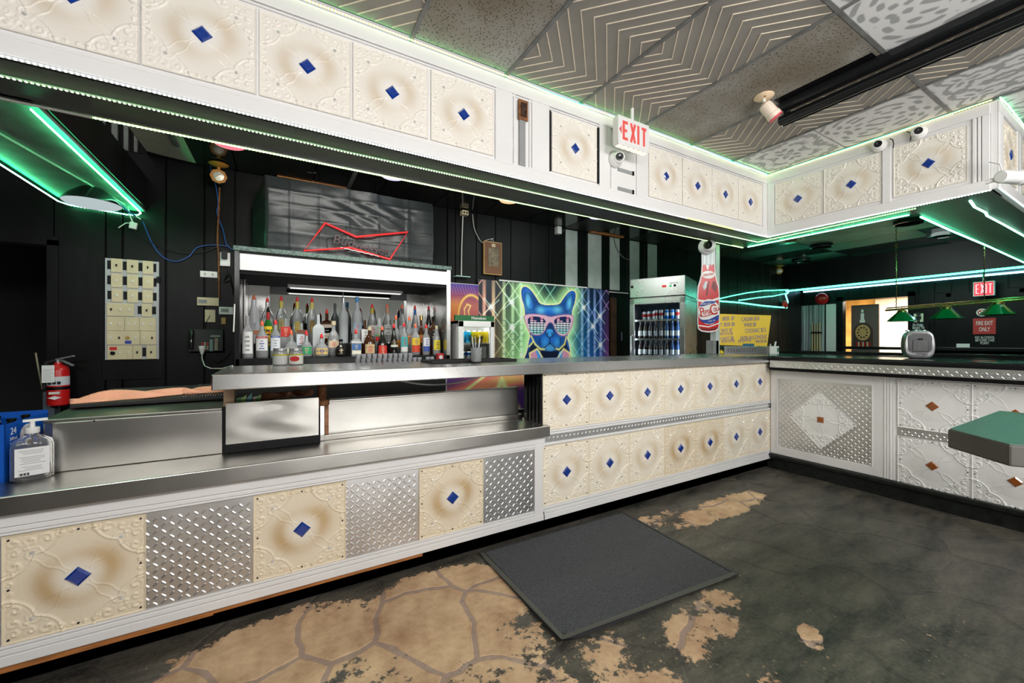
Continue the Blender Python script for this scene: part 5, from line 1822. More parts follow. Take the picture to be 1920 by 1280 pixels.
def bottle(label, px, wpx, ytop, Y, z0, prof, glass, liquid=None, fill=.5, lab=None, lab_h=(.12, .5), cap=None, neck=None, txt=None, txtm=None, flat=.8, lab2=None, lab2_h=None, spout=True, wf=.82):
    d = Y / (SI - CO * (px - CX) / F_PX)
    p = at_y(px, 640, Y)
    w = wpx * d / F_PX
    ztop = at_y(px, ytop, Y).z
    sp_h = 0.042 if cap is not None and spout else 0.0
    H = ztop - z0 - sp_h
    t = thing('bottle', label, 'bottle', (p.x, Y, z0), 'bottles on the back bar')
    P = PROFILES[prof]
    n = 4 if prof == 'square' else 14
    dpt = flat

    def body(mb, sc=1.0, top=1.0, k0=0.0):
        pr = [(r * w * sc * (1.41 if n == 4 and r > .3 else 1), max(h, k0) * H) for r, h in P if h <= top]
        if top < 1.0:
            for (r0, h0), (r1, h1) in zip(P, P[1:]):
                if h0 <= top < h1:
                    pr.append(((r0 + (r1 - r0) * (top - h0) / (h1 - h0)) * w * sc * (1.41 if n == 4 and r0 > .3 else 1), top * H))
        ax, ay = V((1, 0, 0)), V((0, dpt, 0))
        if n == 4:
            ax, ay = V((.7071, .7071 * dpt, 0)), V((-.7071, .7071 * dpt, 0))
        mb.lathe(pr, (p.x, Y, z0 + .0005), n, ax, ay, RZ)
    mb = MB(); body(mb)
    mb.build('glass_body', glass, t, smooth=35)
    if liquid:
        mb = MB(); body(mb, .94, fill, 0.02)
        mb.build('liquid', LQ[liquid], t, smooth=35)
    r_lab = w * .5 + .0012

    def front_label(h0, h1, m, nm='paper_label', wf=.82):
        mb = MB()
        vs = []
        K = 8
        for i in range(K + 1):
            a = -math.pi / 2 + (i / K - .5) * 2 * math.asin(min(.95, wf))
            if n == 4:
                x, y = (i / K - .5) * w * .9, -r_lab * dpt
            else:
                x, y = r_lab * math.cos(a), r_lab * math.sin(a) * dpt
            for h in (h0, h1):
                rr_ = 1.0
                for (ra, ha), (rb_, hb) in zip(P, P[1:]):
                    if ha <= h < hb: rr_ = (ra + (rb_ - ra) * (h - ha) / (hb - ha)) * 2
                if n == 4: rr_ = 1
                vs.append((p.x + x * rr_, Y + y * rr_ - .0006, z0 + h * H))
        mb.add(vs, [(2 * i, 2 * i + 2, 2 * i + 3, 2 * i + 1) for i in range(K)])
        return mb.build(nm, m, t)
    if lab:
        front_label(lab_h[0], lab_h[1], lmat(lab), wf=wf)
        lp = MB()
        rl_ = random.Random(int(px * 10))
        hh_ = (lab_h[1] - lab_h[0]) * H
        for q in range(4):
            zz = z0 + lab_h[0] * H + hh_ * (.18 + .2 * q)
            ww = w * wf * rl_.uniform(.10, .26)
            rr_ = 1.0
            for (ra, ha), (rb_, hb) in zip(P, P[1:]):
                if n != 4 and ha <= (zz - z0) / H < hb: rr_ = (ra + (rb_ - ra) * ((zz - z0) / H - ha) / (hb - ha)) * 2
            lp.box(p.x - ww, p.x + ww, Y - r_lab * dpt * rr_ - .0014, Y - r_lab * dpt * rr_ - .0006, zz - hh_ * rl_.uniform(.02, .05), zz + hh_ * .03)
        dk_ = sum(lab) < 330
        lp.build('label_print', M_cream if dk_ else [M_grey, M_red_txt, M_black_txt, M_blue_ink][int(px) % 4], t)
    if lab2:
        front_label(lab2_h[0], lab2_h[1], lmat(lab2), 'label_band')
    if neck:
        r = w * .185
        MB().lathe([(r, 0), (r * .98, H * .17)], (p.x, Y, z0 + H * .82), 10).build('neck_foil', lmat(neck), t, smooth=40)
    if cap is not None:
        if spout:
            r = 0.0115
            MB().lathe([(r * .8, -0.004), (r * 1.15, 0.004), (r * 1.1, 0.016), (r * .72, 0.030), (r * .25, 0.042)], (p.x, Y, z0 + H), 9).build('pour_spout', cap, t, smooth=50)
        else:
            r = w * .19
            MB().lathe([(r, 0), (r, H * .12)], (p.x, Y, z0 + H * .885), 10).build('bottle_cap', cap, t, smooth=40)
    if txt:
        for k, (s_, size, hz) in enumerate(txt):
            text(s_, size, (p.x, Y - r_lab * dpt - .003, z0 + hz * H), RX, RZ, txtm or M_black_txt, t, 'label_lettering', .0004)
    return t


FRY, BKY, MDY = 3.74, 4.03, 3.84
ZF, ZB = 1.1655, 1.2755
R_, O_ = M_spout_r, M_spout_o
# front row, left to right
bottle('clear bottle with a tall plain white label, leftmost of the front row', 464.5, 19, 592, FRY, ZF, 'tall', G_clear, lab=(226, 226, 224), lab_h=(.10, .62), cap=None)
bottle('clear bottle with orange spout and round-crested white label', 491.4, 21, 600.6, FRY, ZF, 'round', G_clear, lab=(232, 232, 232), lab_h=(.22, .60), cap=O_, lab2=(190, 40, 40), lab2_h=(.60, .66), txt=[('SMIRNOFF', .011, .63)], txtm=M_white_txt)
bottle('clear bottle with white label dotted blue, behind the plain jar', 516.6, 18, 598.4, FRY, ZF, 'round', G_clear, lab=(226, 230, 238), lab_h=(.20, .60), cap=R_, lab2=(50, 70, 160), lab2_h=(.60, .65), txt=[('SMIRNOFF', .010, .625)], txtm=M_white_txt)
bottle('squat amber bottle with a cream crest label behind the jars', 546, 24, 618, FRY, ZF, 'squat', G_clear, 'amber', .4, lab=(222, 214, 190), lab_h=(.14, .42), cap=O_)
bottle('squat dark bottle with a green crest label', 574.5, 21, 619, FRY, ZF, 'squat', G_clear, 'dark', .35, lab=(40, 160, 100), lab_h=(.12, .46), cap=R_)
bottle('squat bottle with a golden crest label', 603, 25, 624.7, FRY, ZF, 'squat', G_clear, 'amber', .35, lab=(224, 190, 120), lab_h=(.12, .46), cap=R_)
bottle('black globe bottle with a pale emblem', 639, 20, 636, FRY, ZF, 'globe', G_dark, lab=(40, 30, 24), lab_h=(.1, .5), cap=M_black, spout=False, txt=[('+', .07, .32)], txtm=M_cream)
bottle('clear bottle with a blue label over a small cream one', 667.5, 17, 616, FRY, ZF, 'square', G_clear, lab=(48, 104, 168), lab_h=(.28, .52), cap=R_, lab2=(232, 228, 206), lab2_h=(.08, .24))
bottle('dark round bottle with a beige label', 693, 21, 613, FRY, ZF, 'squat', G_brown, 'dark', .4, lab=(206, 182, 140), lab_h=(.08, .40), cap=M_cream, spout=False)
bottle('dark bottle with a round red label', 716.7, 19, 610.5, FRY, ZF, 'cone', G_dark, 'dark', .4, lab=(200, 50, 40), lab_h=(.05, .40), cap=O_)
bottle('slim black bottle with an oval label', 738.6, 16, 606, FRY, ZF, 'cone', G_dark, lab=(70, 56, 44), lab_h=(.3, .52), cap=R_, lab2=(214, 220, 210), lab2_h=(.30, .38))
bottle('clear bottle with a teal label', 757.7, 14.5, 604, FRY, ZF, 'round', G_clear, lab=(60, 176, 176), lab_h=(.30, .64), cap=R_, lab2=(214, 214, 210), lab2_h=(.12, .29))
bottle('bottle of orange spirit with a yellow label', 779, 18, 606, FRY, ZF, 'round', G_clear, 'orange', .35, lab=(236, 196, 40), lab_h=(.36, .62), cap=O_, lab2=(200, 70, 40), lab2_h=(.1, .35))
bottle('clear bottle with white and blue label', 799, 14.5, 607, FRY, ZF, 'round', G_clear, lab=(224, 226, 232), lab_h=(.32, .64), cap=R_, lab2=(60, 86, 160), lab2_h=(.12, .31))
bottle('dark bottle with a yellow label and cream cap, rightmost of the front row', 818.5, 15, 610.5, FRY, ZF, 'slope', G_clear, 'dark', .4, lab=(226, 206, 50), lab_h=(.16, .5), cap=M_cream, spout=False)
# middle row
bottle('green bottle with a yellow label and red letters', 502.8, 17, 575, MDY, ZF, 'round', G_green, lab=(238, 200, 40), lab_h=(.25, .68), cap=M_black, neck=(160, 30, 40), txt=[('J P', .040, .53)], txtm=M_red_txt)
bottle('bottle with a slanting red label', 536, 18, 597, MDY, ZF, 'square', G_clear, 'amber', .4, lab=(206, 48, 40), lab_h=(.52, .78), cap=None)
bottle('square clear bottle with a small black and white label', 565.5, 18, 606, MDY, ZF, 'square', G_clear, lab=(214, 222, 230), lab_h=(.34, .66), cap=None, lab2=(120, 70, 50), lab2_h=(.7, .8))
bottle('frosted square-shouldered bottle in the middle row', 597, 20, 590, MDY, ZF, 'square', G_frost, cap=None)
bottle('short amber bottle with cream neck behind the black globe bottle', 625.5, 22, 602, MDY, ZF, 'squat', G_clear, 'amber', .55, lab=(228, 206, 176), lab_h=(.24, .44), cap=M_cream, spout=False)
bottle('dark bottle with a white rectangular label', 684.5, 16, 600, MDY, ZF, 'square', G_brown, 'dark', .5, lab=(226, 224, 222), lab_h=(.34, .74), cap=None)
bottle('bottle with a green and red label', 711, 17, 596, MDY, ZF, 'round', G_clear, 'dark', .5, lab=(60, 140, 60), lab_h=(.5, .74), cap=None, lab2=(200, 40, 40), lab2_h=(.38, .49))
bottle('clear bottle with a small orange label', 742.5, 14, 590, MDY, ZF, 'tall', G_clear, 'dark', .3, lab=(232, 140, 40), lab_h=(.2, .42), cap=O_)
bottle('orange juice bottle with orange cap', 767.5, 14, 592, MDY, ZF, 'round', G_clear, 'orange', .66, lab=(236, 150, 60), lab_h=(.3, .55), cap=O_)
bottle('round amber flask with a gold cap', 789.5, 17, 592, MDY, ZF, 'globe', G_brown, 'amber', .5, lab=(196, 120, 40), lab_h=(.3, .5), cap=M_brass, spout=False)
bottle('black-labelled square bottle beside the right post', 811.5, 14, 594, MDY, ZF, 'square', G_brown, 'dark', .6, lab=(26, 26, 28), lab_h=(.25, .62), cap=M_black, spout=False, txt=[('No.7', .016, .44)], txtm=M_white_txt)
# back row
bottle('white tall bottle with orange spout, leftmost of the back row', 476, 23, 552.5, BKY, ZB, 'slope', G_white, lab=(222, 222, 232), lab_h=(.3, .5), cap=O_, lab2=(226, 150, 110), lab2_h=(.20, .3))
bottle('clear tall bottle with pale shoulders and red spout', 501.5, 20, 557, BKY, ZB, 'round', G_clear, cap=R_, lab=(206, 214, 214), lab_h=(.3, .6))
bottle('bottle of aqua liqueur with a yellow neck', 527.5, 18.5, 554.7, BKY, ZB, 'round', G_clear, 'aqua', .55, lab=(190, 176, 90), lab_h=(.32, .56), wf=.42, cap=R_, neck=(206, 196, 96))
bottle('clear liqueur bottle with a yellow neck', 557.5, 18.5, 556, BKY, ZB, 'round', G_clear, lab=(190, 176, 80), lab_h=(.25, .52), wf=.42, cap=R_, neck=(210, 200, 100))
bottle('bottle of red liqueur with a yellow neck', 585, 17.5, 557.5, BKY, ZB, 'round', G_clear, 'red', .36, lab=(150, 120, 50), lab_h=(.25, .55), wf=.42, cap=R_, neck=(214, 204, 104))
bottle('brown rum bottle with a white and red label', 612.8, 22, 579, BKY, ZB, 'square', G_brown, 'dark', .8, lab=(226, 206, 190), lab_h=(.16, .62), cap=R_, lab2=(206, 84, 44), lab2_h=(.34, .52))
bottle('frosted grey vodka bottle', 644, 17, 559, BKY, ZB, 'tall', G_frost, cap=M_silver, spout=False)
bottle('frosted vodka bottle with a blue cap', 669.7, 17.5, 557, BKY, ZB, 'tall', G_frost, lab=(190, 212, 232), lab_h=(.3, .44), cap=lmat((90, 160, 214)), spout=False)
bottle('bottle of yellow liqueur with sloping shoulders', 697.7, 19, 569, BKY, ZB, 'slope', G_clear, 'yellow', .55, lab=(224, 224, 218), lab_h=(.2, .5), cap=R_, neck=(190, 170, 60))
bottle('clear sloping bottle with orange spout', 726, 19, 569, BKY, ZB, 'slope', G_clear, lab=(196, 196, 196), lab_h=(.24, .52), cap=O_, neck=(190, 140, 110))
bottle('clear sloping bottle with dark neck band', 754, 17, 570, BKY, ZB, 'slope', G_clear, lab=(186, 190, 196), lab_h=(.2, .5), cap=O_, neck=(90, 86, 84))
bottle('clear bottle with a blue neck', 778, 14, 572, BKY, ZB, 'slope', G_clear, cap=R_, neck=(50, 110, 190), lab=(196, 200, 204), lab_h=(.2, .45))
bottle('dark bottle with red spout in front of the steel panel', 803.8, 13.5, 573, BKY, ZB, 'slope', G_dark, lab=(150, 150, 110), lab_h=(.3, .46), cap=R_)

ck = thing('small_carton', 'little red and white carton under the yellow-labelled bottle', 'carton', (1.375, 3.64, 1.04))
p = at_y(824, 676, 2.84)
ck.location = (p.x, 2.83, 1.149); ORG[ck.name] = V(ck.location)
MB().box(p.x - .022, p.x + .022, 2.81, 2.85, 1.1495, 1.205).build('carton_body', mat('red_carton', (.6, .02, .03), .4), ck, bev=.001)
MB().lathe([(.014, 0), (.014, .001)], (p.x, 2.809, 1.178), 14, RX, RZ, V((0, -1, 0))).build('white_oval', M_white_txt, ck)

# ------------------------------------------------------------------ THINGS ON THE BAR TOP
ZT = 1.1495
jl = glassmat('jar_glass', (0.9, .93, .9), .7)
for px, lc, lab in [(525.5, (206, 206, 204), 'glass jar with a plain grey-white label and yellow band'), (555, (226, 226, 214), 'glass jar with a red oval on its label')]:
    p = at_y(px, 683, 2.80)
    t = thing('glass_jar', lab, 'jar', (p.x, 2.80, ZT), 'jars on the bar top')
    MB().lathe([(.036, 0), (.0395, .006), (.0395, .075), (.034, .088), (.034, .095)], (p.x, 2.80, ZT), 18).build('jar_body', jl, t, smooth=40)
    MB().lathe([(.035, .003), (.037, .006), (.037, .070)], (p.x, 2.80, ZT), 16).build('contents', mat('pickle_green', (.16, .17, .04), .3), t, smooth=40)
    MB().lathe([(.0365, .088), (.0375, .09), (.0375, .102), (.035, .104)], (p.x, 2.80, ZT), 18).build('lid', M_silver, t, smooth=40)
    MB().lathe([(.0402, .008), (.0402, .064)], (p.x, 2.80, ZT), 18).build('paper_label', lmat(lc), t, smooth=40)
    MB().lathe([(.0405, .060), (.0405, .068)], (p.x, 2.80, ZT), 18).build('label_band', lmat((196, 180, 40)), t, smooth=40)
    if px > 540:
        n_ = V((-.2, -.98, 0)).normalized(); r_ = V((.98, -.2, 0)).normalized()
        MB().lathe([(.026, 0), (.026, .001)], V((p.x, 2.80, ZT + .040)) + n_ * .0405, 18, r_, RZ * .6, n_).build('red_oval', M_red_txt, t)

M_cup = mat('clear_cup_plastic', (.90, .92, .97), .08, trans=.6, ior=1.2)
mb = MB().use(M_cup)
mb.lathe([(.0125, 0), (.0135, .002), (.016, .030), (.0166, .0305), (.0150, .029), (.0125, .004), (.0005, .003)], n=12)
me_cup = mb.mesh('shot_cup', 40)
for k in range(13):
    place_mesh('shot_cup', me_cup, (0.455 + k * .0345, 2.79, ZT), ORD[k] + ' clear shot cup from the left in the lower stacked row', 'cup', 'shot cups on the bar top')
for k in range(11):
    place_mesh('shot_cup', me_cup, (0.460 + k * .0345, 2.792, ZT + .0308), ORD[k] + ' clear shot cup from the left in the upper stacked row', 'cup', 'shot cups on the bar top')
for k, px in enumerate((802, 810)):
    p = at_y(px, 676, 2.84)
    place_mesh('shot_cup', me_cup, (p.x, 2.84, ZT), ['lone shot cup left of the red and white carton', 'lone shot cup touching the red and white carton'][k], 'cup', 'loose shot cups')

bmx = thing('bar_mat', 'long black rubber bar mat lying on the steel bar top', 'mat', (1.15, 2.62, ZT))
MB().box(0.86, 1.50, 2.50, 2.74, ZT + .0003, ZT + .008).build('mat_base', M_rubber, bmx, bev=.003)
for i in range(4):
    a = [(0.86, 1.50, 2.50, 2.512), (0.86, 1.50, 2.728, 2.74), (0.86, 0.872, 2.512, 2.728), (1.488, 1.50, 2.512, 2.728)][i]
    MB().box(*a, ZT + .008, ZT + .018).build('mat_rim', M_rubber, bmx, bev=.002)
p = at_z(893, 678, ZT + .008)
stg = thing('straw_glass', 'tumbler filled with dark straws at the end of the bar mat', 'glass', (p.x, p.y, ZT + .008))
MB().lathe([(.030, 0), (.034, .004), (.037, .095), (.0355, .095), (.032, .008), (.001, .007)], p, 18).build('tumbler', G_clear, stg, smooth=40)
rr = random.Random(2)
for i in range(14):
    a = rr.uniform(0, 6.28)
    b0 = p + V((.012 * math.cos(a), .012 * math.sin(a), .010)); b1 = p + V((.045 * math.cos(a + .3), .045 * math.sin(a + .3), .165 + rr.uniform(-.01, .012)))
    MB().cyl(b0, b1, .0028, n=6).build('straw', [M_black, M_silver, M_rubber][i % 3], stg)

# sanitizer and beer case on the service counter
ZS = 0.7325
p = at_z(61, 897, ZS)
sn = thing('sanitizer_bottle', 'clear pump bottle of hand sanitizer with a big white label', 'bottle', (p.x, p.y, ZS))
fwd = V((-p.x, -p.y, 0)).normalized(); rt = V((-fwd.y, fwd.x, 0)) * 1.0
if rt.dot(RIGHT) < 0: rt = -rt
P_ = [(.052, 0), (.060, .006), (.060, .135), (.055, .158), (.030, .176), (.017, .182), (.017, .190)]
mb = MB()
mb.lathe([(r, z) for r, z in P_], p, 22, rt, fwd * .55, RZ)
mb.build('bottle_body', M_plastic_clear, sn, smooth=40)
mb = MB(); mb.lathe([(.049, .003), (.056, .009), (.056, .055)], p, 18, rt, fwd * .5, RZ)
mb.build('gel', mat('clear_gel', (.88, .9, .94), .1, trans=.8, ior=1.33), sn, smooth=40)
MB().obox(p + fwd * .0345 + RZ * .078, rt * .046, fwd * .0006, RZ * .056).build('paper_label', mat('white_label_paper', (.8, .8, .79), .5), sn)
for i in range(13):
    z = .124 - i * .0066
    if i in (3, 9): continue
    MB().obox(p + fwd * .0353 + RZ * z + rt * (-.004 + .003 * (i % 3)), rt * (.034 - .004 * (i % 4)), fwd * .0002, RZ * .0009).build('printed_line', M_grey, sn)
for i in range(9):
    MB().obox(p + fwd * .0353 + RZ * .030 + rt * (-.034 + i * .0030), rt * (.0005 + .0006 * (i % 3)), fwd * .0002, RZ * .005).build('barcode_bar', M_black_txt, sn)
MB().lathe([(.020, .188), (.021, .190), (.021, .210), (.018, .212)], p, 18).build('collar', M_white2, sn, smooth=40)
mb = MB().cyl(p + RZ * .210, p + RZ * .236, .008, n=12)
mb.obox(p + RZ * .240 + rt * .008, rt * .034, fwd * .009, RZ * .005)
mb.build('pump_head', M_white2, sn, bev=.002)
MB().cyl(p + RZ * .01, p + RZ * .19, .0035, n=6).build('dip_tube', M_white2, sn)

q0 = at_z(10, 905, ZS)
cs = thing('beer_case', 'open blue cardboard beer case beside the sanitizer', 'case', (q0.x, q0.y, ZS))
dirR = V((0.03, 1.0, 0)).normalized()
dirL = V((-1.0, 0.03, 0)).normalized()
M_case = mat('blue_cardboard', (0.004, 0.10, 0.52), .4, var=(4, .12))
h = .232
A0 = q0; B0 = q0 + dirR * .32; C0 = B0 + dirL * .40; D0 = q0 + dirL * .40
for a, b, nm in ((A0, B0, 'right_side'), (B0, C0, 'rear_side'), (C0, D0, 'far_side'), (D0, A0, 'front_side')):
    d = (b - a).normalized(); nn = V((-d.y, d.x, 0)) * .004
    hh = h + (.012 if nm == 'rear_side' else 0)
    MB().prism([a, b, b + RZ * hh, a + RZ * hh], nn).build('case_side', M_case, cs)
MB().prism([A0 + RZ * .004, B0 + RZ * .004, C0 + RZ * .004, D0 + RZ * .004], RZ * .002).build('case_floor', M_case, cs)
nr = V((dirR.y, -dirR.x, 0))
c = q0 + dirR * .150 + RZ * .165 + nr * .0006
mb = MB().lathe([(.044, 0), (.044, .0008)], c, 20, dirR * 1.2, RZ, nr)
mb.build('handle_print', M_white_txt, cs)
mb = MB().lathe([(.025, .0008), (.025, .0014)], c - RZ * .006 + dirR * .006, 16, dirR * 1.25, RZ * .8, nr)
mb.build('handle_hole', mat('brown_card', srgb(110, 66, 34), .8), cs)
text('24', .040, q0 + dirR * .052 + RZ * .196 + nr * .001, dirR, RZ, M_white_txt, cs, 'print_lettering', .0003)
text('341mL', .020, q0 + dirR * .055 + RZ * .166 + nr * .001, dirR, RZ, M_white_txt, cs, 'print_lettering', .0003)
MB().obox(q0 + dirR * .058 + RZ * .145 + nr * .001, dirR * .028, nr * .0003, RZ * .007).build('print_patch', M_white_txt, cs)
me_bt = longneck_mesh(G_dark, lmat((206, 214, 206)), M_black)
for i in range(4):
    for j in range(3):
        w = q0 + dirR * (.055 + j * .105) + dirL * (.05 + i * .09)
        place_mesh('bottle', me_bt, (w.x, w.y, ZS + .007), ORD[i] + ' bottle from the front in the ' + ['right', 'middle', 'left'][2 - j if False else j] + ' row of the blue case', 'bottle', 'bottles in the blue case')

# ------------------------------------------------------------------ WALL THINGS left of the back bar
WY = 4.388


def wpt(x, y, Y=WY):
    return at_y(x, y, Y)


swp = thing('switch_board', 'tall board of cream light switch plates on the black wall', 'switch board', (-1.02, 4.40, 1.145))
bx0, bx1, bz0, bz1 = -1.180, -0.853, 1.145, 1.955
MB().box(bx0, bx1, 4.388, 4.40, bz0, bz1).build('grey_board', mat('grey_metal_board', (.45, .46, .48), .4), swp)
Sx = (bx1 - bx0) / (603 - 95.)
rowsy = [(85, 215), (228, 358), (372, 498), (508, 632), (640, 770), (772, 905), (912, 1045)]
zs = lambda y: bz1 - (y - 85) / (1047 - 85.) * (bz1 - bz0)
plates = {0: [(150, 255, 1), (295, 405, 1), (445, 550, 1)], 1: [(150, 255, 1), (298, 405, 1), (445, 552, 1)], 2: [(155, 257, 1), (300, 402, 1), (443, 545, 1)],
          3: [(112, 365, 3), (437, 537, 1)], 4: [(112, 275, 2), (278, 412, 2), (415, 575, 2)], 5: [(112, 420, 4), (424, 578, 2)], 6: [(118, 350, 3), (353, 440, 1), (482, 580, 1)]}
slots = {0: [(115, 148), (258, 293), (405, 443), (550, 578)], 1: [(115, 148), (258, 296), (405, 443), (552, 580)], 2: [(117, 152), (262, 298), (403, 440), (546, 580)], 3: [(398, 435), (538, 575)], 6: [(443, 478)]}
for r, ps in plates.items():
    y0, y1 = rowsy[r]
    for a, b, ng in ps:
        xa, xb_ = bx0 + (a - 95) * Sx, bx0 + (b - 95) * Sx
        pt_ = MB().box(xa, xb_, 4.380, 4.389, zs(y1), zs(y0)).build('switch_plate', M_cream, swp, bev=.002)
        for g in range(ng):
            xc = xa + (xb_ - xa) * (g + .5) / ng; zc = (zs(y0) + zs(y1)) / 2
            MB().box(xc - .004, xc + .004, 4.372, 4.381, zc - .008, zc + .010).build('toggle', M_white2 if (g + r) % 3 else M_black, pt_)
for r, ss in slots.items():
    y0, y1 = rowsy[r]
    for a, b in ss:
        MB().box(bx0 + (a - 95) * Sx, bx0 + (b - 95) * Sx, 4.3865, 4.389, zs(y1) + .022, zs(y0) - .018).build('dark_slot', M_dark, swp)
MB().box(bx0 + (280 - 95) * Sx, bx0 + (340 - 95) * Sx, 4.3785, 4.381, zs(895), zs(865)).build('blue_tag', M_blue_ink, swp)
MB().box(bx0 + (140 - 95) * Sx, bx0 + (205 - 95) * Sx, 4.3785, 4.381, zs(955), zs(925)).build('red_tag', M_red_txt, swp)
c = V((bx0 + (168 - 95) * Sx, 4.379, zs(985)))
MB().lathe([(.016, 0), (.013, .010)], c, 14, RX, RZ, V((0, -1, 0))).build('dimmer_knob', M_black, swp, smooth=40)
c = V((bx0 + (303 - 95) * Sx, 4.379, zs(838)))
MB().lathe([(.015, 0), (.010, .010)], c, 14, RX, RZ, V((0, -1, 0))).build('dimmer_knob', M_brass, swp, smooth=40)
MB().box(-1.20, -0.83, 4.392, 4.402, 0.98, 1.14).build('lower_door', M_black, swp, bev=.003)
MB().box(-0.865, -0.845, 4.37, 4.392, 1.78, 1.83).build('latch', M_black, swp)

# wall telephone
ph = thing('telephone', 'black multi-button wall telephone beside the switch board', 'telephone', (-0.53, 4.36, 1.20))
mb = MB().prism([(-0.655, 4.398, 1.205), (-0.655, 4.398, 1.40), (-0.655, 4.365, 1.40), (-0.655, 4.33, 1.205)], (0.245, 0, 0))
mb.build('body', M_rubber, ph, bev=.006)


def on_phone(u, v):       # u, v across the sloping face
    return V((-0.655 + .245 * u, 4.329 + .035 * v, 1.205 + .195 * v))


mb = MB().tube([on_phone(.11, .12) + V((0, -.02, 0)), on_phone(.11, .3) + V((0, -.032, 0)), on_phone(.11, .7) + V((0, -.032, 0)), on_phone(.11, .92) + V((0, -.02, 0))], .017, 8)
mb.build('handset', M_gloss, ph, smooth=50)
for r in range(4):
    for c_ in range(3):
        w = on_phone(.40 + c_ * .075, .12 + r * .085)
        MB().box(w.x - .006, w.x + .006, w.y - .006, w.y + .004, w.z - .004, w.z + .004).build('key', M_red if r > 1 and c_ != 1 else M_cream, ph)
for r in range(8):
    w = on_phone(.80, .08 + r * .068)
    MB().box(w.x - .012, w.x + .012, w.y - .005, w.y + .004, w.z - .003, w.z + .003).build('key', M_cream, ph)
w = on_phone(.66, .27)
MB().box(w.x - .012, w.x + .012, w.y - .012, w.y + .008, w.z - .05, w.z + .05).build('index_strip', mat('pale_teal_strip', (.12, .22, .2), .4), ph)
w = on_phone(.77, .68)
MB().box(w.x - .035, w.x + .035, w.y - .006, w.y + .01, w.z - .008, w.z + .008).build('display', mat('lcd_grey', (.16, .22, .19), .3), ph)

# white charger plug with its cable
pk = wpt(379, 653, 4.33)
pg = thing('white_plug', 'white cone-shaped plug hanging in front of the telephone', 'plug', tuple(pk))
MB().lathe([(.004, -.055), (.012, -.045), (.024, 0.0), (.026, .015), (.022, .022)], pk, 12).build('plug_body', M_white2, pg, smooth=40)
pts = [pk + V((0, 0, -.055)), wpt(379, 672, 4.2), wpt(384, 686, 4.0), wpt(396, 691, 3.6), wpt(414, 691, 3.2), wpt(433, 687, 2.9)]
pts[-1] = at_z(436, 686, 1.155); pts[-2] = at_y(416, 691, 3.0)
MB().tube(pts, .0045, 6).build('plug_cable', M_wire_white, pg, smooth=60)


def wallbox(name, label, cat, x0, y0, x1, y1, material, depth=.02, detail=None):
    a, b = wpt(x0, y0), wpt(x1, y1)
    zt, zb = a.z, b.z
    t = thing(name, label, cat, ((a.x + b.x) / 2, 4.40, zb))
    MB().box(a.x, b.x, 4.40 - depth, 4.401, zb, zt).build('cover', material, t, bev=.003)
    if detail: detail(t, a.x, b.x, zb, zt, 4.40 - depth)
    return t


wallbox('thermostat', 'beige wide thermostat above the cream plate', 'thermostat', 370, 557, 411, 574, M_cream, .03,
        lambda t, x0, x1, z0, z1, y: MB().box(x0 + .01, x0 + .07, y - .002, y + .002, z0 + .02, z1 - .02).build('dial_window', M_grey, t))
wallbox('thermostat', 'white small thermostat nearest the back bar', 'thermostat', 411, 575, 438, 590, M_white2, .03,
        lambda t, x0, x1, z0, z1, y: MB().box(x0 + .015, x0 + .07, y - .002, y + .002, z0 + .02, z1 - .015).build('dial_window', M_grey, t))
wallbox('switch_plate', 'square cream plate with a wire over it above the telephone', 'switch plate', 384, 580, 404, 604, M_cream, .012,
        lambda t, x0, x1, z0, z1, y: MB().tube([((x0 + x1) / 2, y - .003, (z0 + z1) / 2), (x0 + .01, y - .004, z0), (x0, y, z0 - .05)], .003, 5).build('wire', M_wire_black, t))
wallbox('junction_block', 'little tan block on the wall right of the cream plate', 'block', 415, 595, 424, 608, mat('tan_block', srgb(196, 150, 90), .5), .02)


def outlet_d(t, x0, x1, z0, z1, y):
    for f in (.28, .72):
        for k in (-.006, .006):
            MB().box(x0 + (x1 - x0) * f - .007, x0 + (x1 - x0) * f + .007, y - .002, y + .001, (z0 + z1) / 2 + k - .002, (z0 + z1) / 2 + k + .002).build('slot', M_black, t)


wallbox('wall_outlet', 'sideways white outlet with sockets beside the back bar post', 'outlet', 375, 507, 408, 521, M_white2, .01, outlet_d)
ob = wallbox('outlet_box', 'white outlet box with a black plug high beside the mirror cabinet', 'outlet box', 413, 473, 432, 500, M_white2, .03, None)
a = wpt(422, 478)
MB().box(a.x - .02, a.x + .02, 4.33, 4.37, a.z - .04, a.z + .03).build('black_plug', M_rubber, ob, bev=.003)

# fire extinguisher
exx, eyy, ez = -1.40, 4.27, 0.82
ex = thing('fire_extinguisher', 'red fire extinguisher with inspection tag hanging by the dark doorway', 'fire extinguisher', (exx, eyy, ez))
MB().lathe([(.050, 0), (.058, .008), (.058, .255), (.050, .285), (.022, .305), (.020, .318)], (exx, eyy, ez), 20).build('cylinder', M_red, ex, smooth=40)
MB().lathe([(.0585, .150), (.0585, .215)], (exx, eyy, ez), 20).build('instruction_label', mat('label_grey', (.62, .64, .68), .5), ex, smooth=40)
MB().lathe([(.0583, .118), (.0583, .140)], (exx, eyy, ez), 20).build('black_band', M_black, ex, smooth=40)
for i in range(3):
    MB().box(exx - .035 + i * .024, exx - .018 + i * .024, eyy - .0605, eyy - .055, ez + .160, ez + .18).build('pictogram', M_black_txt, ex)
MB().box(exx - .03, exx + .025, eyy - .060, eyy - .053, ez + .088, ez + .105).build('warning_label', M_lblw, ex)
mb = MB(); mb.add([(exx - .035, eyy - .060, ez + .062), (exx, eyy - .062, ez + .048), (exx + .035, eyy - .060, ez + .062), (exx, eyy - .062, ez + .076)], [(0, 1, 2, 3)])
mb.build('diamond_mark', M_white_txt, ex)
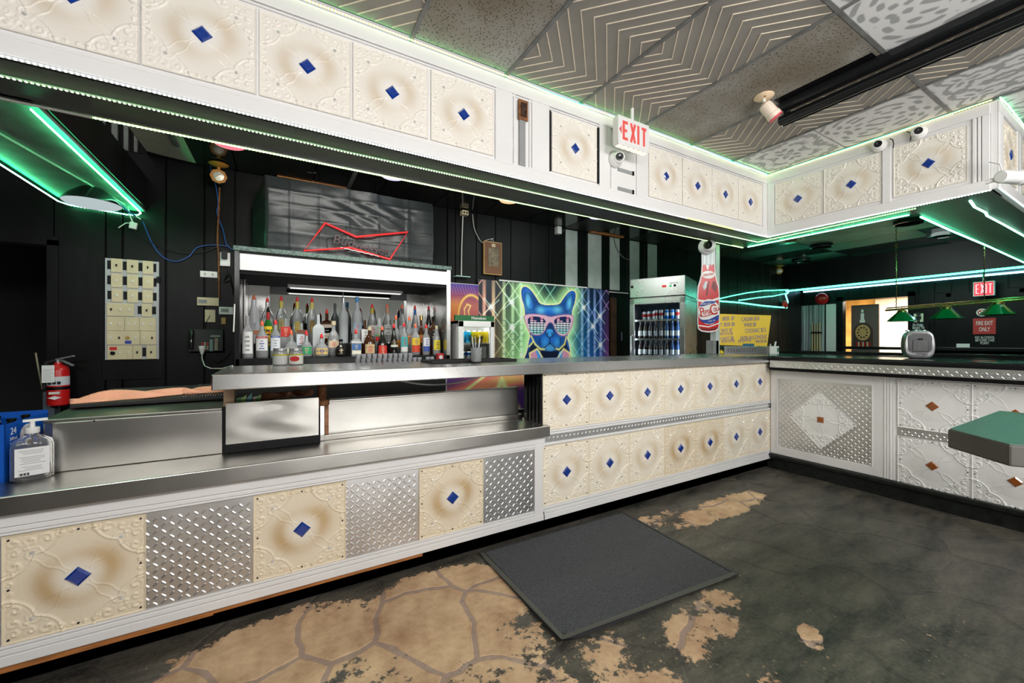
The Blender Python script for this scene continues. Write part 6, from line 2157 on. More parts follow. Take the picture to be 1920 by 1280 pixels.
MB().cyl((exx, eyy, ez + .315), (exx, eyy, ez + .345), .016, n=10).build('valve', M_silver, ex)
MB().obox((exx + .045, eyy - .03, ez + .352), V((.05, -.02, .012)), V((.004, .010, 0)), V((0, 0, .005))).build('top_lever', M_silver, ex)
MB().obox((exx + .055, eyy - .03, ez + .315), V((.035, -.015, -.02)), V((.004, .010, 0)), V((0, 0, .005))).build('carry_handle', M_silver, ex)
MB().tube([(exx - .01, eyy - .01, ez + .335), (exx - .055, eyy - .02, ez + .32), (exx - .072, eyy - .02, ez + .24), (exx - .066, eyy - .01, ez + .13)], .010, 7).build('hose', M_rubber, ex, smooth=50)
MB().box(exx - .062, exx + .002, eyy - .068, eyy - .066, ez + .175, ez + .300).build('inspection_tag', M_white_txt, ex)
for i in range(7):
    MB().box(exx - .055, exx - .006 - .008 * (i % 2), eyy - .0687, eyy - .068, ez + .19 + i * .013, ez + .192 + i * .013).build('printed_line', M_grey, ex)
MB().box(exx - .02, exx + .02, eyy + .05, 4.40, ez + .20, ez + .25).build('wall_hook', M_black, ex)
solo('twine', MB().tube([wpt(67, 661, 4.33), wpt(72, 690, 4.33), wpt(76, 710, 4.33), wpt(80, 729, 4.33)], .005, 5), mat('pale_twine', srgb(150, 144, 120), .8), 'pale knotted twine hanging at the dark doorway', 'twine', smooth=60)
solo('pipe_casing', MB().box(-1.49, -1.43, 4.30, 4.39, 0.0, 0.92), mat('slate_blue_board', (.09, .11, .14), .5), 'narrow slate board standing under the fire extinguisher', 'board')

# emergency lamp heads on the ceiling edge
def emergency_head(label, c, rt_, r=.062, sc=1.0):
    t = thing('emergency_lamp', label, 'lamp', (c.x, c.y, c.z - r))
    mo = mat('ochre_enamel', srgb(186, 122, 48), .4)
    MB().lathe([(.075 * sc, 0), (.06 * sc, -.012), (.02 * sc, -.024)], c + RZ * .105, 14).build('ceiling_plate', mo, t, smooth=40)
    MB().cyl(c + RZ * .09, c + RZ * .055, .012, n=8).build('stem', mo, t)
    d = V((-c.x, -c.y, -.25)).normalized()
    x = d.cross(RZ).normalized(); y = x.cross(d)
    MB().lathe([(r * .5, -.03), (r, 0), (r, .014), (r * .84, .014)], c, 8, x, y, d).build('lamp_head', mo, t)
    MB().lathe([(r * .83, .010), (r * .5, .017), (.002, .019)], c, 14, x, y, d).build('lens', mat('ribbed_lens', (.72, .68, .58), .15, bump=(70, .6), metal=.4), t, smooth=50)
    return t


emergency_head('ochre eight-sided emergency lamp above the thermostats', at_y(410, 331, 4.28), RX)
el2 = at_x(1462, 508, 8.2)

# ------------------------------------------------------------------ DOME LIGHTS on the bar ceiling
def dome(label, x, y, col, strength, r=.115):
    t = thing('dome_light', label, 'ceiling light', (x, y, 2.80), 'dome lights over the bar')
    MB().lathe([(r + .012, 0), (r + .012, -.014), (r, -.016)], (x, y, 2.829), 24).build('rim', M_white2, t, smooth=40)
    MB().lathe([(r, -.014), (r * .9, -.034), (r * .6, -.046), (.005, -.052)], (x, y, 2.829), 24).build('lens', emis('dome_' + label.split()[0], col, strength), t, smooth=60)


dome('pink glowing dome light above the thermostats', -0.315, 3.74, (1.0, .23, .30), 1.0)
dome('lilac dome light in front of the covered screen', 0.915, 3.72, (.78, .74, 1.0), 1.1)
dome('orange dome light beside the wall plaque', 2.15, 3.74, (1.0, .62, .32), 1.1)
dome('white-violet dome light left of the painted stripes', 3.36, 3.69, (.82, .78, 1.0), 1.1)
dome('unlit yellowish dome light nearest the fridge', 4.75, 3.60, (.30, .42, .2), .8)  # unlit lens, its tone put in as a faint glow

pend = thing('beam_light', 'black dome lamp with a white lens hanging under the left beam', 'ceiling light', (-1.13, 3.55, 2.28))
c = at_z(173, 352, 2.355)
pend.location = c; ORG[pend.name] = V(c)
MB().lathe([(.05, 0), (.075, -.018), (.115, -.055), (.150, -.100), (.152, -.108)], c, 28).build('black_housing', M_gloss, pend, smooth=50)
MB().lathe([(.150, -.108), (.135, -.120), (.08, -.130), (.004, -.134)], c, 28).build('lens', emis('cool_dome', (.62, .72, .74), .75), pend, smooth=50)

# white control box on its wires
cbp = at_y(250, 423, 4.30)
ctl = thing('light_controller', 'small white light controller box dangling by its wires at the end of the beam', 'controller', tuple(cbp))
MB().obox(cbp, V((.022, 0, -.004)), V((0, .012, 0)), V((.004, 0, .026))).build('box', M_white2, ctl, bev=.003)
MB().tube([cbp + RZ * .02, at_y(244, 405, 4.30), at_y(238, 380, 4.28)], .005, 5).build('wire', M_wire_white, ctl)
MB().tube([cbp + RZ * .02, at_y(236, 418, 4.3), at_y(222, 427, 4.3)], .004, 5).build('wire', M_wire_white, ctl)
MB().tube([at_y(234, 392, 4.29), at_y(264, 411, 4.3)], .005, 5).build('wire', M_wire_white, ctl)


def wire(label, pts, m, r=.004, Y=4.378, cat='wire'):
    P = [at_y(x, y, Y) for x, y in pts]
    # soften the corners
    Q = []
    for i in range(len(P) - 1):
        a, b = P[i], P[i + 1]
        p0 = P[i - 1] if i else a; p3 = P[i + 2] if i + 2 < len(P) else b
        for k in range(5):
            t = k / 5
            Q.append(.5 * ((2 * a) + (b - p0) * t + (2 * p0 - 5 * a + 4 * b - p3) * t * t + (3 * a - p0 - 3 * b + p3) * t ** 3))
    Q.append(P[-1])
    return solo('wire', MB().tube(Q, r, 5), m, label, cat, smooth=60)


wire('blue wire running down from the emergency lamp to the outlet box', [(397, 305), (395, 320), (404, 345), (409, 380), (407, 400), (418, 430), (425, 458), (440, 470)], M_wire_blue)
wire('blue wire drooping from the controller box along the wall to the cabinet', [(268, 415), (285, 455), (305, 481), (330, 490), (355, 480), (370, 464), (400, 459), (430, 462)], M_wire_blue)
wire('black wire sagging from the controller box to the outlet box', [(252, 432), (272, 450), (300, 463), (330, 473), (360, 475), (390, 470), (412, 460)], M_wire_black)
wire('brown conduit standing from the emergency lamp down to the thermostats', [(412, 352), (410, 400), (408, 450), (410, 480), (411, 560)], M_rust, .008)
wire('blue wire between the dome under the beam and the controller box', [(205, 375), (225, 383), (240, 396), (255, 405)], M_wire_blue, .006, 4.1)
wire('tangled black cables beside the mirror cabinet', [(425, 508), (432, 522), (420, 528), (428, 515), (436, 540), (438, 555)], M_wire_black, .006)
wire('black lead looping below the telephone', [(392, 668), (402, 678), (414, 677), (430, 663), (424, 650), (416, 648)], M_wire_black, .004)
wire('white cord with red end hanging beside the back bar post', [(440, 570), (439, 600), (438, 622)], M_wire_white, .005, 3.58)
wire('white conduit dropping from the ceiling box to the moon poster', [(868, 405), (866, 460), (865, 517)], M_wire_white, .007)
wire('white cable looping from the ceiling box to the wall plaque', [(886, 402), (890, 430), (903, 454), (912, 450), (925, 447)], M_wire_white, .004)
wire('grey cable curving over the painted stripes', [(1151, 446), (1156, 465), (1168, 482), (1182, 488)], M_grid, .007)
jbx = at_y(871, 400, 4.36)
jx = thing('ceiling_outlet_box', 'cream outlet box at the ceiling edge above the moon poster', 'outlet box', tuple(jbx))
MB().box(jbx.x - .04, jbx.x + .04, 4.33, 4.40, jbx.z - .025, jbx.z + .03).build('box', M_cream, jx, bev=.003)
for k in (-.018, .018):
    MB().box(jbx.x + k - .008, jbx.x + k + .008, 4.325, 4.331, jbx.z - .008, jbx.z + .010).build('socket', M_black, jx)
wb = at_y(1047, 432, 4.36)
wt = thing('white_sensor', 'white sensor box at the ceiling edge left of the painted stripes', 'sensor', tuple(wb))
MB().box(wb.x - .035, wb.x + .035, 4.33, 4.40, wb.z - .05, wb.z + .05).build('body', M_white2, wt, bev=.004)
MB().box(wb.x + .045, wb.x + .09, 4.35, 4.40, wb.z - .02, wb.z + .03).build('black_adapter', M_rubber, wt)
gl = at_y(865, 519, 4.36)
solo('shelf_bracket', MB().box(gl.x - .09, gl.x + .09, 4.30, 4.40, gl.z - .006, gl.z + .004), mat('pale_green_trim', (.35, .55, .48), .4), 'short pale ledge on the wall over the moon poster', 'bracket')

# ------------------------------------------------------------------ EXIT SIGN, cameras and boxes on the bulkhead
def exit_sign(label, c, rt, w, h, dep, lit, tail=None):
    t = thing('exit_sign', label, 'exit sign', tuple(c - RZ * h / 2))
    rt = V(rt).normalized(); n = rt.cross(RZ)
    MB().obox(c - n * dep / 2, rt * w / 2, n * dep / 2, RZ * h / 2).build('housing', M_white2, t, bev=.004)
    MB().obox(c + n * .001, rt * (w / 2 - .012), n * .0015, RZ * (h / 2 - .012)).build('face_plate', mat('exit_face', lit[0], .4, emit=(lit[0], lit[1])), t)
    m = emis('exit_letters', lit[2], lit[3])
    L = []
    bw, hh = w * .032, h * .33
    def stroke(a, b, th=bw):
        a = V(a); b = V(b)
        u = (b - a).normalized(); l = (b - a).length

        MBx_.obox(c + n * .0035 + rt * ((a.x + b.x) / 2) + RZ * ((a.y + b.y) / 2), (rt * u.x + RZ * u.y) * (l / 2), n * .0015, (rt * -u.y + RZ * u.x) * th)
    x0 = -.33 * w
    cw = w * .13
    for ch, x in zip('EXIT', (-.345 * w, -.115 * w, .09 * w, .245 * w)):
        MBx_ = MB()
        if ch == 'E':
            stroke((x, -hh), (x, hh)); stroke((x, hh - bw), (x + cw, hh - bw)); stroke((x, 0), (x + cw * .8, 0)); stroke((x, -hh + bw), (x + cw, -hh + bw))
        elif ch == 'X':
            stroke((x, -hh), (x + cw, hh)); stroke((x, hh), (x + cw, -hh))
        elif ch == 'I':
            stroke((x + bw, -hh), (x + bw, hh))
        else:
            stroke((x + cw / 2, -hh), (x + cw / 2, hh)); stroke((x - .01 * w, hh - bw), (x + cw + .01 * w, hh - bw))
        MBx_.build('letter', m, t)
    return t, n


ec = V((2.240, 2.08, 2.797))
t, n = exit_sign('white boxed exit sign with pale red letters hung under the ceiling before the bulkhead', ec, RX, 0.315, 0.205, 0.055, ((.80, .79, .78), .0, (1.0, .12, .10), .85))
for i in range(6):
    x = ec.x - .125 + i * .050
    MB().box(x - .018, x + .018, 2.085, 2.125, ec.z - .108, ec.z - .102).build('lamp_slot', emis('warm_slot', (1, .92, .72), 1.2), t)
MB().prism([ec + V((-.128, -.002, .03)), ec + V((-.150, -.002, .0)), ec + V((-.128, -.002, -.03))], (0, -.002, 0)).build('arrow', emis('arrow_red', (1, .15, .12), .7), t)
MB().cyl((2.24, 2.1, 2.90), (2.24, 2.1, 2.995), .012).build('ceiling_stem', M_white2, t)


def turret(label, c, look, r=.042, base_dir=None):
    t = thing('security_camera', label, 'camera', tuple(c))
    d = V(look).normalized(); x = d.orthogonal().normalized(); y = d.cross(x)
    b = V(base_dir or (0, 1, 0)).normalized(); bx_ = b.orthogonal().normalized(); by = b.cross(bx_)
    MB().lathe([(r * 1.25, r * 1.0), (r * 1.3, r * .5), (r * 1.0, r * .1)], c, 18, bx_, by, b).build('mount_base', M_white2, t, smooth=50)
    pr = [(r * math.sin(a), -r * math.cos(a)) for a in np.linspace(.05, 2.3, 9)]
    MB().lathe(pr, c, 18, x, y, d).build('camera_body', M_white2, t, smooth=60)
    MB().lathe([(r * .66, r * .66), (r * .62, r * .78), (r * .3, r * .80), (.001, r * .74)], c, 18, x, y, d).build('lens', M_gloss, t, smooth=40)
    return t


cp = at_y(1160, 296, 2.19)
turret('white ball security camera right under the exit sign', cp, (-.5, -.85, -.12), .045)
MB().box(cp.x - .02, cp.x + .15, cp.y + .02, 2.245, cp.z - .045, cp.z + .04).build('mount_arm', M_white2, bpy.data.objects['security_camera'] if False else None) if False else None
turret('white ball camera left of the black wire hooks on the return bulkhead', at_x(1646, 271, 4.27), (-.9, -.3, -.15), .040, (1, 0, 0))
turret('white ball camera facing out above the largest blue diamond of the return bulkhead', at_x(1720, 247, 4.27), (-.9, -.45, -.1), .040, (1, 0, 0))
for k, (x, y) in enumerate([(1668, 268), (1700, 255)]):
    p = at_x(x, y, 4.30)
    solo('hook_wire', MB().tube([p + RZ * .035, p + V((-.02, -.025, .01)), p + V((-.02, -.03, -.025)), p + V((0, -.02, -.05))], .004, 5), M_wire_black, ['black wire hook right of the left ball camera', 'black wire hook left of the right ball camera'][k], 'wire', smooth=50)

# bullet camera at the right edge
bc_ = at_y(1893, 332, .62)
bt = thing('bullet_camera', 'white bullet camera sticking out of the bulkhead at the right edge', 'camera', tuple(bc_))
d = V((.93, -.30, .05)).normalized()
x = d.orthogonal().normalized(); y = d.cross(x)
MB().lathe([(.030, -.10), (.040, -.09), (.040, .06), (.046, .062), (.046, .105), (.040, .11)], bc_ + d * .02, 20, x, y, d).build('camera_body', M_white2, bt, smooth=40)
MB().lathe([(.037, .109), (.030, .1105), (.001, .110)], bc_ + d * .02, 20, x, y, d).build('lens', mat('blue_lens', (.01, .03, .08), .08), bt, smooth=40)
MB().cyl(bc_ + V((-.04, .0, -.0)), V((bc_.x - .04, .715, bc_.z - .01)), .014).build('mount_arm', M_white2, bt)
MB().tube([bc_ + V((-.05, .02, .02)), bc_ + V((-.06, .03, .08)), (bc_.x - .03, .70, bc_.z + .12)], .004, 5).build('camera_cable', M_wire_white, bt)

rc = thing('open_junction_box', 'rusty open electrical box above a grey cable channel on the bulkhead', 'junction box', (1.385, 2.23, 2.735))
MB().box(1.350, 1.422, 2.228, 2.24, 2.735, 2.865).build('box', M_rust, rc, bev=.003)
MB().box(1.366, 1.408, 2.222, 2.23, 2.755, 2.845).build('device', mat('dark_device', (.05, .025, .015), .4, var=(60, .9)), rc)
MB().box(1.36, 1.405, 2.234, 2.24, 2.44, 2.735).build('cable_channel', M_grey, rc)

# ------------------------------------------------------------------ POST, cola bottle sign
post = thing('support_post', 'pale post rising from the bar top to the bulkhead behind the cola sign', 'post', (4.21, 2.73, 1.15))
MB().box(4.175, 4.245, 2.70, 2.77, 1.15, 2.36).build('shaft', mat('pale_post', (.55, .60, .58), .45, var=(4, .1)), post, bev=.004)
MB().box(4.13, 4.225, 2.70, 2.79, 1.15, 1.30).build('base_box', M_grey, post, bev=.003)

ps = thing('bottle_sign', 'tall flat cola bottle sign in red, white and blue fixed to the post', 'sign', (4.14, 2.66, 1.39))
PD = 4.36


def bp(px, py, off=0.0):
    return V((0, 0, 1.3)) + VIEW * (PD - off) + RIGHT * ((px - CX) / F_PX * PD) + UP * (-(py - CY) / F_PX * PD)


def zb(x, y, off=0.0):        # close-look coordinates of the sign
    return bp(1290 + x / 6.4, 440 + y / 6.4, off)


half = [(212, 95), (170, 150), (166, 250), (166, 360), (160, 470), (142, 550), (118, 620), (112, 720), (114, 900), (116, 1080), (122, 1130), (160, 1160), (245, 1172)]
full = half + [(490 - x, y) for x, y in half[::-1]][1:]


def lay(pts, off, m, name, th=.004):
    MB().prism([zb(x, y, off) for x, y in pts], VIEW * th).build(name, m, ps)


M_sgw = mat('sign_white', (.82, .82, .80), .3); M_sgr = mat('sign_red', (.58, .010, .012), .25); M_sgb = mat('sign_blue', (.01, .05, .32), .25)
M_sgg = mat('sign_glass_grey', (.50, .56, .60), .25); M_sgd = mat('sign_dark_red', (.16, .01, .01), .3)
lay(full, 0.0, M_sgw, 'sign_board', .012)


def inset(pts, k, c=(245, 640)):
    return [(c[0] + (x - c[0]) * (1 - k[0]), c[1] + (y - c[1]) * (1 - k[1])) for x, y in pts]


neck = [(178, 150), (176, 360), (314, 360), (312, 150), (290, 110), (205, 110)]
lay(neck, .004, M_sgg, 'neck_print')
for a in (190, 236, 284):
    lay([(a, 170), (a - 3, 355), (a + 12, 355), (a + 10, 170)], .006, M_sgw, 'highlight_stripe')
body = [(178, 360), (172, 470), (154, 555), (130, 630), (124, 720), (124, 1080), (132, 1120), (166, 1146), (245, 1156), (324, 1146), (358, 1120), (366, 1080), (366, 720), (360, 630), (336, 555), (318, 470), (312, 360), (298, 352), (286, 380), (262, 350), (244, 420), (226, 420), (208, 355), (194, 372)]
lay(body, .004, M_sgr, 'red_body_print')
lay([(205, 560), (175, 620), (190, 665), (215, 640), (230, 560)], .006, M_sgg, 'highlight_stripe')
lay([(255, 545), (232, 720), (212, 735), (225, 620)], .006, M_sgd, 'dark_streak')
lay([(292, 560), (280, 640), (330, 690), (345, 620), (318, 560)], .0055, M_sgd, 'dark_streak')
ell = lambda cx, cy, rx, ry, n=28: [(cx + rx * math.cos(2 * math.pi * i / n), cy + ry * math.sin(2 * math.pi * i / n)) for i in range(n)]
lay(ell(240, 480, 78, 46), .006, M_sgw, 'upper_logo_patch')
lay([(116, 775), (245, 792), (378, 745), (378, 775), (245, 815), (116, 800)], .006, M_sgw, 'white_band')
lay([(116, 1080), (245, 1098), (378, 1050), (378, 1066), (245, 1112), (116, 1094)], .006, M_sgw, 'white_band')
lay(ell(248, 925, 128, 152), .008, M_sgw, 'label_oval')
lay([(133, 862), (146, 830), (200, 800), (280, 795), (348, 802), (300, 825), (230, 842), (180, 858)], .010, M_sgb, 'blue_swoosh')
lay([(133, 1008), (180, 1022), (250, 1015), (320, 980), (366, 958), (362, 1010), (318, 1052), (250, 1072), (180, 1055), (146, 1030)], .010, M_sgb, 'blue_swoosh')
lay([(136, 1112), (245, 1130), (355, 1108), (340, 1135), (245, 1152), (152, 1138)], .006, M_sgd, 'base_shadow_print')
sgn_up = (RZ + RIGHT * .0).normalized()
tilt = (RIGHT + RZ * .20).normalized(); tup = (RZ - RIGHT * .20).normalized()
text('P', .135, zb(163, 930, .012), tilt, tup, M_sgr, ps, 'sign_lettering', .0012, sx=.75)
text('EPSI', .068, zb(219, 932, .012), tilt, tup, M_sgr, ps, 'sign_lettering', .0016, sx=.68)
text('-', .09, zb(266, 922, .012), tilt, tup, M_sgr, ps, 'sign_lettering', .0012, sx=.7)
text('C', .165, zb(300, 905, .012), tilt, tup, M_sgr, ps, 'sign_lettering', .0012, sx=.72)
text('OLA', .064, zb(337, 897, .012), tilt, tup, M_sgr, ps, 'sign_lettering', .0016, sx=.55)
mb = MB()
mb.tube([zb(135, 955, .012), zb(150, 982, .012), zb(200, 978, .012), zb(270, 955, .012), zb(300, 950, .012), zb(345, 935, .012)], .0045, 6)
mb.build('underline_flourish', M_sgr, ps)
text('PEPSI-COLA', .036, zb(240, 480, .010), tilt, tup, M_sgr, ps, 'sign_lettering', .0012, sx=.60)
text('SPARKLING', .026, zb(205, 832, .014), (RIGHT + RZ * .05).normalized(), (RZ - RIGHT * .05).normalized(), M_sgw, ps, 'sign_lettering', .001, sx=.9)
text('12 FL. OZ.', .024, zb(278, 1034, .014), tilt, tup, M_sgw, ps, 'sign_lettering', .001, sx=.8)
MB().cyl(zb(245, 400, -.012), zb(245, 400, -.10), .012).build('fixing', M_black, ps)
MB().cyl(zb(245, 900, -.012), zb(245, 900, -.10), .012).build('fixing', M_black, ps)
turret('white ball camera fixed at the neck of the cola bottle sign', bp(1324, 463, .06), (-.93, -.36, 0), .068, VIEW)

# ------------------------------------------------------------------ MENU BOARD and things at the bar corner
MD = 4.72


def mp_(px, py, off=0.0):
    return V((0, 0, 1.3)) + VIEW * (MD - off) + RIGHT * ((px - CX) / F_PX * MD) + UP * (-(py - CY) / F_PX * MD)


def zm(x, y, off=0.0):
    return mp_(1320 + x / 11.64, 580 + y / 11.64, off)


mn = thing('menu_board', 'yellow handwritten price board leaning at the bar corner', 'menu board', tuple(zm(800, 1000)))
quad = [zm(340, 95), zm(1465, 130), zm(1375, 805), zm(160, 770)]
MB().prism(quad, VIEW * .006).build('card', mat('yellow_card', srgb(248, 206, 72), .6), mn)
M_ink = mat('violet_marker', (.22, .19, .42), .6)
wr = (RIGHT + RZ * .06).normalized(); wu = (RZ - RIGHT * .06).normalized()
for s_, x, y, z in [('BEER  $7', 530, 200, .068), ('T. BEER $8', 510, 330, .066), ('BAR SHOT $7', 425, 462, .062), ('WITH POP $8', 480, 535, .046), ('PREM SHOT $8', 425, 640, .064), ('WITH POP $9', 520, 695, .046),
                    ('CAESAR $10', 1005, 210, .070), ('WINE $8', 1000, 335, .066), ('COGNAC $12', 1120, 460, .072), ('NON-ALCOHOLIC', 1085, 610, .068), ('JUICE/POP $5', 885, 680, .046), ('WATER $4', 1245, 695, .050)]:
    text(s_, z * .96, zm(x, y, .003), wr, wu, M_ink, mn, 'handwriting', .0005, sx=.58)
MB().prism([zm(845, 745, .003), zm(1095, 745, .003), zm(1085, 800, .003), zm(840, 800, .003)], VIEW * .002).build('blue_tape', mat('teal_tape', (.03, .16, .26), .4), mn)


def mbox(name, label, cat, x0, y0, x1, y1, m, dep=.10, parts=None, off=0):
    a, b = zm(x0, y0, off), zm(x1, y1, off)
    t = thing(name, label, cat, (a.x, a.y, b.z))
    MB().prism([zm(x0, y0, off), zm(x1, y0, off), zm(x1, y1, off), zm(x0, y1, off)], VIEW * dep).build('body', m, t, bev=.003)
    if parts: parts(t)
    return t


def perf(t):
    rr = random.Random(4)
    for i in range(11):
        for j in range(2):
            x, y = 490 + i * 58 + rr.uniform(-8, 8), 860 + j * 45
            MB().prism([zm(x, y, .033), zm(x + 22, y - 14, .033), zm(x + 26, y - 4, .033), zm(x + 6, y + 12, .033)], VIEW * .002).build('slot_hole', M_dark, t)


mbox('metal_box', 'perforated silver box under the yellow price board', 'box', 420, 800, 1130, 968, M_steelF, .09, perf, .03)
mbox('grey_box', 'plain grey steel case behind the white jug', 'case', 1130, 810, 1400, 968, M_steelF, .12)
mbox('white_jug', 'small white container with clutter on top at the counter corner', 'container', 1400, 800, 1600, 1000, M_white2, .07,
     lambda t: (MB().prism([zm(1555, 835, .033), zm(1595, 835, .033), zm(1590, 930, .033), zm(1555, 930, .033)], VIEW * .002).build('green_label', mat('green_lbl', (.05, .18, .10), .5), t), MB().cyl(zm(1480, 800, -.03), zm(1480, 750, -.03), .012).build('cap', M_silver, t), MB().cyl(zm(1580, 800, -.03), zm(1600, 700, -.03), .010).build('nozzle', M_white2, t)), .03)
c = zm(325, 990, .05)
bl = thing('service_bell', 'yellow service bell on a dark base under the price board', 'bell', tuple(c))
MB().lathe([(.030, 0), (.032, .012), (.028, .022)], c, 16).build('base', M_rubber, bl, smooth=40)
MB().lathe([(.030, .022), (.029, .034), (.018, .048), (.005, .053), (.004, .062), (.001, .063)], c, 16).build('dome', mat('yellow_enamel', (.78, .55, .02), .3), bl, smooth=50)

# ------------------------------------------------------------------ CEILING ROLLER and spotlight
rl = thing('screen_roller', 'long black projection screen roller hung below the chevron ceiling', 'roller', (3.16, 0.5, 2.88))
MB().box(3.075, 3.165, -1.2, 1.52, 2.935, 2.990).build('casing', M_gloss, rl, bev=.012)
MB().cyl((3.185, -1.2, 2.905), (3.185, 1.56, 2.905), .033, n=18).build('rolled_screen', M_gloss, rl, smooth=50)
MB().cyl((3.225, -1.2, 2.888), (3.225, 1.56, 2.888), .012, n=10).build('bottom_bar', M_black, rl, smooth=50)
MB().lathe([(.012, 0), (.012, .004)], (3.225, 1.56, 2.888), 10, RX, RZ, RY).build('end_cap', M_chrome, rl)
MB().box(3.15, 3.20, 1.50, 1.52, 2.90, 2.985).build('end_bracket', M_black, rl)
MB().cyl((3.145, -1.2, 2.940), (3.145, 1.5, 2.940), .006, n=8).build('wooden_batten', mat('batten_brown', (.18, .12, .09), .4), rl)

sl = thing('spotlight', 'white swivel spotlight with a stained round plate on the ceiling', 'spotlight', (2.91, 1.53, 2.99))
M_enamel = mat('stained_enamel', srgb(232, 206, 172), .4, var=(16, .18))
MB().lathe([(.062, 0), (.062, -.006), (.046, -.018), (.012, -.022)], (2.91, 1.53, 2.990), 24).build('ceiling_plate', M_enamel, sl, smooth=50)
for a in (.6, 3.8):
    MB().lathe([(.006, -.012), (.006, -.021)], (2.91 + .034 * math.cos(a), 1.53 + .034 * math.sin(a), 2.990), 8).build('screw', M_rust, sl)
MB().cyl((2.91, 1.53, 2.972), (2.915, 1.525, 2.93), .010, n=10).build('stem', M_white2, sl)
a0, a1 = V((2.905, 1.53, 2.935)), V((2.975, 1.47, 2.815))
d = (a1 - a0).normalized(); x = d.orthogonal().normalized(); y = d.cross(x)
MB().lathe([(.012, -.004), (.036, .010), (.041, .03), (.041, .092), (.045, .094), (.045, .128), (.040, .131)], a0, 22, x, y, d).build('lamp_head', mat('ivory_enamel', srgb(240, 222, 204), .35), sl, smooth=40)
MB().lathe([(.0455, .122), (.0455, .131), (.036, .1315)], a0, 22, x, y, d).build('red_rim', mat('pink_red', (.75, .08, .12), .4), sl, smooth=40)

# ------------------------------------------------------------------ PUB TABLE at the right edge
tt = 0.95
tb = thing('pub_table', 'dark wooden pub table with clipped corner at the right edge', 'table', (2.75, 0.30, 0))
poly = [(2.285, .507), (2.117, .327), (2.30, .05), (3.10, .05), (3.10, .512)]
MB().prism([(x, y, tt - .072) for x, y in poly], (0, 0, .072)).build('table_top', M_tableedge, tb, bev=.006)
MB().prism([(x + (2.6 - x) * .012, y + (.28 - y) * .02, tt + .0002) for x, y in poly], (0, 0, .002)).build('top_surface', M_tablewood, tb)
MB().cyl((3.0, .12, .03), (3.0, .12, tt - .07), .04, n=16).build('pedestal', M_black, tb, smooth=40)
MB().lathe([(.24, 0), (.24, .012), (.05, .05)], (3.0, .12, 0.001), 24).build('foot_plate', M_black, tb, smooth=40)

# ------------------------------------------------------------------ SPACE HEATER on the return counter
hd = V((-.90, -.44, 0)).normalized(); hr = V((hd.y * -1, hd.x, 0)).normalized()
if hr.dot(RIGHT) < 0: hr = -hr
hc = at_z(1721, 672, 1.146) + V((.06, 0.02, 0))
ht = thing('space_heater', 'silver fan heater with a barred grille standing on the return counter', 'heater', (hc.x, hc.y, 1.1465))
prof = []
for i in range(40):
    a = 2 * math.pi * i / 40
    ca, sa = math.cos(a), math.sin(a)
    k = (abs(ca) ** 4.2 + abs(sa) ** 4.2) ** (-1 / 4.2)
    w = .096 * (1 - .10 * (sa * k > 0) * abs(sa * k)) * (1 - .05 * (sa * k < 0) * abs(sa * k))
    prof.append((ca * k * w, .120 + sa * k * .118))
mb = MB()
rings = [(-.085, .86), (-.075, .95), (-.03, 1.0), (.055, 1.0), (.075, .97), (.082, .92)]
vs = []
for dpt, sc in rings:
    for x, z in prof:
        p = hc + hd * dpt + hr * (x * sc) + RZ * (.120 + (z - .120) * sc)
        vs.append(p)
fs = []
m = len(prof)
for k in range(len(rings) - 1):
    for i in range(m):
        j = (i + 1) % m
        fs.append((k * m + i, k * m + j, (k + 1) * m + j, (k + 1) * m + i))
fs.append(list(range(m))[::-1]); fs.append([(len(rings) - 1) * m + i for i in range(m)])
mb.add(vs, fs)
mb.build('housing', M_silver, ht, smooth=50)


def hpt(x, z, d=.083):
    return hc + hd * d + hr * (x * .69) + RZ * z


def rr_panel(x0, x1, z0, z1, r, d, th, m, name, parent=ht, smooth=None):
    pts = []
    for cx, cz, a0_ in ((x1 - r, z1 - r, 0), (x0 + r, z1 - r, 90), (x0 + r, z0 + r, 180), (x1 - r, z0 + r, 270)):
        for k in range(6):
            a = math.radians(a0_ + 18 * k)
            pts.append(hpt(cx + r * math.cos(a), cz + r * math.sin(a), d))
    return MB().prism(pts, hd * -th).build(name, m, parent, bev=.001)


rr_panel(-.108, .108, .045, .215, .045, .086, .006, M_chrome, 'bezel')
rr_panel(-.101, .101, .052, .208, .040, .090, .006, mat('heater_grey', (.10, .105, .11), .3), 'dark_face')
rr_panel(-.066, .066, .062, .160, .008, .0925, .004, M_dark, 'grille_recess')
for i in range(15):
    x = -.060 + i * .0085
    MB().obox(hpt(x, .111, .094), hr * .0013, hd * .003, RZ * .047).build('grille_bar', M_grey, ht)
MB().obox(hpt(0, .163, .095), hr * .014, hd * .002, RZ * .008).build('emblem', M_gloss, ht)
MB().obox(hpt(0, .030, .083), hr * .012, hd * .001, RZ * .003).build('maker_plate', M_chrome, ht)
MB().obox(hpt(.085, .222, .070), hr * .006, hd * .004, RZ * .003).build('indicator', M_red, ht)
for x in (-.06, -.01, .04):
    MB().lathe([(.018, 0), (.015, .012)], hc + hr * x + RZ * .232, 14).build('control_knob', M_silver, ht, smooth=40)

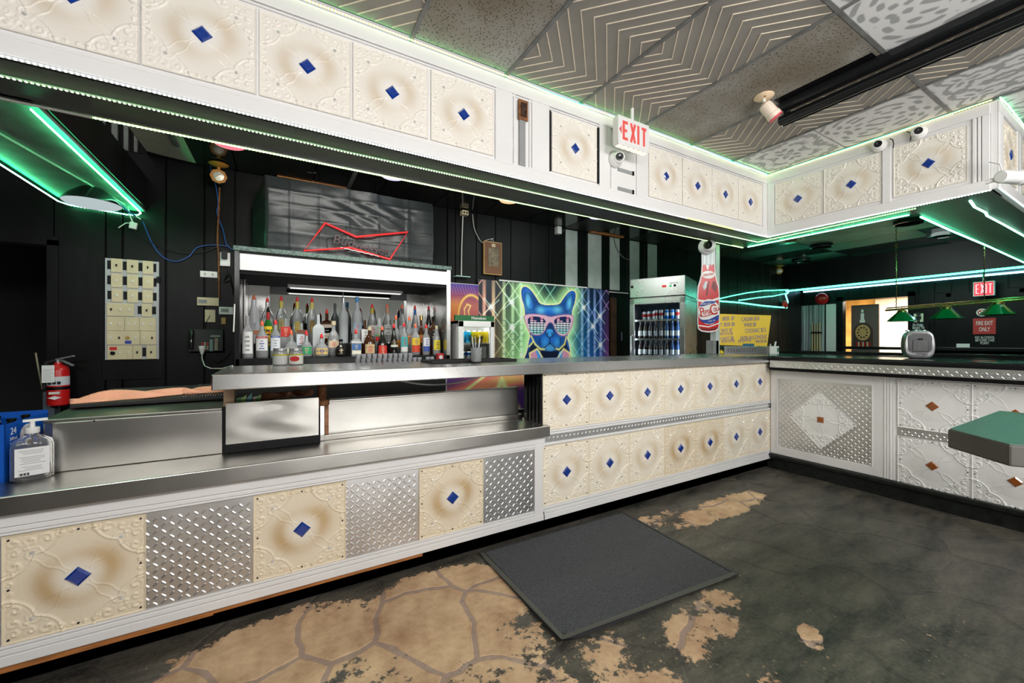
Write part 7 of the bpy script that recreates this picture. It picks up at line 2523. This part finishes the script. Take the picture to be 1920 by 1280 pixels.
# ------------------------------------------------------------------ POOL TABLE LAMP
lx = 7.0
plp = thing('pool_table_lamp', 'brass bar lamp with three green pleated shades hanging in the back room', 'lamp', (lx, 1.55, 1.55))
MB().cyl((lx, 2.13, 1.70), (lx, .96, 1.745), .014, n=10).build('brass_bar', M_brass, plp, smooth=40)
MB().cyl((lx, 2.12, 1.728), (lx, .97, 1.77), .008, n=8).build('brass_bar', M_brass, plp, smooth=40)
for y, z in ((1.965, 1.548), (1.563, 1.562), (1.16, 1.588)):
    sh = MB().lathe([(.150, 0), (.146, .006), (.048, .118), (.044, .118), (.138, .004), (.148, .0)], (lx, y, z), 8, V((.924, .383, 0)), V((-.383, .924, 0)), RZ)
    s_ = sh.build('lamp_shade', M_greenglass, plp)
    MB().lathe([(.046, .112), (.050, .116), (.044, .138), (.018, .150)], (lx, y, z), 14).build('brass_cap', M_brass, plp, smooth=40)
    MB().cyl((lx, y, z + .145), (lx, y, z + .18), .008).build('hanger', M_brass, plp)
    MB().lathe([(.02, .02), (.035, .05), (.02, .085)], (lx, y, z), 12).build('bulb', emis('pool_bulb', (1, .92, .75), .6), plp, smooth=50)
for y, z in ((2.02, 1.71), (1.26, 1.75)):
    P = [V((lx + .004 * (i % 2), y + .004 * ((i + 1) % 2), z + (2.83 - z) * i / 46)) for i in range(47)]
    MB().tube(P, .005, 5).build('chain', M_brass, plp)
    MB().tube([(lx, y, 2.50), (lx, y - .02, 2.53), (lx, y, 2.56), (lx, y + .02, 2.53), (lx, y, 2.50)], .004, 5).build('chain_hook', M_brass, plp)

# ------------------------------------------------------------------ FAR WALL signs and fittings
SXW = FX - .045


def sgn(x, y, X=SXW):
    return at_x(x, y, X)


def wallsign(name, label, cat, x0, y0, x1, y1, m, lines, X=SXW, tm=None, th=.008, sx=1.0):
    a, b = sgn(x0, y0, X), sgn(x1, y1, X)
    t = thing(name, label, cat, (X, (a.y + b.y) / 2, b.z))
    if m: MB().box(X, X + th, b.y, a.y, b.z, a.z).build('sign_plate', m, t)
    for s_, x, y, size in lines:
        text(s_, size, sgn(x, y, X - .002), (0, -1, 0), RZ, tm or M_white_txt, t, 'sign_lettering', .0012, sx=sx)
    return t


wallsign('fire_exit_sign', 'red sign reading fire exit only on the far dark door', 'sign', 1824, 597, 1867, 626, mat('sign_red_far', (.50, .03, .03), .5), [('FIRE EXIT', 1845.5, 606, .095), ('ONLY', 1845.5, 617.5, .095)], sx=.46)
wallsign('alcohol_sign', 'black sign reading no alcohol beyond this point below the red sign', 'sign', 1824, 629, 1868, 650, M_black, [('NO ALCOHOL', 1846, 632.5, .055), ('BEYOND THIS', 1846, 638, .055), ('POINT', 1846, 643.3, .055)], sx=.58)
wallsign('drinks_sign', 'black sign reading no drinks beyond this point above the heater', 'sign', 1703, 604, 1742, 624, M_black, [('No Drinks', 1721, 609, .075), ('Beyond This', 1722, 614, .075), ('Point', 1722, 619, .075)], FX - .055, sx=.42)
ws = wallsign('restroom_sign', 'small cream sign with a black figure beside the first green shade', 'sign', 1713, 588, 1731, 604, mat('pale_cream', (.62, .66, .50), .5), [], FX - .055)
c = sgn(1722, 594, FX - .058)
MB().lathe([(.032, 0), (.032, .002)], c + RZ * .055, 12, V((0, -1, 0)), RZ, V((-1, 0, 0))).build('figure_head', M_black_txt, ws)
MB().box(c.x - .002, c.x, c.y - .035, c.y + .035, c.z - .045, c.z + .022).build('figure_body', M_black_txt, ws)
MB().box(c.x - .002, c.x, c.y - .018, c.y + .018, c.z - .10, c.z - .04).build('figure_legs', M_black_txt, ws)
wallsign('paper_notice', 'blank white strip low on the far dark door', 'notice', 1793, 644, 1818, 652, M_white, [])
rs_ = thing('round_sign', 'round red and white prohibition sign above the red fire exit sign', 'sign', tuple(sgn(1842, 597)))
c = sgn(1841, 588)
c = c + RZ * .02
MB().lathe([(.062, 0), (.062, .004)], c, 24, V((0, -1, 0)), RZ, V((-1, 0, 0))).build('white_disc', M_white_txt, rs_)
MB().lathe([(.047, .004), (.047, .006)], c, 24, V((0, -1, 0)), RZ, V((-1, 0, 0))).build('red_disc', M_red_txt, rs_)
MB().lathe([(.033, .006), (.033, .008)], c, 24, V((0, -1, 0)), RZ, V((-1, 0, 0))).build('white_centre', M_white_txt, rs_)
MB().obox(c + V((-.009, 0, 0)), V((.001, 0, 0)), V((0, .032, .032)), V((0, -.005, .005))).build('red_bar', M_red_txt, rs_)
ec2 = sgn(1844, 541, FX - .25)
t, n = exit_sign('glowing red exit sign high on the far wall above the pool lamp', ec2, (0, -1, 0), .225, .23, .06, ((.85, .02, .05), .75, (1.0, .62, .66), 1.1))
MB().cyl(ec2 + RZ * .12, V((ec2.x, ec2.y, 2.37)), .012).build('hanging_stem', M_white2, t)

dn = thing('door_3', 'dark fire door with a closed leaf in the far wall', None, (FX + .05, 1.78, 0), kind='structure')
MB().box(FX - .03, FX + .03, 1.42, 2.15, 0.0, 2.04).build('door_leaf', M_black, dn)
MB().box(FX - .05, FX - .03, 1.46, 2.10, 1.00, 1.04).build('push_bar', M_steel, dn)

# open brown door with a white figure and a dartboard, beyond the doorway
od = thing('door_4', 'open grey-brown door with a white figure in the lit hallway', None, (10.3, 3.6, 0), kind='structure')
ya, yb2 = 3.60, 3.20
MB().box(10.25, 10.29, 3.22, 3.66, 0, 2.02).build('door_leaf', mat('mauve_brown_door', srgb(104, 90, 88), .5), od)
c = V((10.245, 3.475, 1.82))
MB().box(c.x - .002, c.x, c.y - .028, c.y + .028, c.z - .10, c.z + .03).build('white_figure', M_white_txt, od)
MB().lathe([(.035, 0), (.035, .003)], c + RZ * .075, 12, V((0, -.6, 0)), RZ, V((-1, 0, 0))).build('white_figure', M_white_txt, od)
MB().box(c.x - .002, c.x, c.y - .042, c.y + .042, c.z - .16, c.z - .10).build('white_figure', M_white_txt, od)
text('Texas', .065, (c.x - .003, c.y, c.z - .235), (0, -1, 0), RZ, M_white_txt, od, 'sign_lettering', .001, sx=.6)
dbx = V((10.22, 3.46, 1.42))
db = thing('dartboard', 'arched wooden dartboard cabinet in the lit hallway', 'dartboard', (10.22, 3.46, 1.15))
arch = [(dbx.x, dbx.y + .15, 1.15), (dbx.x, dbx.y - .15, 1.15)] + [(dbx.x, dbx.y - .15 * math.cos(math.pi * i / 14), 1.46 + .20 * math.sin(math.pi * i / 14)) for i in range(15)]
MB().prism(arch, (.03, 0, 0)).build('cabinet', mat('dark_cab', (.06, .04, .035), .4), db)
MB().lathe([(.16, 0), (.16, .006)], V((dbx.x - .001, dbx.y, 1.46)), 24, V((0, -.75, 0)), RZ, V((-1, 0, 0))).build('board_face', mat('tan_board', srgb(196, 158, 104), .6), db)
for k in range(10):
    a = 2 * math.pi * k / 10
    MB().lathe([(.016, 0), (.016, .003)], V((dbx.x - .008, dbx.y + .075 * math.cos(a), 1.46 + .10 * math.sin(a))), 8, V((0, -1, 0)), RZ, V((-1, 0, 0))).build('board_mark', M_black_txt, db)
for k in range(7):
    MB().box(dbx.x - .004, dbx.x, dbx.y - .12 + k * .035, dbx.y - .10 + k * .035, 1.16, 1.27).build('striped_slat', M_cream if k % 2 else M_red, db)

bell = thing('alarm_bell', 'red domed alarm bell high on the streaked panel by the doorway', 'bell', tuple(sgn(1541, 560)))
c = sgn(1541, 560, FX - .05)
MB().lathe([(.125, 0), (.125, .02), (.10, .06), (.05, .085), (.01, .09)], c, 20, V((0, -1, 0)), RZ, V((-1, 0, 0))).build('gong', M_red, bell, smooth=50)
MB().lathe([(.05, -.02), (.05, .0)], c, 12, V((0, -1, 0)), RZ, V((-1, 0, 0))).build('back_plate', M_black, bell)
b2 = at_y(1470, 571, 4.36)
bell2 = thing('alarm_bell', 'small red alarm bell half hidden by the corner light cord', 'bell', tuple(b2))
MB().lathe([(.085, 0), (.085, .02), (.06, .05), (.01, .06)], b2, 16, RX, RZ, V((0, -1, 0))).build('gong', M_red, bell2, smooth=50)

rk = thing('cue_rack', 'black cue rack on the dark wall left of the doorway', 'rack', tuple(sgn(1530, 625)))
a = sgn(1522, 621, FX - .06); b = sgn(1540, 623, FX - .06)
MB().box(FX - .10, FX - .02, b.y, a.y, 1.45, 1.48).build('rack_bar', M_black, rk)
MB().box(FX - .12, FX - .02, b.y, a.y, .62, .66).build('rack_base', M_black, rk)
mcue = mat('maple_cue', srgb(206, 170, 120), .4)
mb = MB().use(mcue).cyl((0, 0, 0.0), (0, 0, 1.02), .016, .007, 8)
me_q = mb.mesh('cue', 40)
for k in range(4):
    y = b.y + .02 + (a.y - b.y - .04) * k / 3
    place_mesh('pool_cue', me_q, (FX - .085, y, .66), ORD[3 - k] + ' pale cue from the left in the black wall rack', 'cue', 'cues in the wall rack')

emergency_head('brass twin emergency lamp hanging from the back room ceiling', at_x(1461, 508, 8.88), RX, .07, 1.2)
# recessed downlights of the back room
for k, (x, y, lab) in enumerate([(5.85, 3.55, 'unlit black-rimmed downlight nearest the post'), (6.16, 3.27, 'unlit black-rimmed downlight under the pale tile row'), (8.5, 3.80, 'unlit black-rimmed downlight farthest along the back wall'), (7.49, 3.06, 'unlit black-rimmed downlight in the pale tile row'), (6.93, 1.88, 'unlit black downlight beside the green tile'), (8.19, 1.88, 'unlit black downlight near the diagonal light strip')]):
    t = thing('downlight', lab, 'ceiling light', (x, y, 2.80), 'downlights of the back room')
    MB().lathe([(.150, .0), (.150, -.05), (.135, -.052), (.13, -.01)], (x, y, 2.829), 20).build('black_rim', M_gloss, t, smooth=40)
    MB().lathe([(.128, -.035), (.002, -.035)], (x, y, 2.829), 20).build('lens', mat('dim_lens_%d' % k, (.42, .42, .30), .4), t)
t = thing('speaker_ring', 'beige round ceiling speaker just behind the bulkhead corner', 'speaker', (5.3, 2.9, 2.80))
c = at_z(1483, 449, 2.828)
t.location = c; ORG[t.name] = V(c)
MB().lathe([(.17, 0), (.17, -.012), (.14, -.016), (.13, -.006)], c, 24).build('ring', M_cream, t, smooth=40)
MB().lathe([(.075, 0), (.075, -.02), (.01, -.03)], c, 18).build('cone', M_rust, t, smooth=40)

# ------------------------------------------------------------------ LED STRIPS
def led(label, pts, tape_col, tape_e, bead_col, bead_e, pitch=.0165, r=.0045, bead=(.0034, .0022), hang=(0, 0, -1), group='light strips'):
    P = [V(p) for p in pts]
    t = thing('light_strip', label, 'light strip', tuple(P[0]), group)
    MB().tube(P, r, 6).build('tape', emis('tape_glow', tape_col, tape_e), t)
    if bead_e:
        mb = MB()
        h = V(hang).normalized()
        for a, b in zip(P, P[1:]):
            L = (b - a).length
            if L < 1e-4: continue
            u = (b - a) / L; s = u.cross(h)
            if s.length < 1e-4: s = u.orthogonal()
            s.normalize()
            k = int(L / pitch)
            for i in range(k):
                c = a + u * ((i + .5) * L / k) + h * r * .8
                mb.obox(c, u * bead[0], s * bead[0], h * bead[1])
        o = mb.build('led_bead', emis('bead_glow', bead_col, bead_e), t)
        o['kind'] = 'stuff'
    return t


WH, GR, YG, WY_ = (.95, 1.0, 1.0), (.05, 1.0, .38), (.75, 1.0, .25), (1.0, .93, .55)
zb_ = 2.354
led('bright white bead strip along the lower front edge of the bar bulkhead', [(-1.5, 2.240, zb_), (3.05, 2.240, zb_)], WH, .7, WH, 9, hang=(0, -.7, -.7))
led('yellow-green strip at the right third of the bulkhead lower edge', [(3.05, 2.240, zb_), (3.75, 2.240, zb_)], (.80, 1, .22), 3.0, None, 0)
led('white strip finishing the bulkhead lower edge to the inside corner', [(3.75, 2.240, zb_), (4.318, 2.240, zb_)], (.75, 1, 1), 4.0, None, 0)
led('white bead strip along the lower edge of the return bulkhead', [(4.320, 2.24, zb_), (4.320, .745, zb_)], WH, 1.0, WH, 8, hang=(-.7, 0, -.7))
led('pale cyan strip along the lower edge of the far bulkhead', [(4.32, .71, zb_), (9.0, .71, zb_)], (.65, 1, .95), 3.0, None, 0)
led('pale green bead strip on the underside of the bar bulkhead', [(-1.5, 2.41, zb_), (0.15, 2.405, zb_), (0.35, 2.41, zb_), (1.2, 2.40, zb_), (4.43, 2.40, zb_)], (.55, 1, .5), .5, (.85, 1.0, .60), 6)
led('yellow-green bead strip along the inner edge of the bar bulkhead', [(-0.90, 2.642, zb_ + .0), (1.0, 2.642, zb_ + .0), (2.3, 2.642, zb_ + .004), (4.10, 2.642, zb_ + .004), (4.59, 2.642, zb_ + .004)], (.35, 1, .22), 6, (.80, 1.0, .40), 6, hang=(0, .5, -.8))
led('green-white bead strip on the underside of the return bulkhead', [(4.44, 2.40, zb_), (4.42, 1.9, zb_), (4.40, 1.15, zb_)], (.4, 1, .5), .8, (.80, 1, .45), 6)
led('mint bead strip on the inner edge of the return bulkhead', [(4.613, 2.60, zb_ + .006), (4.613, 2.2, zb_ + .006), (4.613, 1.25, zb_ + .006)], (.06, 1, .40), 70, (.6, 1, .7), 5)
# upper strip under the ceiling: warm beads, green glow on the ceiling side
zt = 2.978
pts = []
rr = random.Random(3)
x = -1.5
while x < 4.31:
    pts.append((x, 2.232 - (.004 if x < 1.6 else .010 * rr.random()), zt - (.012 * rr.random() if x > 1.5 else 0)))
    x += .24
pts.append((4.312, 2.232, zt))
led('warm white bead strip where the bar bulkhead meets the ceiling', pts, (1.0, .88, .40), 1.1, (1.0, .86, .42), 5, hang=(0, -.8, -.5))
led('green rear strip glowing on the ceiling over the bar bulkhead', [(-1.5, 2.236, 2.984), (1.8, 2.236, 2.984), (4.31, 2.236, 2.987)], (.02, 1.0, .34), 17.0, None, 0, r=.004)
led('warm bead strip where the return bulkhead meets the ceiling', [(4.312, 2.232, zt), (4.312, 1.5, zt - .004), (4.312, .74, zt)], (1.0, .86, .38), 1.1, (1.0, .85, .40), 5, hang=(-.8, 0, -.5))
led('green rear strip glowing on the ceiling over the return bulkhead', [(4.316, 2.23, 2.984), (4.316, .75, 2.987)], (.02, 1.0, .34), 6, None, 0, r=.004)
led('mint strip under the ceiling along the far bulkhead', [(4.312, .705, zt), (4.5, .70, zt), (5.1, .70, zt - .01), (8.8, .70, zt)], (.35, 1, .55), 3.0, (.8, 1, .7), 4)
# loop around the left beam
zl = 2.335
led('white-green bead strip looping round the underside of the left beam', [(-.952, 2.64, zl), (-.952, 4.22, zl), (-.955, 4.34, zl), (-.985, 4.385, zl - .01), (-1.04, 4.372, zl - .02), (-1.15, 4.372, zl - .012), (-1.30, 4.372, zl - .004), (-1.372, 4.36, zl), (-1.405, 4.28, zl), (-1.405, 2.64, zl)],
    (.03, 1.0, .34), 60.0, (.75, 1, .85), 12, r=.003)
# back room strips
led('mint strip along the inner edge of the far bulkhead', [(4.75, 1.212, zb_), (5.6, 1.217, zb_), (7.0, 1.222, zb_ + .01), (9.1, 1.222, zb_)], (.12, 1.0, .50), 16, None, 0, r=.009)
led('wavy mint strip crossing the underside of the far bulkhead', [(4.52, .885, zb_), (4.72, .90, zb_ - .01), (4.95, .885, zb_ - .02), (5.2, .92, zb_), (5.6, .90, zb_ - .015), (6.5, .91, zb_), (9.0, .91, zb_)], (.40, 1.0, .68), 2.6, None, 0, r=.009)
led('mint strip along the lower front edge of the back room bulkhead', [(9.142, 4.37, zb_ - .03), (9.142, -.5, zb_ - .0)], (.06, 1.0, .50), 9, None, 0, r=.016)
led('pale blue strip along the rear edge of the back room bulkhead', [(9.86, 4.36, 2.352), (9.86, -.6, 2.352)], (.30, .80, 1.0), 9.0, None, 0, r=.016)
led('mint cord sagging along the back wall to the far corner', [at_y(1475, 577, 4.34), at_y(1430, 573, 4.34), at_y(1385, 567, 4.34), at_y(1345, 564, 4.34), at_y(1300, 561, 4.34)], (.10, 1.0, .60), 5.0, None, 0, r=.013)
led('short upright mint cord at the far corner', [at_y(1475, 577, 4.34), at_y(1477, 565, 4.34), at_y(1473, 553, 4.34), at_y(1479, 546, 4.34)], (.15, 1.0, .65), 5.0, None, 0, r=.013)
led('upper drooping mint cord along the back wall', [at_y(1478, 543, 4.34), at_y(1455, 544, 4.34), at_y(1430, 545, 4.34), at_y(1400, 549, 4.34), at_y(1370, 555, 4.34), at_y(1345, 561, 4.34)], (.10, 1.0, .55), 3.6, None, 0, r=.010)
led('middle tangled mint cord along the back wall', [at_y(1478, 549, 4.34), at_y(1450, 555, 4.34), at_y(1438, 556, 4.34), at_y(1420, 558, 4.34), at_y(1400, 561, 4.34), at_y(1385, 563, 4.34)], (.12, 1.0, .60), 3.6, None, 0, r=.010)

# string of white conduit at the upper left
solo('white_conduit', MB().tube([(-1.55, 2.57, 2.348), (-1.0, 2.62, 2.346), (-.75, 2.628, 2.346)], .006, 6), M_wire_white, 'thin white conduit along the bulkhead edge above the left beam', 'conduit', smooth=60)
